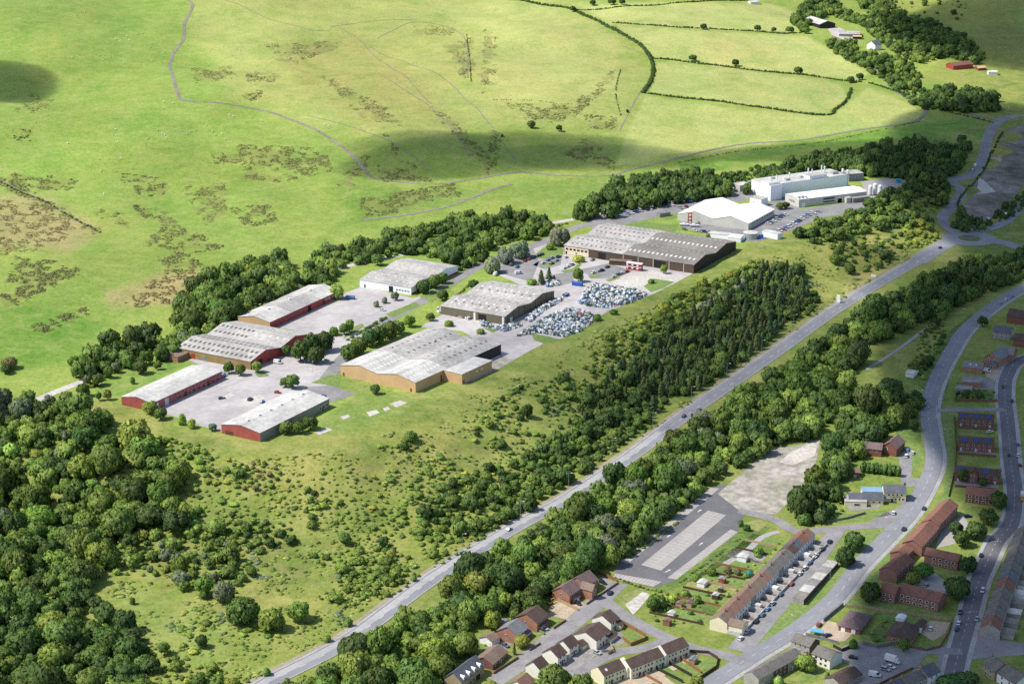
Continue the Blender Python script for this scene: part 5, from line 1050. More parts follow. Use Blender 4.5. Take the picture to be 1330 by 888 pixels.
def car(px, py, dx, dy, colour, label, kind='car', group=None, small=False):
    x, y, z = at(px, py); x2, y2, _ = at(px + dx, py + dy)
    m = CARS[kind]; name = {'car': 'parked_car', 'estate': 'estate_car', 'van': 'delivery_van', 'pickup': 'pickup_car'}[kind]
    o = bpy.data.objects.new(name, None); COL.objects.link(o); o.location = (x, y, z + .14); o.rotation_euler = (0, 0, math.atan2(y2 - y, x2 - x)); o.scale = (1.18,) * 3 if small else (1.06,) * 3
    tag(o, label, 'van' if kind == 'van' else 'car', group)
    b = link('body', m['body'], o); b.color = (*CC[colour], 1); link('window', m['glass'], o)
    for sx in (-.31, .31):
        for sy in (-1, 1): link('wheel', m['wheel'], o, (sx * m['L'], sy * (m['W'] / 2 - .09), .31))
    if not small:
        for sy in (-1, 1): link('headlight', m['head'], o, (m['L'] / 2 - .05, sy * (m['W'] / 2 - .32), .66))
T = (11, -11.4)
row = [(962, 830, 'white', 'car'), (970, 821, 'white', 'car'), (982, 808, 'black', 'estate'), (990.4, 799.6, 'slate', 'car'), (997, 792, 'light_blue', 'car'), (1003.5, 784.5, 'silver', 'estate'), (1014, 773, 'slate', 'car'), (1028, 759.5, 'red', 'car'), (1039, 746, 'white', 'car'),
       (1045.8, 738.5, 'white', 'estate'), (1052, 732, 'blue', 'car'), (1059.3, 723, 'white', 'pickup'), (1068, 714, 'dark_blue', 'estate'), (1077.5, 704.5, 'dark_blue', 'estate')]
nm = 'first second third fourth fifth sixth seventh eighth ninth tenth eleventh twelfth thirteenth last'.split()
for k, (px, py, c, kd) in enumerate(row):
    car(px, py, *T, c, f'{c.replace("_", " ")} car parked {nm[k]} from the yellow end house in the terrace street row', kd, 'cars parked along the terrace street')
for a in [(661.5, 688, 8, -6, 'silver', 'silver car driving on the main road, nearer the bend of lamps', 'car'), (620.5, 722.5, 8, -6, 'black', 'black car driving on the main road near the green cabinet', 'estate'), (888, 541.5, -8, 6, 'dark_blue', 'dark blue car on the main road by the dark belt trees', 'car'),
          (908, 533.5, 8, -6, 'black', 'black car half hidden by trees on the main road', 'car'), (1221, 322.5, 8, -5, 'dark_blue', 'dark blue car arriving at the roundabout', 'car'), (1270, 298, -8, 1, 'silver', 'silver car circling the roundabout', 'estate'), (1307, 280, 4, -6, 'white', 'white van leaving the roundabout on the far road', 'van'),
          (1263, 221.5, 4, -6, 'white', 'white car on the road past the waste ground, lower of two', 'car'), (1266.5, 216.5, 4, -6, 'white', 'white car on the road past the waste ground, upper of two', 'van'), (1200, 661, 3, -6, 'dark_blue', 'dark blue car on the bend outside the public house', 'car'), (1174, 688, 5, -6, 'black', 'black car on the town road before the flats wing', 'estate'),
          (1299, 394.5, 6, -4, 'silver', 'silver car parked lowest of three at the upper bend', 'car'), (1306.5, 390, 6, -4, 'white', 'white car parked between two others at the upper bend', 'car'), (1314, 386, 6, -4, 'light_blue', 'light blue car parked uppermost at the bend', 'car'),
          (1274, 722, 3, -8, 'black', 'black car parked on the high street under the tree', 'car'), (1276, 768, -3, 8, 'white', 'white car driving on the dark high street', 'estate'), (1247, 796, 2, -7, 'black', 'black car at the high street crossing', 'estate'), (1268.5, 805, -2, 7, 'silver', 'silver blue car parked near the end gable of the dark terrace', 'car'),
          (1245, 810, 2, -7, 'white', 'white car behind the black one at the crossing', 'car'), (1242.5, 817.5, 2, -7, 'dark_blue', 'dark blue car last in the queue at the crossing', 'car'), (1303, 503, 0, 8, 'dark_blue', 'dark blue car beside the flat workshop street', 'car'), (1314.5, 522, 0, 8, 'black', 'black car on the high street by the link street', 'car'),
          (1322, 578, 0, -8, 'blue', 'blue car parked along the high street edge', 'car'), (1322.5, 592, 0, -8, 'white', 'white car parked below the blue one at the high street edge', 'car'), (1325, 605, 0, -8, 'maroon', 'maroon car parked at the picture edge of the high street', 'car'), (1310.5, 592, 0, 8, 'black', 'black car beside the zebra dots of the high street', 'car'),
          (1160.5, 667, 1, -6, 'white', 'white car alone outside the public house lawn', 'car'), (1177, 593, 2, -6, 'white', 'white car on the drive of the hedge house, nearest the camera', 'estate'), (1178.5, 585.5, 2, -6, 'light_blue', 'light blue car at the top of the hedge house drive', 'car'), (1185.5, 589, 2, -6, 'white', 'white car beside the lawn edge of the hedge house drive', 'car'),
          (1286, 561.5, 8, -1, 'white', 'white car on the drive between the two solar rows', 'car'), (1281.5, 483, 8, 1, 'white', 'white van beside the chapel like house', 'van'), (1203, 761, 5, -4, 'silver', 'silver car alone in the flats courtyard', 'car'), (1257, 671.5, 8, -1, 'dark_blue', 'dark blue car behind the far flats wing', 'estate'), (1247, 690, 6, -4, 'light_blue', 'light blue car in the rear court of the flats', 'car'),
          (1157, 867, 7, 2, 'white', 'white car tucked against the box lorry', 'car'), (1150, 870, 7, 2, 'silver', 'silver car beside the box lorry in the court', 'estate'), (1136, 878, 7, 1, 'white', 'white van near the bottom of the court', 'van'), (1108, 854.5, 7, 1, 'black', 'black car at the end of the court by the fence', 'car'),
          (1063.5, 812, 4, -5, 'red', 'red car on the sandy drive beside the hipped bungalow', 'car'), (1075, 826, 6, -2, 'dark_blue', 'dark blue car under the blue canopy', 'car'), (1194.5, 819.5, 2, -6, 'white', 'white van on the gravel drive beside the bungalow', 'van'), (1208.5, 817, 2, -6, 'white', 'white car on the gravel drive, further from the bungalow', 'car'),
          (783, 757.5, 6, 3, 'black', 'black car beside the timber fence of the tall brick house', 'estate'), (792.4, 771, 5, -5, 'dark_blue', 'dark blue car parked on the close beside the garden wall', 'estate'), (750.5, 784.5, 6, 3, 'black', 'black car on the drive of the second brick house', 'car'), (707.6, 817, 6, 3, 'silver', 'silver car on the drive of the brown roofed brick house', 'car'),
          (656.5, 839, 6, 3, 'slate', 'slate blue car beside the bungalow and garage', 'car'), (775.7, 848.5, 7, 3, 'silver', 'silver car parked in the mews court', 'car'),
          (360.6, 510.5, 8, 1, 'red', 'red car by the pair of trees in the estate yard', 'car'), (325, 519.5, 6, -4, 'dark_blue', 'dark blue car on the pale patch of the estate yard', 'estate'), (340.5, 522.5, 6, -4, 'light_blue', 'bright blue car beside the grey unit', 'car'), (288, 518, 8, -1, 'slate', 'slate car alone on the small pale patch of the yard', 'car'),
          (361, 472, 8, 1, 'white', 'white van outside the twin bay red shed', 'van'), (424, 469, 7, -3, 'white', 'white car parked by trees on the estate road', 'car'), (496.6, 403.5, 8, 1, 'white', 'white car beside the saplings island', 'car'), (673.5, 356, 8, -1, 'white', 'white camper van behind the olive shed', 'van'),
          (643.6, 357.5, 6, -4, 'white', 'white car half behind the olive shed roof', 'van'), (649.5, 355.5, 6, -4, 'black', 'black car beside the white one behind the olive shed', 'car')]:
    car(*a[:6], kind=a[6])
lot = [('in the front row near the willow trees', [(682, 339.6, 'maroon'), (687, 337.4, 'red'), (693.5, 334.6, 'blue'), (700.5, 332.4, 'dark_blue'), (704, 331, 'dark_blue')], (5, -4)),
       ('in the middle block of the staff car park', [(705.3, 342.4, 'white'), (712, 338.6, 'blue'), (717, 336, 'silver'), (716.7, 343, 'black'), (723, 339.2, 'light_blue'), (725.5, 334.6, 'dark_blue'), (735, 335, 'white')], (6, -2.5)),
       ('along the curved lawn of the staff car park', [(733, 349, 'white'), (737.5, 347, 'white'), (743, 344.6, 'silver'), (769.6, 338.4, 'grey')], (6, -3)),
       ('in the marked bays before the brown warehouse', [(771, 355, 'white'), (778, 353, 'silver'), (782, 352.2, 'dark_blue'), (789, 347.8, 'black'), (797, 360.4, 'white'), (803.4, 357.4, 'grey'), (808, 355.6, 'white'), (814, 353.6, 'red')], (7, -2.5)),
       ('in the strip car park under the dark trees', [(816, 278.6, 'light_blue'), (821, 277.6, 'white'), (825.5, 276, 'dark_blue'), (828.5, 275.4, 'blue'), (832.5, 274.6, 'silver'), (840, 273.4, 'black'), (844.6, 272.6, 'white'), (873.5, 267, 'white'), (885.6, 264.4, 'dark_blue'), (893, 263, 'black'), (897, 262.4, 'blue'), (884, 271, 'silver'), (892, 269.6, 'maroon')], (5, 2)),
       ('in the white factory car park', [(1016, 280.8, 'blue'), (1020, 279.6, 'white'), (1010, 285.4, 'silver'), (1005, 288, 'white'), (998, 291.4, 'white'), (1050, 280.2, 'light_blue'), (1041, 284.8, 'white'), (1035.4, 289, 'blue'), (1031, 291.4, 'white'), (1027, 294, 'silver'), (1021, 296.4, 'light_blue'), (1012.3, 300.6, 'white'), (1018, 299.4, 'red')], (7, .8))]
lot += [('in the far row under the dark trees', [(803, 276.5, 'white'), (810, 275, 'silver'), (850, 268.4, 'grey'), (856, 267.4, 'white'), (862, 266.6, 'dark_blue'), (868, 265.6, 'silver'), (879, 262.8, 'black'), (904, 258.6, 'white'), (910, 257.8, 'blue'), (918, 256.6, 'silver'), (926, 255.6, 'black')], (3, 2.5)),
        ('beside the wall of the twin peaked warehouse', [(902, 300.5, 'white'), (909, 301.6, 'silver'), (915, 302, 'dark_blue'), (889, 298.6, 'grey'), (924, 302.6, 'black')], (5, 1)),
        ('along the grass edge of the factory car park', [(1046, 282.4, 'silver'), (1038, 287.4, 'black'), (1024.5, 295.2, 'white'), (1013, 283, 'dark_blue'), (1001, 290, 'grey'), (1056, 277.8, 'white'), (1063, 275.6, 'silver')], (7, .8)),
        ('in front of the tall factory tower', [(984, 262.6, 'blue'), (990, 263.6, 'dark_blue'), (978, 259.4, 'white')], (6, 1)),
        ('along the estate road by the willows', [(650, 340, 'silver'), (657, 337, 'white'), (664, 345, 'grey'), (672, 347.5, 'blue')], (6, -4))]
od = 'first second third fourth fifth sixth seventh eighth ninth tenth eleventh twelfth thirteenth'.split()
for ph, L, d in lot:
    for k, (px, py, c) in enumerate(L):
        car(px, py, *d, c, f'{c.replace("_", " ")} car, {od[k]} from the left {ph}', 'estate' if k % 3 == 2 else 'car', 'cars ' + ph, small=True)
def lorry(px, py, dx, dy, label, cabc, boxc):
    x, y, z = at(px, py); x2, y2, _ = at(px + dx, py + dy)
    o = bpy.data.objects.new('box_lorry', None); COL.objects.link(o); o.location = (x, y, z + .12); o.rotation_euler = (0, 0, math.atan2(y2 - y, x2 - x)); tag(o, label, 'lorry')
    b = MB(); b.box(-3.6, -1.15, .9, 1.6, 1.15, 3.5); q = b.build('box', M['plain'], o); q.color = (*boxc, 1)
    b = MB(); b.hexa([(1.7, -1.0, .5), (3.5, -1.0, .5), (3.5, 1.0, .5), (1.7, 1.0, .5)], [(1.7, -.95, 2.4), (2.7, -.95, 2.4), (2.7, .95, 2.4), (1.7, .95, 2.4)]); q = b.build('cab', M['paint'], o); q.color = (*cabc, 1)
    b = MB(); b.hexa([(3.0, -.85, 1.35), (3.12, -.85, 1.35), (3.12, .85, 1.35), (3.0, .85, 1.35)], [(2.66, -.8, 2.2), (2.8, -.8, 2.2), (2.8, .8, 2.2), (2.66, .8, 2.2)]); b.build('windscreen', M['glass'], o)
    b = MB(); b.box(-3.4, -.5, .5, 3.2, .5, .9); b.build('chassis', M['tyre'], o)
    for sx in (-2.3, 2.5):
        for sy in (-1, 1): w = link('wheel', CARS['van']['wheel'], o, (sx, sy * .95, .42), 0, (1.35, 1.3, 1.35))
lorry(1159, 860, 7, 2.2, 'white box lorry parked in the court beside two cars', (.72, .72, .72), (.78, .78, .78))
lorry(1328, 648, 0, 8, 'white and orange lorry at the picture edge on the high street', (.6, .25, .05), (.7, .7, .7))
def skip(px, py, dx, dy, label, c, L=6, H=2.2):
    x, y, z = at(px, py); x2, y2, _ = at(px + dx, py + dy); o = bpy.data.objects.new('skip_container', None); COL.objects.link(o); o.location = (x, y, z + .1); o.rotation_euler = (0, 0, math.atan2(y2 - y, x2 - x)); tag(o, label, 'skip')
    l, w = L / 2, 1.2
    def side(nm, a, b2):
        m = MB(); m.hexa(a, b2); q = m.build(nm, M['plain'], o); q.color = (*c, 1)
    side('floor', [(-l, -w, 0), (l, -w, 0), (l, w, 0), (-l, w, 0)], [(-l, -w, .3), (l, -w, .3), (l, w, .3), (-l, w, .3)])
    for s in (-1, 1): side('side', [(-l, s * w - .08, .3), (l, s * w - .08, .3), (l, s * w + .08, .3), (-l, s * w + .08, .3)], [(-l - .2, s * w - .08, H), (l + .2, s * w - .08, H), (l + .2, s * w + .08, H), (-l - .2, s * w + .08, H)])
    for s in (-1, 1): side('end', [(s * l - .08, -w + .09, .3), (s * l + .08, -w + .09, .3), (s * l + .08, w - .09, .3), (s * l - .08, w - .09, .3)], [(s * l - .08, -w + .09, H - .1), (s * l + .08, -w + .09, H - .1), (s * l + .08, w - .09, H - .1), (s * l - .08, w - .09, H - .1)])
    m = MB(); m.box(-l + .2, -w + .1, .3, l - .2, w - .1, H - .5); m.build('contents', M['rubble'], o)
skip(455, 388.5, 8, .5, 'blue skip of scrap by the long red shed end', (.06, .16, .38)); skip(750, 371, 8, 1, 'long blue skip beside the young tree and bag heap', (.03, .12, .45), 7.5, 2.8); skip(715, 364.5, 7, -3, 'dark rusty skip behind the conifer pair', (.06, .05, .05), 8, 3)
skip(419, 519, 6, -2, 'blue bin container behind the grey unit', (.03, .12, .42), 4, 2.6); skip(735, 384.5, 7, -3, 'small blue skip on the open yard beside the olive shed', (.04, .12, .40), 5, 1.8); skip(289, 489, 5, -3, 'light blue skip at the end of the red unit', (.12, .3, .6), 4, 2)
# ---------------------------------------------------------------- bag heaps of the recycling yard (a mass nobody could count)
def heap(name, label, pxs, n, top):
    P = np.array([at(*p)[:2] for p in pxs]); lo, hi = P.min(0), P.max(0); mb = MB(); cols = []
    pal = [(.62, .63, .62), (.70, .71, .72), (.55, .58, .60), (.05, .10, .085), (.07, .13, .10), (.10, .15, .13), (.05, .10, .30), (.10, .24, .50), (.22, .24, .25), (.33, .34, .33), (.10, .07, .05), (.30, .20, .11), (.45, .10, .06), (.03, .03, .035)]
    wts = np.array([.19, .21, .09, .11, .095, .08, .04, .035, .05, .05, .025, .03, .008, .03]); wts /= wts.sum()
    k = 0
    while k < n:
        p = lo + (hi - lo) * rng.random(2); d = float(in_poly(P, p[0:1], p[1:2])[0])
        if d < .2: continue
        k += 1; z0 = ZP + rng.random() * min(d * .6, top) * (.4 + .6 * vnoise(p[0] / 5, p[1] / 5, 77)); s = .4 + .6 * rng.random() ** 1.5; sy = s * (.7 + .6 * rng.random()); hz = s * (.9 + .9 * rng.random()); a = rng.random() * 3.14; tl = (rng.random() - .5) * .5
        ca, sa = math.cos(a), math.sin(a)
        q = [(-s, -sy), (s, -sy), (s, sy), (-s, sy)]
        b0 = [(p[0] + ca * x - sa * y, p[1] + sa * x + ca * y, z0 + tl * x) for x, y in q]; t0 = [(p[0] + .82 * (ca * x - sa * y) + tl * .3, p[1] + .82 * (sa * x + ca * y), z0 + hz + tl * x) for x, y in q]
        nf = len(mb.f); mb.hexa(b0, t0); c = pal[rng.choice(len(pal), p=wts)]; j = .8 + .35 * rng.random(); cols += [tuple(min(.8, v * j) for v in c)] * (len(mb.f) - nf)
    o = mb.build(name, bagmat()); me = o.data
    at_ = me.attributes.new('bag', 'FLOAT_COLOR', 'FACE'); at_.data.foreach_set('color', np.concatenate([np.array(cols), np.ones((len(cols), 1))], 1).astype(np.float32).ravel())
    tag(o, label, 'bag heap', None, 'stuff')
def bagmat():
    if 'bag' in _mats: return _mats['bag']
    m, t, p = node_mat('bag plastic'); a = N(t, 'ShaderNodeAttribute', attribute_name='bag'); t.links.new(a.outputs['Color'], p.inputs['Base Color']); p.inputs['Roughness'].default_value = .55; _mats['bag'] = m; return m
heap('recycling_heap', 'upper heap of white, green and blue bags in the recycling yard', [(749, 393), (763, 374), (774, 369), (795, 373), (820, 375), (843, 382), (822, 393), (790, 401), (762, 398)], 1300, 2.2)
heap('recycling_heap', 'larger lower heap of white and green bags beside the grass bank', [(671, 437), (690, 424), (719, 407), (741, 401), (768, 407), (774, 414), (756, 430), (733, 438), (700, 433)], 1700, 2.2)
heap('recycling_heap', 'narrow heap of green bales against the olive shed wall', [(680, 416), (702, 399), (724, 389), (731, 386), (730, 391), (706, 404), (688, 419)], 600, 2.6)
heap('recycling_heap', 'line of green bins and bags before the olive shed front', [(568, 401), (590, 405), (612, 411), (612, 416), (590, 411), (568, 406)], 320, 1.4)
heap('recycling_heap', 'brown pallets and bags at the olive shed corner', [(622, 417), (650, 425), (676, 419), (678, 424), (655, 431), (624, 423)], 420, 1.4)
heap('recycling_heap', 'loose scrap beside the dark rusty skip', [(700, 366), (722, 362), (728, 370), (712, 374)], 220, 1.6)
# ---------------------------------------------------------------- street lamps, signs, cabinets
def lamp_meshes():
    b = MB(); b.cyl(0, 0, 0, 9.6, .11, .07, 6); pole = b.mesh('pole', M['metal'])
    b = MB(); b.hexa([(0, -.05, 9.5), (1.7, -.05, 9.95), (1.7, .05, 9.95), (0, .05, 9.5)], [(0, -.05, 9.62), (1.7, -.05, 10.06), (1.7, .05, 10.06), (0, .05, 9.62)]); arm = b.mesh('arm', M['metal'])
    b = MB(); b.hexa([(1.5, -.2, 9.9), (2.5, -.16, 10.1), (2.5, .16, 10.1), (1.5, .2, 9.9)], [(1.5, -.15, 10.1), (2.5, -.12, 10.25), (2.5, .12, 10.25), (1.5, .15, 10.1)]); head = b.mesh('lamp_head', M['steel_white'])
    return pole, arm, head
LP = lamp_meshes()
def lamp(px, py, yaw, label, group, s=1.0):
    x, y, z = at(px, py); o = bpy.data.objects.new('street_lamp', None); COL.objects.link(o); o.location = (x, y, z); o.rotation_euler = (0, 0, yaw); o.scale = (s, s, s); tag(o, label, 'street lamp', group)
    link('pole', LP[0], o); link('arm', LP[1], o); link('lamp_head', LP[2], o)
for k, (px, py) in enumerate([(452, 823), (535.7, 757), (600.7, 715), (676, 672.5), (738.4, 635), (795, 589), (847.6, 555.5), (897.6, 521), (944, 490.5), (989, 460), (1030.5, 426), (1111.7, 377)]):
    lamp(px, py, -.5, f'{od[k]} lamp post along the main road verge, counted from the bottom of the photo', 'lamps along the main road')
for k, (px, py, yw) in enumerate([(1097.5, 787, 2.6), (1032, 820, 2.6), (1205, 676, 3), (1200, 612, 3.1), (1193.5, 523, 0), (1222, 472, 0), (1248.7, 416, -.3), (1146, 690, -.4), (1078, 752, -.5), (1230, 575, 3.1)]):
    lamp(px, py, yw, ['lamp post at the corner of the bungalow retaining wall', 'lamp post at the low end of the stone retaining wall', 'lamp post at the flats side of the public house bend', 'lamp post on the verge facing the hedge house', 'lamp post by the belt trees at the link street', 'lamp post beside the garden of the clearing', 'lamp post highest up the curving town road', 'lamp post on the corner of the green verge', 'lamp post at the middle of the green verge', 'lamp post on the lawn strip by the solar rows'][k], 'lamps along the town road', .85)
for k, (px, py) in enumerate([(113.6, 489), (171.6, 462), (406, 485), (558, 385), (614, 355.5), (783.8, 286), (797, 271), (848.7, 263.5), (913, 256.5), (518, 372)]):
    lamp(px, py, -1.2, ['lamp post at the wood end of the bench road', 'lamp post among trees on the bench road behind the red unit', 'lamp post beside the estate road by the orange shed', 'lamp post near the blue white unit corner', 'lamp post under the pale willows', 'lamp post at the brown warehouse road', 'lamp post by the white gate posts', 'lamp post in the middle of the strip car park', 'lamp post near the boxy plant cabin', 'lamp post behind the blue white unit'][k], 'lamps of the estate', .85)
def sign(px, py, w, h, z0, yaw, label, two=True):
    x, y, z = at(px, py); o = bpy.data.objects.new('sign_board', None); COL.objects.link(o); o.location = (x, y, z); o.rotation_euler = (0, 0, yaw); tag(o, label, 'sign')
    b = MB(); b.box(-w / 2, -.12, z0, w / 2, .12, z0 + h); b.build('board', M['steel_white'], o)
    for s in (-1, 1):
        b = MB(); b.box(s * w * .38 - .1, .13, -.3, s * w * .38 + .1, .3, z0 + h * .9); b.build('post', M['metal'], o)
sign(1088.7, 393, 3.0, 5.6, .3, -.75, 'tall blank white totem sign beside the main road'); sign(1134.5, 360.5, 4.0, 2.0, .4, -.7, 'low wide white hoarding on the dry verge'); sign(1283.5, 288, 3, 2.6, 1.2, .2, 'square white sign at the roundabout trees'); sign(821, 288.5, 2.4, 3, .6, 0, 'small white estate sign on the lawn by the warehouse'); sign(735, 283.5, 1.6, 2, 2.5, 0, 'white sign on a post by the estate entrance road')
x, y, z = at(599, 720); b = MB(); b.box(-.8, -.4, 0, .8, .4, 1.5); b.box(-.85, -.45, 1.5, .85, .45, 1.62); o = b.build('road_cabinet', M['plain'], None, (x, y, z), .4); o.color = (.02, .14, .11, 1); tag(o, 'dark green roadside cabinet on the main road footway', 'cabinet')
# ---------------------------------------------------------------- garden walls and fences
def wall(pxs, h, th, m, name, label, cat='wall', posts=0):
    P = [np.array(at(*p)[:2]) for p in pxs]; o = bpy.data.objects.new(name, None); COL.objects.link(o); c = P[0]; z0 = float(zt(*c)); o.location = (c[0], c[1], z0); tag(o, label, cat)
    mb = MB(); ps = MB()
    for p, q in zip(P[:-1], P[1:]):
        d = (q - p); L = np.linalg.norm(d); d = d / L; n = np.array([-d[1], d[0]]) * th / 2; k = max(1, int(L / 6))
        for i in range(k):
            a, b = p + (q - p) * i / k, p + (q - p) * (i + 1) / k; za, zb = float(zt(*a)) - z0, float(zt(*b)) - z0; a, b = a - c, b - c
            mb.hexa([(*(a - n), za - .4), (*(b - n), zb - .4), (*(b + n), zb - .4), (*(a + n), za - .4)], [(*(a - n), za + h), (*(b - n), zb + h), (*(b + n), zb + h), (*(a + n), za + h)])
            if posts: q4 = a; ps.box(q4[0] - .12, q4[1] - .12, za - .3, q4[0] + .12, q4[1] + .12, za + h + .25)
    mb.build('panel', M[m], o)
    if posts: ps.build('posts', M[m], o)['kind'] = 'stuff'
wall([(804, 807), (838.5, 827), (838.5, 831), (819.5, 838.5), (808.5, 829.5)], 1.8, .15, 'wood_fence', 'timber_fence', 'red brown timber fence around the small lawn by the mews', 'fence', 1)
wall([(849, 867.5), (887, 886.5)], 1.7, .15, 'wall_black', 'timber_fence', 'black fence between the patio and the artificial lawn', 'fence'); wall([(882, 854.5), (910.5, 874)], 1.7, .15, 'wood_fence', 'timber_fence', 'orange fence between the two end gardens of the mews row', 'fence', 1)
wall([(896.5, 847), (920, 848.5), (932.5, 856), (930, 867.5), (905.5, 884), (897, 893)], 1.6, .25, 'wood_dark', 'garden_wall', 'dark curved wall round the end garden of the mews row'); wall([(865.7, 860), (899, 879)], 1.7, .15, 'wall_black', 'timber_fence', 'black fence beside the orange fenced garden', 'fence')
wall([(832, 874), (860, 890)], 1.6, .15, 'wood_fence', 'timber_fence', 'orange fence beside the terracotta patio', 'fence')
wall([(695, 767.5), (717, 756), (743, 738)], 1.8, .2, 'wall_brick', 'garden_wall', 'brick and timber wall behind the purple roofed houses', 'wall', 1); wall([(717, 777), (751, 793)], 1.7, .15, 'wood_pale', 'timber_fence', 'pale timber fence of the digger yard', 'fence', 1); wall([(776.5, 744.5), (802, 755)], 1.8, .15, 'wood_fence', 'timber_fence', 'orange timber fence between car park and brick house', 'fence', 1)
wall([(719, 816.5), (735, 806)], 1.1, .3, 'wall_brick', 'garden_wall', 'low brick wall in front of the brown roofed brick house'); wall([(762, 785), (803, 757.5)], 1.1, .3, 'wall_brick', 'garden_wall', 'low brick wall in front of the two purple roofed houses'); wall([(673, 854.5), (641, 875)], 1.2, .3, 'wall_brick', 'garden_wall', 'low brick wall before the tan bungalow')
wall([(688, 845), (702, 836)], 1.1, .3, 'wall_brick', 'garden_wall', 'low brick wall before the light slate house'); wall([(660, 806), (690, 790), (697, 783)], 1.7, .15, 'wood_dark', 'timber_fence', 'dark timber fence under the belt trees', 'fence')
wall([(690.5, 814.5), (707, 824)], 1.2, .6, 'lawn', 'clipped_hedge', 'clipped dark green hedge between two drives', 'hedge')
wall([(781.5, 846), (799.5, 847.5)], 1.3, .3, 'wall_stone', 'garden_wall', 'curved grey stone wall in the mews court'); wall([(793, 838), (797, 846), (790, 850)], 1.7, .15, 'wood_pale', 'timber_fence', 'pale timber fence in the mews court', 'fence')
wall([(1069.5, 807), (1095, 786)], 1.8, .5, 'wall_stone', 'retaining_wall', 'grey stone retaining wall along the town road'); wall([(1098, 788), (1130, 791.5), (1160, 796), (1236, 806)], 1.5, .15, 'wood_pale', 'timber_fence', 'pale timber fence behind the brick flats lawn', 'fence', 1)
wall([(1120.5, 836), (1139, 841), (1160, 837), (1176, 836)], 1.8, .4, 'wall_stone', 'retaining_wall', 'grey stone wall above the parking court'); wall([(1046.5, 825), (1089, 836)], 1.6, .15, 'wall_stone', 'timber_fence', 'weathered grey fence along the sandy drive', 'fence'); wall([(1082, 840), (1093, 846), (1114, 838)], 1.7, .15, 'wall_black', 'timber_fence', 'black fence around the overgrown corner garden', 'fence')
wall([(1236, 807), (1231, 824), (1220, 841), (1203, 845), (1180, 840)], 1.3, .3, 'wall_brick', 'garden_wall', 'brick wall round the gravel drive'); wall([(1069, 679), (1100, 674), (1124, 667)], 1.3, .4, 'wall_stone', 'garden_wall', 'dark stone wall below the public house lawn')
wall([(1117, 812), (1140, 796)], 1.5, .2, 'wood_pale', 'timber_fence', 'pale fence between the two hipped bungalows', 'fence'); wall([(1239, 541), (1242, 580), (1240, 612), (1232, 645)], 1.4, .2, 'wood_dark', 'timber_fence', 'dark fence beside the solar roofed rows', 'fence')
for q, lb in (([(1244, 556), (1294, 559.5)], 'brick wall between the first two solar roofed rows'), ([(1244, 590), (1294, 594)], 'brick wall below the second solar roofed row'), ([(1240, 632), (1292, 637)], 'brick wall below the central gabled row'), ([(1244, 498), (1240, 521), (1296, 522)], 'stone wall round the corner garden')): wall(q, 1.5, .25, 'wall_brick', 'garden_wall', lb)
wall([(1142, 889), (1186, 868)], 1.2, .3, 'wall_brick', 'garden_wall', 'brick wall along the bottom of the court')
# terrace back gardens: plots, sheds
ga, gb = np.array(at(918, 812))[:2], np.array(at(1030, 690))[:2]; gu = (gb - ga) / np.linalg.norm(gb - ga); gn = np.array([-gu[1], gu[0]])
gL = np.linalg.norm(gb - ga)
for k in range(10):
    s0 = gL * (k + .06) / 11; s1 = gL * (k + .94) / 11; dep = 30 - k * 1.3
    q = [ga + gu * s0 + gn * 1.5, ga + gu * s1 + gn * 1.5, ga + gu * s1 + gn * dep, ga + gu * s0 + gn * dep]
    px = [tuple(map(float, proj(p[0], p[1], float(zt(*p)))[:2])) for p in q]
    area('garden_plot', px, M[('lawn', 'rough_grass', 'lawn', 'dry_grass', 'lawn', 'rough_grass', 'lawn', 'patio_grey', 'rough_grass', 'lawn')[k]], .07)
    p0, p1 = q[0] - gu * 1.0, q[3] - gu * 1.0
    wall([tuple(map(float, proj(p[0], p[1], float(zt(*p)))[:2])) for p in (p0, p1)], 1.2, .15, ('wood_dark', 'wall_brick', 'wood_fence', 'wood_dark', 'wood_pale', 'wood_dark', 'wood_fence', 'wall_stone', 'wood_dark', 'wood_pale')[k], 'plot_fence', f'garden fence behind the long terrace, {od[k]} up from the yellow end', 'fence')
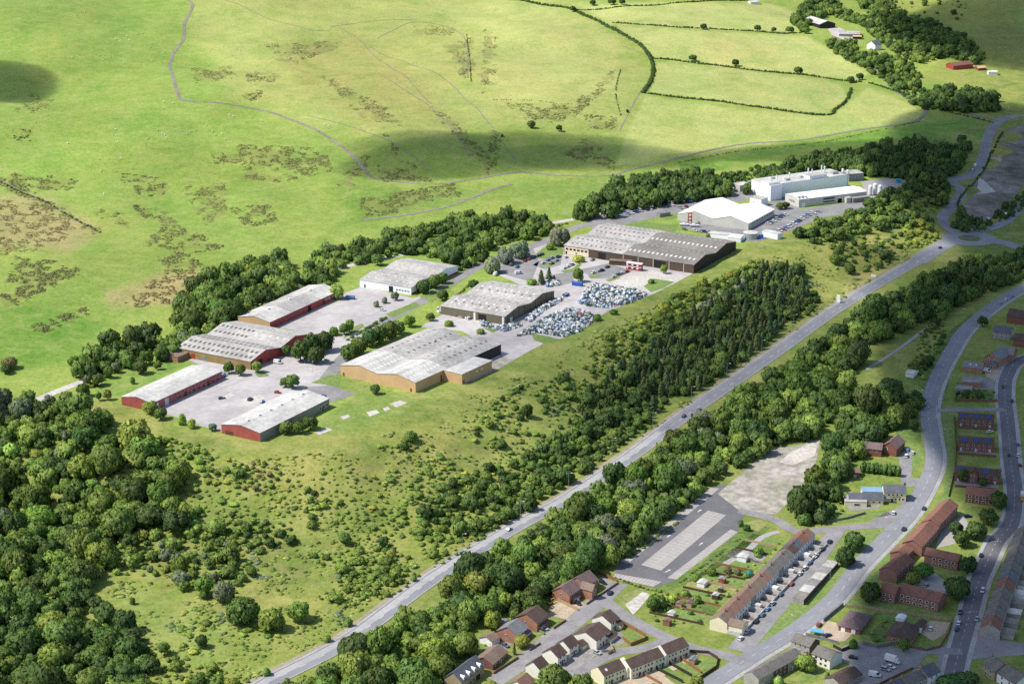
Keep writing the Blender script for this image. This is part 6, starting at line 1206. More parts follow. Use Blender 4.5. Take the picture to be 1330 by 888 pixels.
for px, py, w, d, h, wl, rf, lab in ((912, 760, 5, 4, 2.2, 'white_render', 'roof_white', 'white roofed glasshouse shed in the terrace gardens'), (938, 756, 3, 3, 2.4, 'door_red', 'roof_grey', 'small red shed with grey roof in the terrace gardens'), (929.5, 777, 3.2, 3, 2.4, 'wood_dark', 'roof_pale', 'dark shed with a pale roof in the terrace gardens'), (882.5, 788, 3, 3, 2.4, 'wood_pale', 'tile_terra', 'pink roofed shed beside the pink one in the gardens'),
                                     (895.5, 787, 3, 3, 2.3, 'wood_pale', 'tile_purple', 'purple roofed shed in the terrace gardens'), (866.5, 811, 3, 3.5, 2.8, 'wood_fence', 'tile_terra', 'reddish shed at the street corner of the gardens'), (965, 727, 5, 5, 2.4, 'white_render', 'roof_white', 'white garage on the lane behind the terrace'), (936, 768, 2.5, 2, 2.2, 'wood_dark', 'roof_grey', 'small grey roofed shed high in the terrace gardens'),
                                     (872, 800, 3, 3, 2.2, 'white_render', 'roof_white', 'white topped shed near the garden corner'), (900, 860, 4, 3, 2.2, 'wood_pale', 'slate_light', 'grey roofed shed in the curved end garden'), (605, 873, 7, 3, 2.4, 'grey_render', 'slate_light', 'pale flat shed behind the dormer house'), (1170, 806, 5, 4, 2.2, 'white_render', 'steel_white', 'white framed greenhouse in the bungalow garden')):
    x, y, z = at(px, py); o = bpy.data.objects.new('garden_shed', None); COL.objects.link(o); o.location = (x, y, z + .1); o.rotation_euler = (0, 0, math.atan2(gu[1], gu[0])); tag(o, lab, 'shed')
    b = MB(); b.box(-w / 2, -d / 2, -.3, w / 2, d / 2, h - .01); b.build('wall', M[wl], o)
    b = MB(); b.hexa([(-w / 2 - .2, -d / 2 - .2, h), (w / 2 + .2, -d / 2 - .2, h), (w / 2 + .2, d / 2 + .2, h), (-w / 2 - .2, d / 2 + .2, h)], [(-w / 2 - .2, -.1, h + .7), (w / 2 + .2, -.1, h + .7), (w / 2 + .2, .1, h + .7), (-w / 2 - .2, .1, h + .7)]); b.build('roof', M[rf], o)
x, y, z = at(973, 747); b = MB(); b.cyl(0, 0, 0, 1.8, 2.2, 2.1, 10); b.cyl(0, 0, 1.8, 3.2, 2.2, .4, 10); o = b.build('round_tent', M['plain'], None, (x, y, z)); o.color = (.02, .17, .14, 1); tag(o, 'dark teal round tent in the terrace gardens', 'tent')
# patios and lawns of the houses
for nm_, q, m in (('patio', [(822, 870), (838, 882), (860, 890), (880, 890), (850, 868)], 'patio'), ('garden_lawn', [(876, 864), (884, 858), (908, 874), (898, 880)], 'lawn'), ('garden_lawn', [(906, 862), (925, 853), (930, 858), (925, 866), (910, 872)], 'lawn'), ('garden_lawn', [(852, 868), (862, 862), (888, 880), (880, 886)], 'lawn'), ('garden_lawn', [(812, 824), (822, 820), (834, 827), (822, 832)], 'lawn'),
               ('patio', [(712, 790), (722, 778), (748, 792), (735, 804), (718, 800)], 'patio'), ('garden_lawn', [(690, 775), (712, 768), (718, 774), (702, 780)], 'lawn'), ('garden_lawn', [(720, 754), (740, 744), (746, 748), (726, 757)], 'lawn'), ('garden_lawn', [(712, 808), (722, 803), (730, 808), (720, 814)], 'lawn'), ('driveway', [(690, 812), (706, 808), (716, 818), (700, 824)], 'patio_grey'), ('driveway', [(782, 748), (798, 756), (790, 764), (776, 755)], 'patio_grey'), ('driveway', [(740, 780), (752, 776), (760, 786), (748, 792)], 'patio'),
               ('garden_lawn', [(600, 850), (622, 838), (632, 843), (608, 862)], 'lawn'), ('garden_lawn', [(646, 864), (668, 850), (672, 853), (650, 872)], 'lawn'), ('sandy_drive', [(1062, 822), (1075, 806), (1086, 808), (1090, 818), (1108, 822), (1098, 832), (1080, 834), (1066, 828)], 'patio'), ('gravel_drive', [(1196, 822), (1208, 806), (1234, 808), (1228, 822), (1212, 832)], 'patio'), ('garden_lawn', [(1190, 836), (1208, 832), (1214, 838), (1200, 842)], 'lawn'),
               ('bungalow_garden', [(1128, 824), (1150, 802), (1164, 806), (1150, 832), (1136, 836)], 'rough_grass'), ('garden_lawn', [(1250, 556), (1288, 560), (1288, 564), (1250, 560)], 'lawn'), ('patio', [(1256, 500), (1276, 490), (1296, 494), (1296, 505), (1270, 506)], 'patio_grey')):
    area(nm_, q, M[m], .075)
x, y, z = at(1061, 824); b = MB(); b.box(-3, -1.6, 2.2, 3, 1.6, 2.35)
for sx in (-2.8, 2.8):
    for sy in (-1.4, 1.4): b.box(sx - .06, sy - .06, 0, sx + .06, sy + .06, 2.2)
o = b.build('canopy', M['plain'], None, (x, y, z), -.35); o.color = (.12, .42, .75, 1); tag(o, 'light blue canopy beside the grey rendered house', 'canopy')
# a yellow digger in the yard beside the brick houses
def digger():
    x, y, z = at(714, 784.5); o = bpy.data.objects.new('mini_digger', None); COL.objects.link(o); o.location = (x, y, z + .1); o.rotation_euler = (0, 0, .6); tag(o, 'small yellow digger in the yard beside the brick house', 'digger')
    def pc(nm, col, *bx):
        m = MB()
        for q in bx: m.box(*q)
        p = m.build(nm, M['plain'], o); p.color = (*col, 1)
    Yl = (.60, .38, .03); pc('track', (.02, .02, .02), (-1.2, -.9, 0, 1.2, -.5, .55)); pc('track', (.02, .02, .02), (-1.2, .5, 0, 1.2, .9, .55)); pc('body', Yl, (-1.2, -.8, .6, .9, .8, 1.3)); pc('cab', (.05, .05, .06), (-.4, -.6, 1.3, .8, .6, 2.5)); pc('boom', Yl, (.9, -.15, 1.2, 1.3, .15, 2.8), (1.3, -.15, 2.5, 3.0, .15, 2.8)); pc('bucket', Yl, (2.7, -.4, .6, 3.1, .4, 1.2), (2.85, -.12, 1.2, 3.05, .12, 2.5))
digger()
# ---------------------------------------------------------------- sheep on the hillside
def sheep_mesh():
    import bmesh
    bm = bmesh.new()
    def ball(c, r, seg=8):
        ret = bmesh.ops.create_uvsphere(bm, u_segments=seg, v_segments=6, radius=1.0)
        for v in ret['verts']: v.co = Vector((v.co.x * r[0] + c[0], v.co.y * r[1] + c[1], v.co.z * r[2] + c[2]))
    ball((0, 0, .68), (.62, .33, .36)); ball((-.15, 0, .72), (.48, .35, .36)); ball((.66, 0, .80), (.24, .15, .20)); ball((.86, 0, .66), (.17, .1, .11)); ball((-.63, 0, .66), (.09, .07, .15))
    for s in (-1, 1): ball((.74, s * .17, .86), (.05, .10, .04), 6)
    for sx, sy in ((.38, .17), (.38, -.17), (-.38, .17), (-.38, -.17)):
        r = bmesh.ops.create_cone(bm, segments=6, radius1=.05, radius2=.085, depth=.5, cap_ends=True)
        for v in r['verts']: v.co += Vector((sx, sy, .25))
    me = bpy.data.meshes.new('sheep'); bm.to_mesh(me); bm.free(); me.materials.append(M['wool']); return me
SM = sheep_mesh()
SH = [(150, 52), (156, 54), (165, 48), (170, 61), (182, 42), (129, 73), (134, 79), (161, 83), (195, 62), (197, 80), (212, 70), (213, 133), (225, 135), (212, 142), (205, 170), (211, 175), (216, 180), (150, 169), (151, 177), (153, 185), (254, 170), (247, 172), (268, 163), (276, 171), (288, 175), (298, 150), (303, 152), (340, 158), (303, 34), (290, 60), (307, 65), (312, 67), (306, 76), (98, 21), (124, 30), (127, 31), (129, 208), (131, 223), (157, 207), (192, 181), (243, 175), (94, 75), (75, 35), (135, 253),
      (422, 163), (428, 164), (293, 182), (140, 57), (160, 36), (185, 44), (110, 16), (168, 53), (178, 45), (295, 172), (280, 176), (214, 176), (46, 160), (36, 118), (88, 187), (330, 110), (345, 105)]
for k, (px, py) in enumerate(SH):
    x, y, z = at(px, py); ar = 'upper' if py < 95 else ('middle' if py < 160 else 'lower')
    o = link('sheep', SM, None, (x, y, z + .02), rng.random() * 6.28, (1.35, 1.35, 1.35)); tag(o, f'white sheep grazing loose on the {ar} green hillside beside the winding track', 'sheep', f'sheep on the {ar} hillside')
CLOUDS = [((2, 108), 56, 85, 26, .042, 'small cloud over the hillside', .3), ((625, 200), 140, 58, 30, .025, 'long cloud over the moor', .5), ((540, 185), 70, 40, 24, .016, 'wisp of cloud beside the long one', .2), ((775, 205), 105, 46, 30, .019, 'cloud over the moor foot', .1), ((1110, 196), 170, 36, 30, .018, 'cloud over the factory wood', .2),
          ((1405, 250), 150, 330, 70, .05, 'added unseen cloud darkening the upper right edge', 0), ((1390, 560), 80, 300, 65, .055, 'added unseen cloud darkening the high street edge', 0), ((1330, 850), 72, 110, 60, .07, 'added unseen cloud darkening the bottom right corner', 0), ((1270, 360), 100, 80, 34, .014, 'thin cloud over the belt end', .1), ((930, 470), 170, 110, 24, .009, 'thin cloud over the pines', .5), ((1400, 50), 210, 260, 50, .036, 'added unseen cloud darkening the top right corner', 0)]  # the four dense right-side clouds are added out of view to darken that edge
# ---------------------------------------------------------------- vegetation
def leaf_mat(name, attr):
    m, t, p = node_mat(name); out = [n for n in t.nodes if n.type == 'OUTPUT_MATERIAL'][0]
    if attr: c = N(t, 'ShaderNodeAttribute', attribute_name='tint').outputs['Color']
    else: c = N(t, 'ShaderNodeObjectInfo').outputs['Color']
    lf = N(t, 'ShaderNodeAttribute', attribute_name='leaf').outputs['Fac']
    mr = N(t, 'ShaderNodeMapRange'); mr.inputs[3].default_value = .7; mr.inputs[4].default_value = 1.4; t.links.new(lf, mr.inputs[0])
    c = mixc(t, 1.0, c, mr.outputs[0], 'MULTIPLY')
    t.links.new(c, p.inputs['Base Color']); p.inputs['Roughness'].default_value = .62; p.inputs['Specular IOR Level'].default_value = .22
    tr = N(t, 'ShaderNodeBsdfTranslucent'); t.links.new(mixc(t, 1.0, c, (1.3, 1.5, .7), 'MULTIPLY'), tr.inputs[0])
    mx = N(t, 'ShaderNodeMixShader'); mx.inputs[0].default_value = .3; t.links.new(p.outputs[0], mx.inputs[1]); t.links.new(tr.outputs[0], mx.inputs[2]); t.links.new(mx.outputs[0], out.inputs[0])
    return m
LEAF, LEAF_A = leaf_mat('foliage', False), leaf_mat('foliage mass', True)
def leaf_quads(C, Nv, size, r):
    """square-ish leaf sprays at C facing about Nv"""
    n = len(C); a = r.normal(size=(n, 3)); Nv = Nv + r.normal(size=(n, 3)) * .45; Nv /= np.linalg.norm(Nv, axis=1)[:, None]
    u = np.cross(Nv, a); u /= np.linalg.norm(u, axis=1)[:, None] + 1e-9; v = np.cross(Nv, u)
    s = size[:, None]; k = .55 + .5 * r.random((n, 1))
    return np.stack([C - u * s - v * s * k * .6, C + u * s * .7 - v * s * k, C + u * s + v * s * k * .7, C - u * s * .6 + v * s * k], 1)
_ico = {}
def ico(sub):
    if sub not in _ico:
        import bmesh
        bm = bmesh.new(); bmesh.ops.create_icosphere(bm, subdivisions=sub, radius=1); _ico[sub] = (np.array([v.co[:] for v in bm.verts]), np.array([[v.index for v in f.verts] for f in bm.faces])); bm.free()
    return _ico[sub]
def crown_arrays(kind, seed, lite=False):
    """-> verts, quads(list of arrays), leaf value per vertex; unit crown: radius 1, base z = 0, top z about 1 (scaled by height later)"""
    r = np.random.default_rng(seed); V = []; F = []; Lf = []; Nr = []; nv = 0
    def add(v, f, l, nrm):
        nonlocal nv
        V.append(v); F.extend((f + nv).tolist()); Lf.append(l); Nr.append(nrm); nv += len(v)
    def lobe(c, rad, val, nl, ls):
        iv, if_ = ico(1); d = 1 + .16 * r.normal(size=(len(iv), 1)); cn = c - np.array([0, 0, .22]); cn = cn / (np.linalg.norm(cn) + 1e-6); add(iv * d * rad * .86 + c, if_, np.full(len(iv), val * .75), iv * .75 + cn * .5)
        d = r.normal(size=(nl, 3)); d[:, 2] = d[:, 2] + .25; d /= np.linalg.norm(d, axis=1)[:, None]
        P = c + d * rad * (.86 + .22 * r.random((nl, 1))); q = leaf_quads(P, d, ls * (.7 + .6 * r.random(nl)), r)
        add(q.reshape(-1, 3), np.arange(nl * 4).reshape(nl, 4), np.repeat(np.clip(val + .22 * r.normal(size=nl), 0, 1), 4), np.repeat(d * .75 + cn * .5 + r.normal(size=d.shape) * .22, 4, 0))
    if kind == 'broad':
        n = 9 if lite else 15
        for i in range(n):
            th = 2.4 * i + r.random() * .8; ph = (i + .5) / n; zz = .20 + .62 * ph; rr = .62 * math.sqrt(max(0, 1 - ((zz - .42) / .52) ** 2)) * (.75 + .4 * r.random())
            rad = (.34 + .16 * r.random()) * (1.12 if lite else 1)
            lobe(np.array([rr * math.cos(th), rr * math.sin(th), zz]) , np.array([rad, rad, rad * .62]), .25 + .5 * r.random(), 34 if lite else 95, .115 if lite else .082)
    elif kind == 'bush':
        n = 5 if lite else 8
        for i in range(n):
            th = 2.4 * i + r.random(); rr = .5 * math.sqrt((i + .3) / n); rad = .38 + .2 * r.random()
            lobe(np.array([rr * math.cos(th), rr * math.sin(th), .3 + .32 * r.random() * (1 - rr)]), np.array([rad, rad, rad * .85]), .25 + .5 * r.random(), 26 if lite else 75, .14 if lite else .10)
    elif kind == 'tuft':
        for i in range(3):
            th = 2.1 * i + r.random(); rad = .5 + .2 * r.random(); lobe(np.array([.4 * math.cos(th), .4 * math.sin(th), .35]), np.array([rad, rad, rad]), .2 + .6 * r.random(), 9, .3)
    elif kind == 'willow':
        for i in range(15):
            th = 2.4 * i + r.random(); zz = .2 + .6 * (i + .5) / 15; rr = .6 * math.sqrt(max(0, 1 - ((zz - .4) / .55) ** 2)); rad = .30 + .14 * r.random()
            lobe(np.array([rr * math.cos(th), rr * math.sin(th), zz]), np.array([rad, rad, rad * .8]), .35 + .4 * r.random(), 110, .07)
    elif kind == 'conifer':
        n = 7 if lite else 11
        for i in range(n):
            z = .10 + .86 * i / n; rad = (1 - z) ** .8 * .92 + .06; m = 7 if lite else 9
            iv, if_ = ico(1); add(iv * np.array([rad * .55, rad * .55, .10]) + np.array([0, 0, z]), if_, np.full(len(iv), .25), iv + np.array([0, 0, .3]))
            for j in range(m):
                a = 2 * math.pi * (j + r.random() * .7) / m + i; L = rad * (.75 + .4 * r.random()); nl = 5 if lite else 9
                tt = (np.arange(nl) + .5) / nl; C = np.stack([math.cos(a) * L * tt, math.sin(a) * L * tt, z + .05 - .10 * tt * (.5 + rad) + .015 * r.normal(size=nl)], -1)
                nn = np.tile(np.array([math.cos(a) * .35, math.sin(a) * .35, 1.0]), (nl, 1)); q = leaf_quads(C, nn, (.13 - .04 * tt) * (.8 + .5 * r.random(nl)) * (1.25 if lite else 1), r); q[:, :, 2] = (q[:, :, 2] - C[:, None, 2]) * .45 + C[:, None, 2]
                add(q.reshape(-1, 3), np.arange(nl * 4).reshape(nl, 4), np.repeat(np.clip(.3 + .35 * r.random() + .12 * r.normal(size=nl), 0, 1), 4), np.repeat(np.stack([math.cos(a) * (.3 + tt), math.sin(a) * (.3 + tt), np.full(nl, .75)], -1) + r.normal(size=(nl, 3)) * .2, 4, 0))
    Nn = np.concatenate(Nr); Nn /= np.linalg.norm(Nn, axis=1)[:, None] + 1e-9
    return np.concatenate(V), F, np.concatenate(Lf), Nn
def to_mesh(name, V, F, Lf, Nn, m, tint=None):
    me = bpy.data.meshes.new(name); lens = np.array([len(f) for f in F], np.int32); flat = np.array([i for f in F for i in f], np.int32)
    me.vertices.add(len(V)); me.vertices.foreach_set('co', V.astype(np.float32).ravel()); me.loops.add(len(flat)); me.loops.foreach_set('vertex_index', flat)
    me.polygons.add(len(lens)); st = np.concatenate([[0], np.cumsum(lens)[:-1]]).astype(np.int32); me.polygons.foreach_set('loop_start', st); me.polygons.foreach_set('loop_total', lens); me.update(calc_edges=True)
    a = me.attributes.new('leaf', 'FLOAT', 'POINT'); a.data.foreach_set('value', Lf.astype(np.float32))
    if tint is not None:
        a = me.attributes.new('tint', 'FLOAT_COLOR', 'POINT'); a.data.foreach_set('color', np.concatenate([tint, np.ones((len(tint), 1))], 1).astype(np.float32).ravel())
    me.polygons.foreach_set('use_smooth', np.ones(len(lens), bool)); me.normals_split_custom_set_from_vertices(Nn.astype(np.float32).tolist())
    me.materials.append(m); return me
KINDS = dict(broad=9, bush=7, willow=2, conifer=5)
ARR = {k: [crown_arrays(k, 100 + 13 * i + len(k)) for i in range(n)] for k, n in KINDS.items()}
LITE = {k: [crown_arrays(k, 500 + 13 * i + len(k), True) for i in range(4)] for k in ('broad', 'bush', 'conifer')}
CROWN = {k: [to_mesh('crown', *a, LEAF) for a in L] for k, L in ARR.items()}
def trunk_mesh(limbs=True):
    b = MB(); b.cyl(0, 0, -.08, .42, .045, .028, 7)
    if limbs:
        for a in (0, 1.3, 2.6, 3.9, 5.1):
            c, s = math.cos(a), math.sin(a); w = .013
            z0 = .26 + .03 * a; b.hexa([(c * .01 - s * w, s * .01 + c * w, z0), (c * .01 + s * w, s * .01 - c * w, z0), (c * .03 + s * w, s * .03 - c * w, z0 - .02), (c * .03 - s * w, s * .03 + c * w, z0 - .02)][::-1], [(c * .30 - s * w * .5, s * .30 + c * w * .5, z0 + .24), (c * .30 + s * w * .5, s * .30 - c * w * .5, z0 + .24), (c * .31 + s * w * .5, s * .31 - c * w * .5, z0 + .23), (c * .31 - s * w * .5, s * .31 + c * w * .5, z0 + .23)][::-1])
    else: b.cyl(0, 0, .42, .95, .028, .006, 6)
    return b.mesh('trunk', M['bark'])
TR_B, TR_C = trunk_mesh(True), trunk_mesh(False)
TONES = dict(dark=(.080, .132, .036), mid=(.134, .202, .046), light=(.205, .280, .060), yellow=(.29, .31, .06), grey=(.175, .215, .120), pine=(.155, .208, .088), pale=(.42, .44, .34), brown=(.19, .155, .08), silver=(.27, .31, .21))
TREES = []       # dicts: kind, x, y, z, r, h, tone, phrase, trunk clear fraction
FOOT = []
for o in list(bpy.data.objects): pass
def near_road(x, y, r):
    for P, hw in ((Pm, 5.5), (Pt, 5.5), (Ph, 4.6), (Pf, 5.0)):
        if np.min((P[:, 0] - x) ** 2 + (P[:, 1] - y) ** 2) < (hw + r * .42) ** 2: return True
    return False
def put(kind, px, py, r, h, tone, phrase, hm=None, check=False, base=False):
    x, y, z = at(px, py, 0 if base else (h * .5 if hm is None else hm))
    TREES.append(dict(kind=kind, x=x, y=y, z=z, r=r, h=h, tone=tone, ph=phrase))
def zone(pxs, phrase, kinds, spacing, rr, hr, tones, hm=4.0, seed=1, thin=None, cap=900):
    """fill a canopy outline of the photo with trees standing on the ground below it"""
    r = np.random.default_rng(seed); P = np.array([at(px, py, hm)[:2] for px, py in pxs]); lo, hi = P.min(0), P.max(0); pts = []; grid = {}
    tries = int((hi - lo).prod() / spacing ** 2 * 9)
    cand = lo + (hi - lo) * r.random((min(tries, 60000), 2)); ok = in_poly(P, cand[:, 0], cand[:, 1]) > 0
    ks = list(kinds); kw = np.array([kinds[k] for k in ks], float); kw /= kw.sum(); ts = list(tones); tw = np.array([tones[k] for k in ts], float); tw /= tw.sum()
    for x, y in cand[ok]:
        if thin is not None and fbm(x / thin[0], y / thin[0], seed + 5, 2) < thin[1]: continue
        k = ks[r.choice(len(ks), p=kw)]; q_ = r.random() ** 1.4; rad = rr[0] * .78 + (rr[1] * 1.14 - rr[0] * .78) * q_; sc = spacing * (.62 + .85 * q_)
        g = (int(x // spacing), int(y // spacing)); bad = False
        for i in (-2, -1, 0, 1, 2):
            for j in (-2, -1, 0, 1, 2):
                for q in grid.get((g[0] + i, g[1] + j), ()):
                    if (q[0] - x) ** 2 + (q[1] - y) ** 2 < (.5 * (sc + q[2])) ** 2: bad = True; break
                if bad: break
            if bad: break
        if bad: continue
        if spacing > 7: rad *= 1.18
        if k == 'bush' and len(ks) > 1: rad *= .75
        if k == 'conifer': rad *= .80
        if near_road(x, y, rad): continue
        h = rad * (hr[0] + (hr[1] - hr[0]) * r.random()) * (.78 + .42 * r.random()) * (1.45 if k == 'conifer' else .95) * (.8 if k == 'bush' else 1)
        grid.setdefault(g, []).append((x, y, sc)); tone = ts[r.choice(len(ts), p=tw)]
        if k == 'conifer': tone = 'pine'
        TREES.append(dict(kind=k, x=x, y=y, z=float(zt(x, y)), r=rad, h=h, tone=tone, ph=phrase))
BT = dict(dark=3, mid=4, light=3, grey=.8)
W_ = dict(broad=6, bush=1)
# the big wood at the bottom left, cut into named pieces so that labels can point
zone([(-30, 525), (60, 512), (125, 532), (165, 560), (130, 600), (60, 610), (-30, 610)], 'at the upper end of the corner wood, near the red unit', W_, 7.6, (3.6, 6.6), (1.3, 1.9), BT, 5, 11, (28, .29))
zone([(-30, 610), (60, 610), (130, 600), (165, 560), (195, 575), (232, 605), (236, 640), (268, 662), (262, 690), (205, 700), (140, 690), (60, 690), (-30, 690)], 'in the middle of the corner wood', W_, 8.4, (4.0, 7.6), (1.3, 1.8), BT, 5, 12, (30, .28))
zone([(-30, 690), (60, 690), (140, 690), (135, 735), (112, 760), (130, 780), (60, 790), (-30, 790)], 'in the lower corner wood beside the grassy glade', W_, 7.8, (4.2, 6.8), (1.4, 1.8), dict(dark=4, mid=4, light=1, grey=.4), 5, 13)
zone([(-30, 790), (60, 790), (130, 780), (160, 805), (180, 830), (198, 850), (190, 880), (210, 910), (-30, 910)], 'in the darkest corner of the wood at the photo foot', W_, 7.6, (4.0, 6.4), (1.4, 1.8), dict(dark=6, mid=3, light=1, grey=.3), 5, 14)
zone([(170, 870), (200, 850), (250, 858), (330, 880), (300, 905), (180, 905)], 'in the scrub at the foot of the picture', dict(bush=3, broad=1), 4.6, (2.0, 3.6), (1.1, 1.6), dict(mid=3, light=4, yellow=1), 2, 15)
zone([(-30, 540), (60, 525), (125, 545), (165, 570), (225, 605), (230, 650), (255, 680), (200, 702), (140, 700), (130, 740), (110, 765), (130, 790), (180, 840), (190, 880), (-30, 905)], 'under the tall trees of the corner wood', dict(bush=1), 5.2, (2.0, 3.6), (1.2, 1.8), dict(dark=3, mid=3, light=1), 3, 72)
# scrub fringe and glade
zone([(200, 560), (260, 575), (280, 600), (265, 640), (235, 640), (228, 605)], 'on the scrub slope below the red unit', dict(bush=4, broad=1), 4.4, (2.2, 4.0), (1.1, 1.6), dict(mid=3, light=4, yellow=.6), 2, 16)
zone([(140, 690), (205, 702), (262, 692), (300, 700), (330, 740), (300, 770), (262, 772), (200, 740), (150, 742)], 'between the corner wood and the grassy glade', dict(broad=3, bush=3), 5.6, (2.4, 4.6), (1.3, 1.7), dict(mid=3, light=3, grey=1, dark=1), 3, 17)
zone([(240, 620), (350, 600), (420, 640), (400, 700), (330, 720), (260, 690)], 'scattered on the slope above the glade', dict(bush=4, broad=1), 5.0, (1.6, 3.8), (1.1, 1.6), dict(mid=3, light=4, dark=1), 2, 18, (22, .42))
zone([(300, 600), (350, 596), (365, 615), (345, 638), (305, 630)], 'in the dusty thicket on the upper slope', dict(bush=3), 4.0, (1.6, 2.6), (1.1, 1.5), dict(mid=2, brown=1, dark=1), 2, 19)
zone([(265, 680), (300, 665), (380, 680), (378, 705), (330, 712), (290, 705)], 'in the thicket in the middle of the slope', dict(bush=3, broad=1), 4.4, (2.0, 3.4), (1.2, 1.6), dict(dark=2, mid=3), 2, 20)
# open bank bushes
zone([(200, 600), (430, 598), (560, 560), (680, 500), (780, 440), (870, 400), (960, 380), (900, 480), (820, 540), (740, 600), (640, 690), (540, 740), (440, 810), (340, 870), (220, 850), (300, 760), (260, 700)], 'dotted over the open bank above the main road', dict(bush=1), 3.6, (1.0, 2.9), (.5, .95), dict(mid=4, light=6, yellow=2), 1, 21, (30, .56))
zone([(400, 650), (540, 600), (640, 560), (700, 560), (600, 680), (500, 760), (420, 800)], 'among the bushes on the lower bank', dict(bush=5, broad=1), 4.0, (1.4, 3.8), (.7, 1.2), dict(mid=4, light=4, dark=1), 2, 22, (30, .525))
zone([(545, 660), (585, 625), (640, 600), (690, 592), (735, 562), (765, 575), (740, 605), (700, 650), (650, 690), (600, 692), (560, 700)], 'in the dark thicket on the bank above the car road', dict(broad=4, bush=3), 5.2, (2.6, 4.4), (1.3, 1.7), dict(dark=4, mid=4, light=.6), 3, 23)
zone([(440, 730), (480, 705), (530, 715), (545, 745), (520, 770), (470, 775), (440, 760)], 'in the bright thicket by the main road bend', dict(bush=4, broad=2), 4.6, (2.0, 3.6), (1.2, 1.6), dict(mid=4, light=3, yellow=.5), 2, 24)
zone([(690, 590), (740, 560), (800, 540), (850, 520), (840, 545), (800, 580), (740, 620), (715, 640), (700, 620)], 'on the bank between the pines and the main road', dict(broad=4, bush=2), 5.4, (2.6, 4.6), (1.3, 1.7), dict(dark=4, mid=4, light=1), 3, 25)
zone([(560, 700), (600, 700), (640, 690), (640, 700), (590, 735), (560, 745)], 'in the verge bushes beside the main road', dict(bush=3, broad=1), 5, (1.6, 3), (1.1, 1.5), dict(mid=3, light=2, yellow=1), 2, 26)
zone([(720, 490), (760, 470), (830, 440), (860, 410), (900, 400), (880, 430), (820, 470), (760, 510), (710, 530), (690, 510)], 'on the upper bank below the bag heaps', dict(bush=4, broad=2), 5.0, (2.2, 4.2), (1.2, 1.6), dict(dark=2, mid=4, light=3), 2, 27, (18, .36))
# the pine plantation
zone([(820, 470), (835, 455), (860, 425), (905, 405), (960, 360), (1005, 338), (1040, 345), (1050, 378), (1028, 405), (1000, 432), (950, 468), (900, 500), (870, 505), (840, 500), (815, 480)], 'in the pine plantation on the bank', dict(conifer=7, broad=2.6), 4.2, (2.8, 5.2), (1.5, 2.0), dict(dark=3, mid=2), 6, 28)
zone([(860, 395), (920, 372), (965, 345), (990, 335), (980, 355), (930, 385), (890, 410), (850, 425)], 'behind the pine tops under the brown warehouse', dict(broad=4, bush=3), 4.6, (2.4, 4.2), (1.3, 1.7), dict(mid=3, light=4, yellow=.6), 3, 29)
zone([(905, 398), (925, 380), (968, 368), (955, 382), (920, 400)], 'in the pale silvery patch at the pine edge', dict(willow=1), 4.6, (2.6, 3.8), (1.4, 1.7), dict(pale=1), 3, 30)
zone([(1020, 380), (1050, 370), (1065, 385), (1050, 405), (1030, 415)], 'at the lower end of the pines by the totem sign', dict(broad=3, bush=1), 5, (2.6, 4), (1.3, 1.6), dict(dark=3, mid=2), 3, 31)
zone([(770, 455), (800, 425), (850, 400), (900, 372), (960, 345), (985, 335), (960, 362), (900, 405), (850, 430), (800, 470)], 'on the lit bank above the pines', dict(bush=4, broad=2), 4.8, (1.8, 3.8), (1.1, 1.6), dict(mid=3, light=5, yellow=1.5), 2, 62, (16, .36))
zone([(640, 520), (700, 490), (760, 500), (745, 550), (690, 580), (640, 590), (610, 570)], 'on the upper bank left of the pines', dict(bush=4, broad=1.4), 6.0, (1.8, 4.0), (1.1, 1.6), dict(mid=4, light=3, dark=2), 2, 63, (18, .42))
zone([(842, 795), (860, 778), (900, 762), (960, 735), (1000, 705), (1016, 700), (990, 735), (950, 775), (915, 805), (880, 815), (850, 805)], 'in the plots behind the long terrace', dict(bush=1), 6.0, (.9, 2.0), (1.0, 1.5), dict(mid=3, light=4, dark=2, yellow=.6), 1, 64)
zone([(600, 880), (640, 840), (690, 800), (720, 775), (730, 760), (745, 745), (735, 742), (690, 775), (640, 815), (600, 850), (570, 880)], 'in the back gardens of the close', dict(bush=1), 6.0, (1.0, 2.2), (1.0, 1.5), dict(mid=3, light=4), 1, 65)
zone([(1128, 824), (1150, 802), (1166, 800), (1180, 806), (1160, 812), (1146, 832), (1134, 836)], 'in the bungalow gardens', dict(bush=1), 4.6, (.8, 1.6), (1.0, 1.5), dict(mid=3, light=2, dark=2), 1, 66)
zone([(1060, 672), (1034, 672), (1040, 660), (1080, 655), (1095, 660), (1080, 678)], 'on the rough slope below the tall wood', dict(bush=1), 3.6, (1.2, 2.4), (1.0, 1.4), dict(mid=3, light=3), 1, 67)
zone([(1246, 500), (1296, 506), (1296, 520), (1240, 518)], 'in the corner garden by the link street', dict(bush=1), 4, (1.0, 2.2), (1.1, 1.6), dict(dark=3, mid=2), 1, 68)
zone([(842, 776), (850, 765), (880, 770), (872, 790), (850, 795)], 'in the thicket at the garden corner', dict(bush=2), 3.2, (1.4, 2.4), (1.1, 1.5), dict(mid=3, light=2), 1, 69)
zone([(735, 545), (770, 500), (815, 462), (835, 490), (870, 508), (862, 528), (820, 545), (780, 562), (745, 562)], 'in the mixed wood at the foot of the pines', dict(broad=4, conifer=3, bush=1), 5.0, (2.6, 5.0), (1.3, 1.8), dict(dark=4, mid=3, light=.6), 4, 70)
zone([(800, 480), (860, 425), (960, 362), (1030, 345), (1048, 378), (1000, 432), (900, 500), (840, 505)], 'under the plantation pines', dict(bush=1), 5, (1.6, 2.8), (1.0, 1.5), dict(mid=3, light=2), 2, 73)
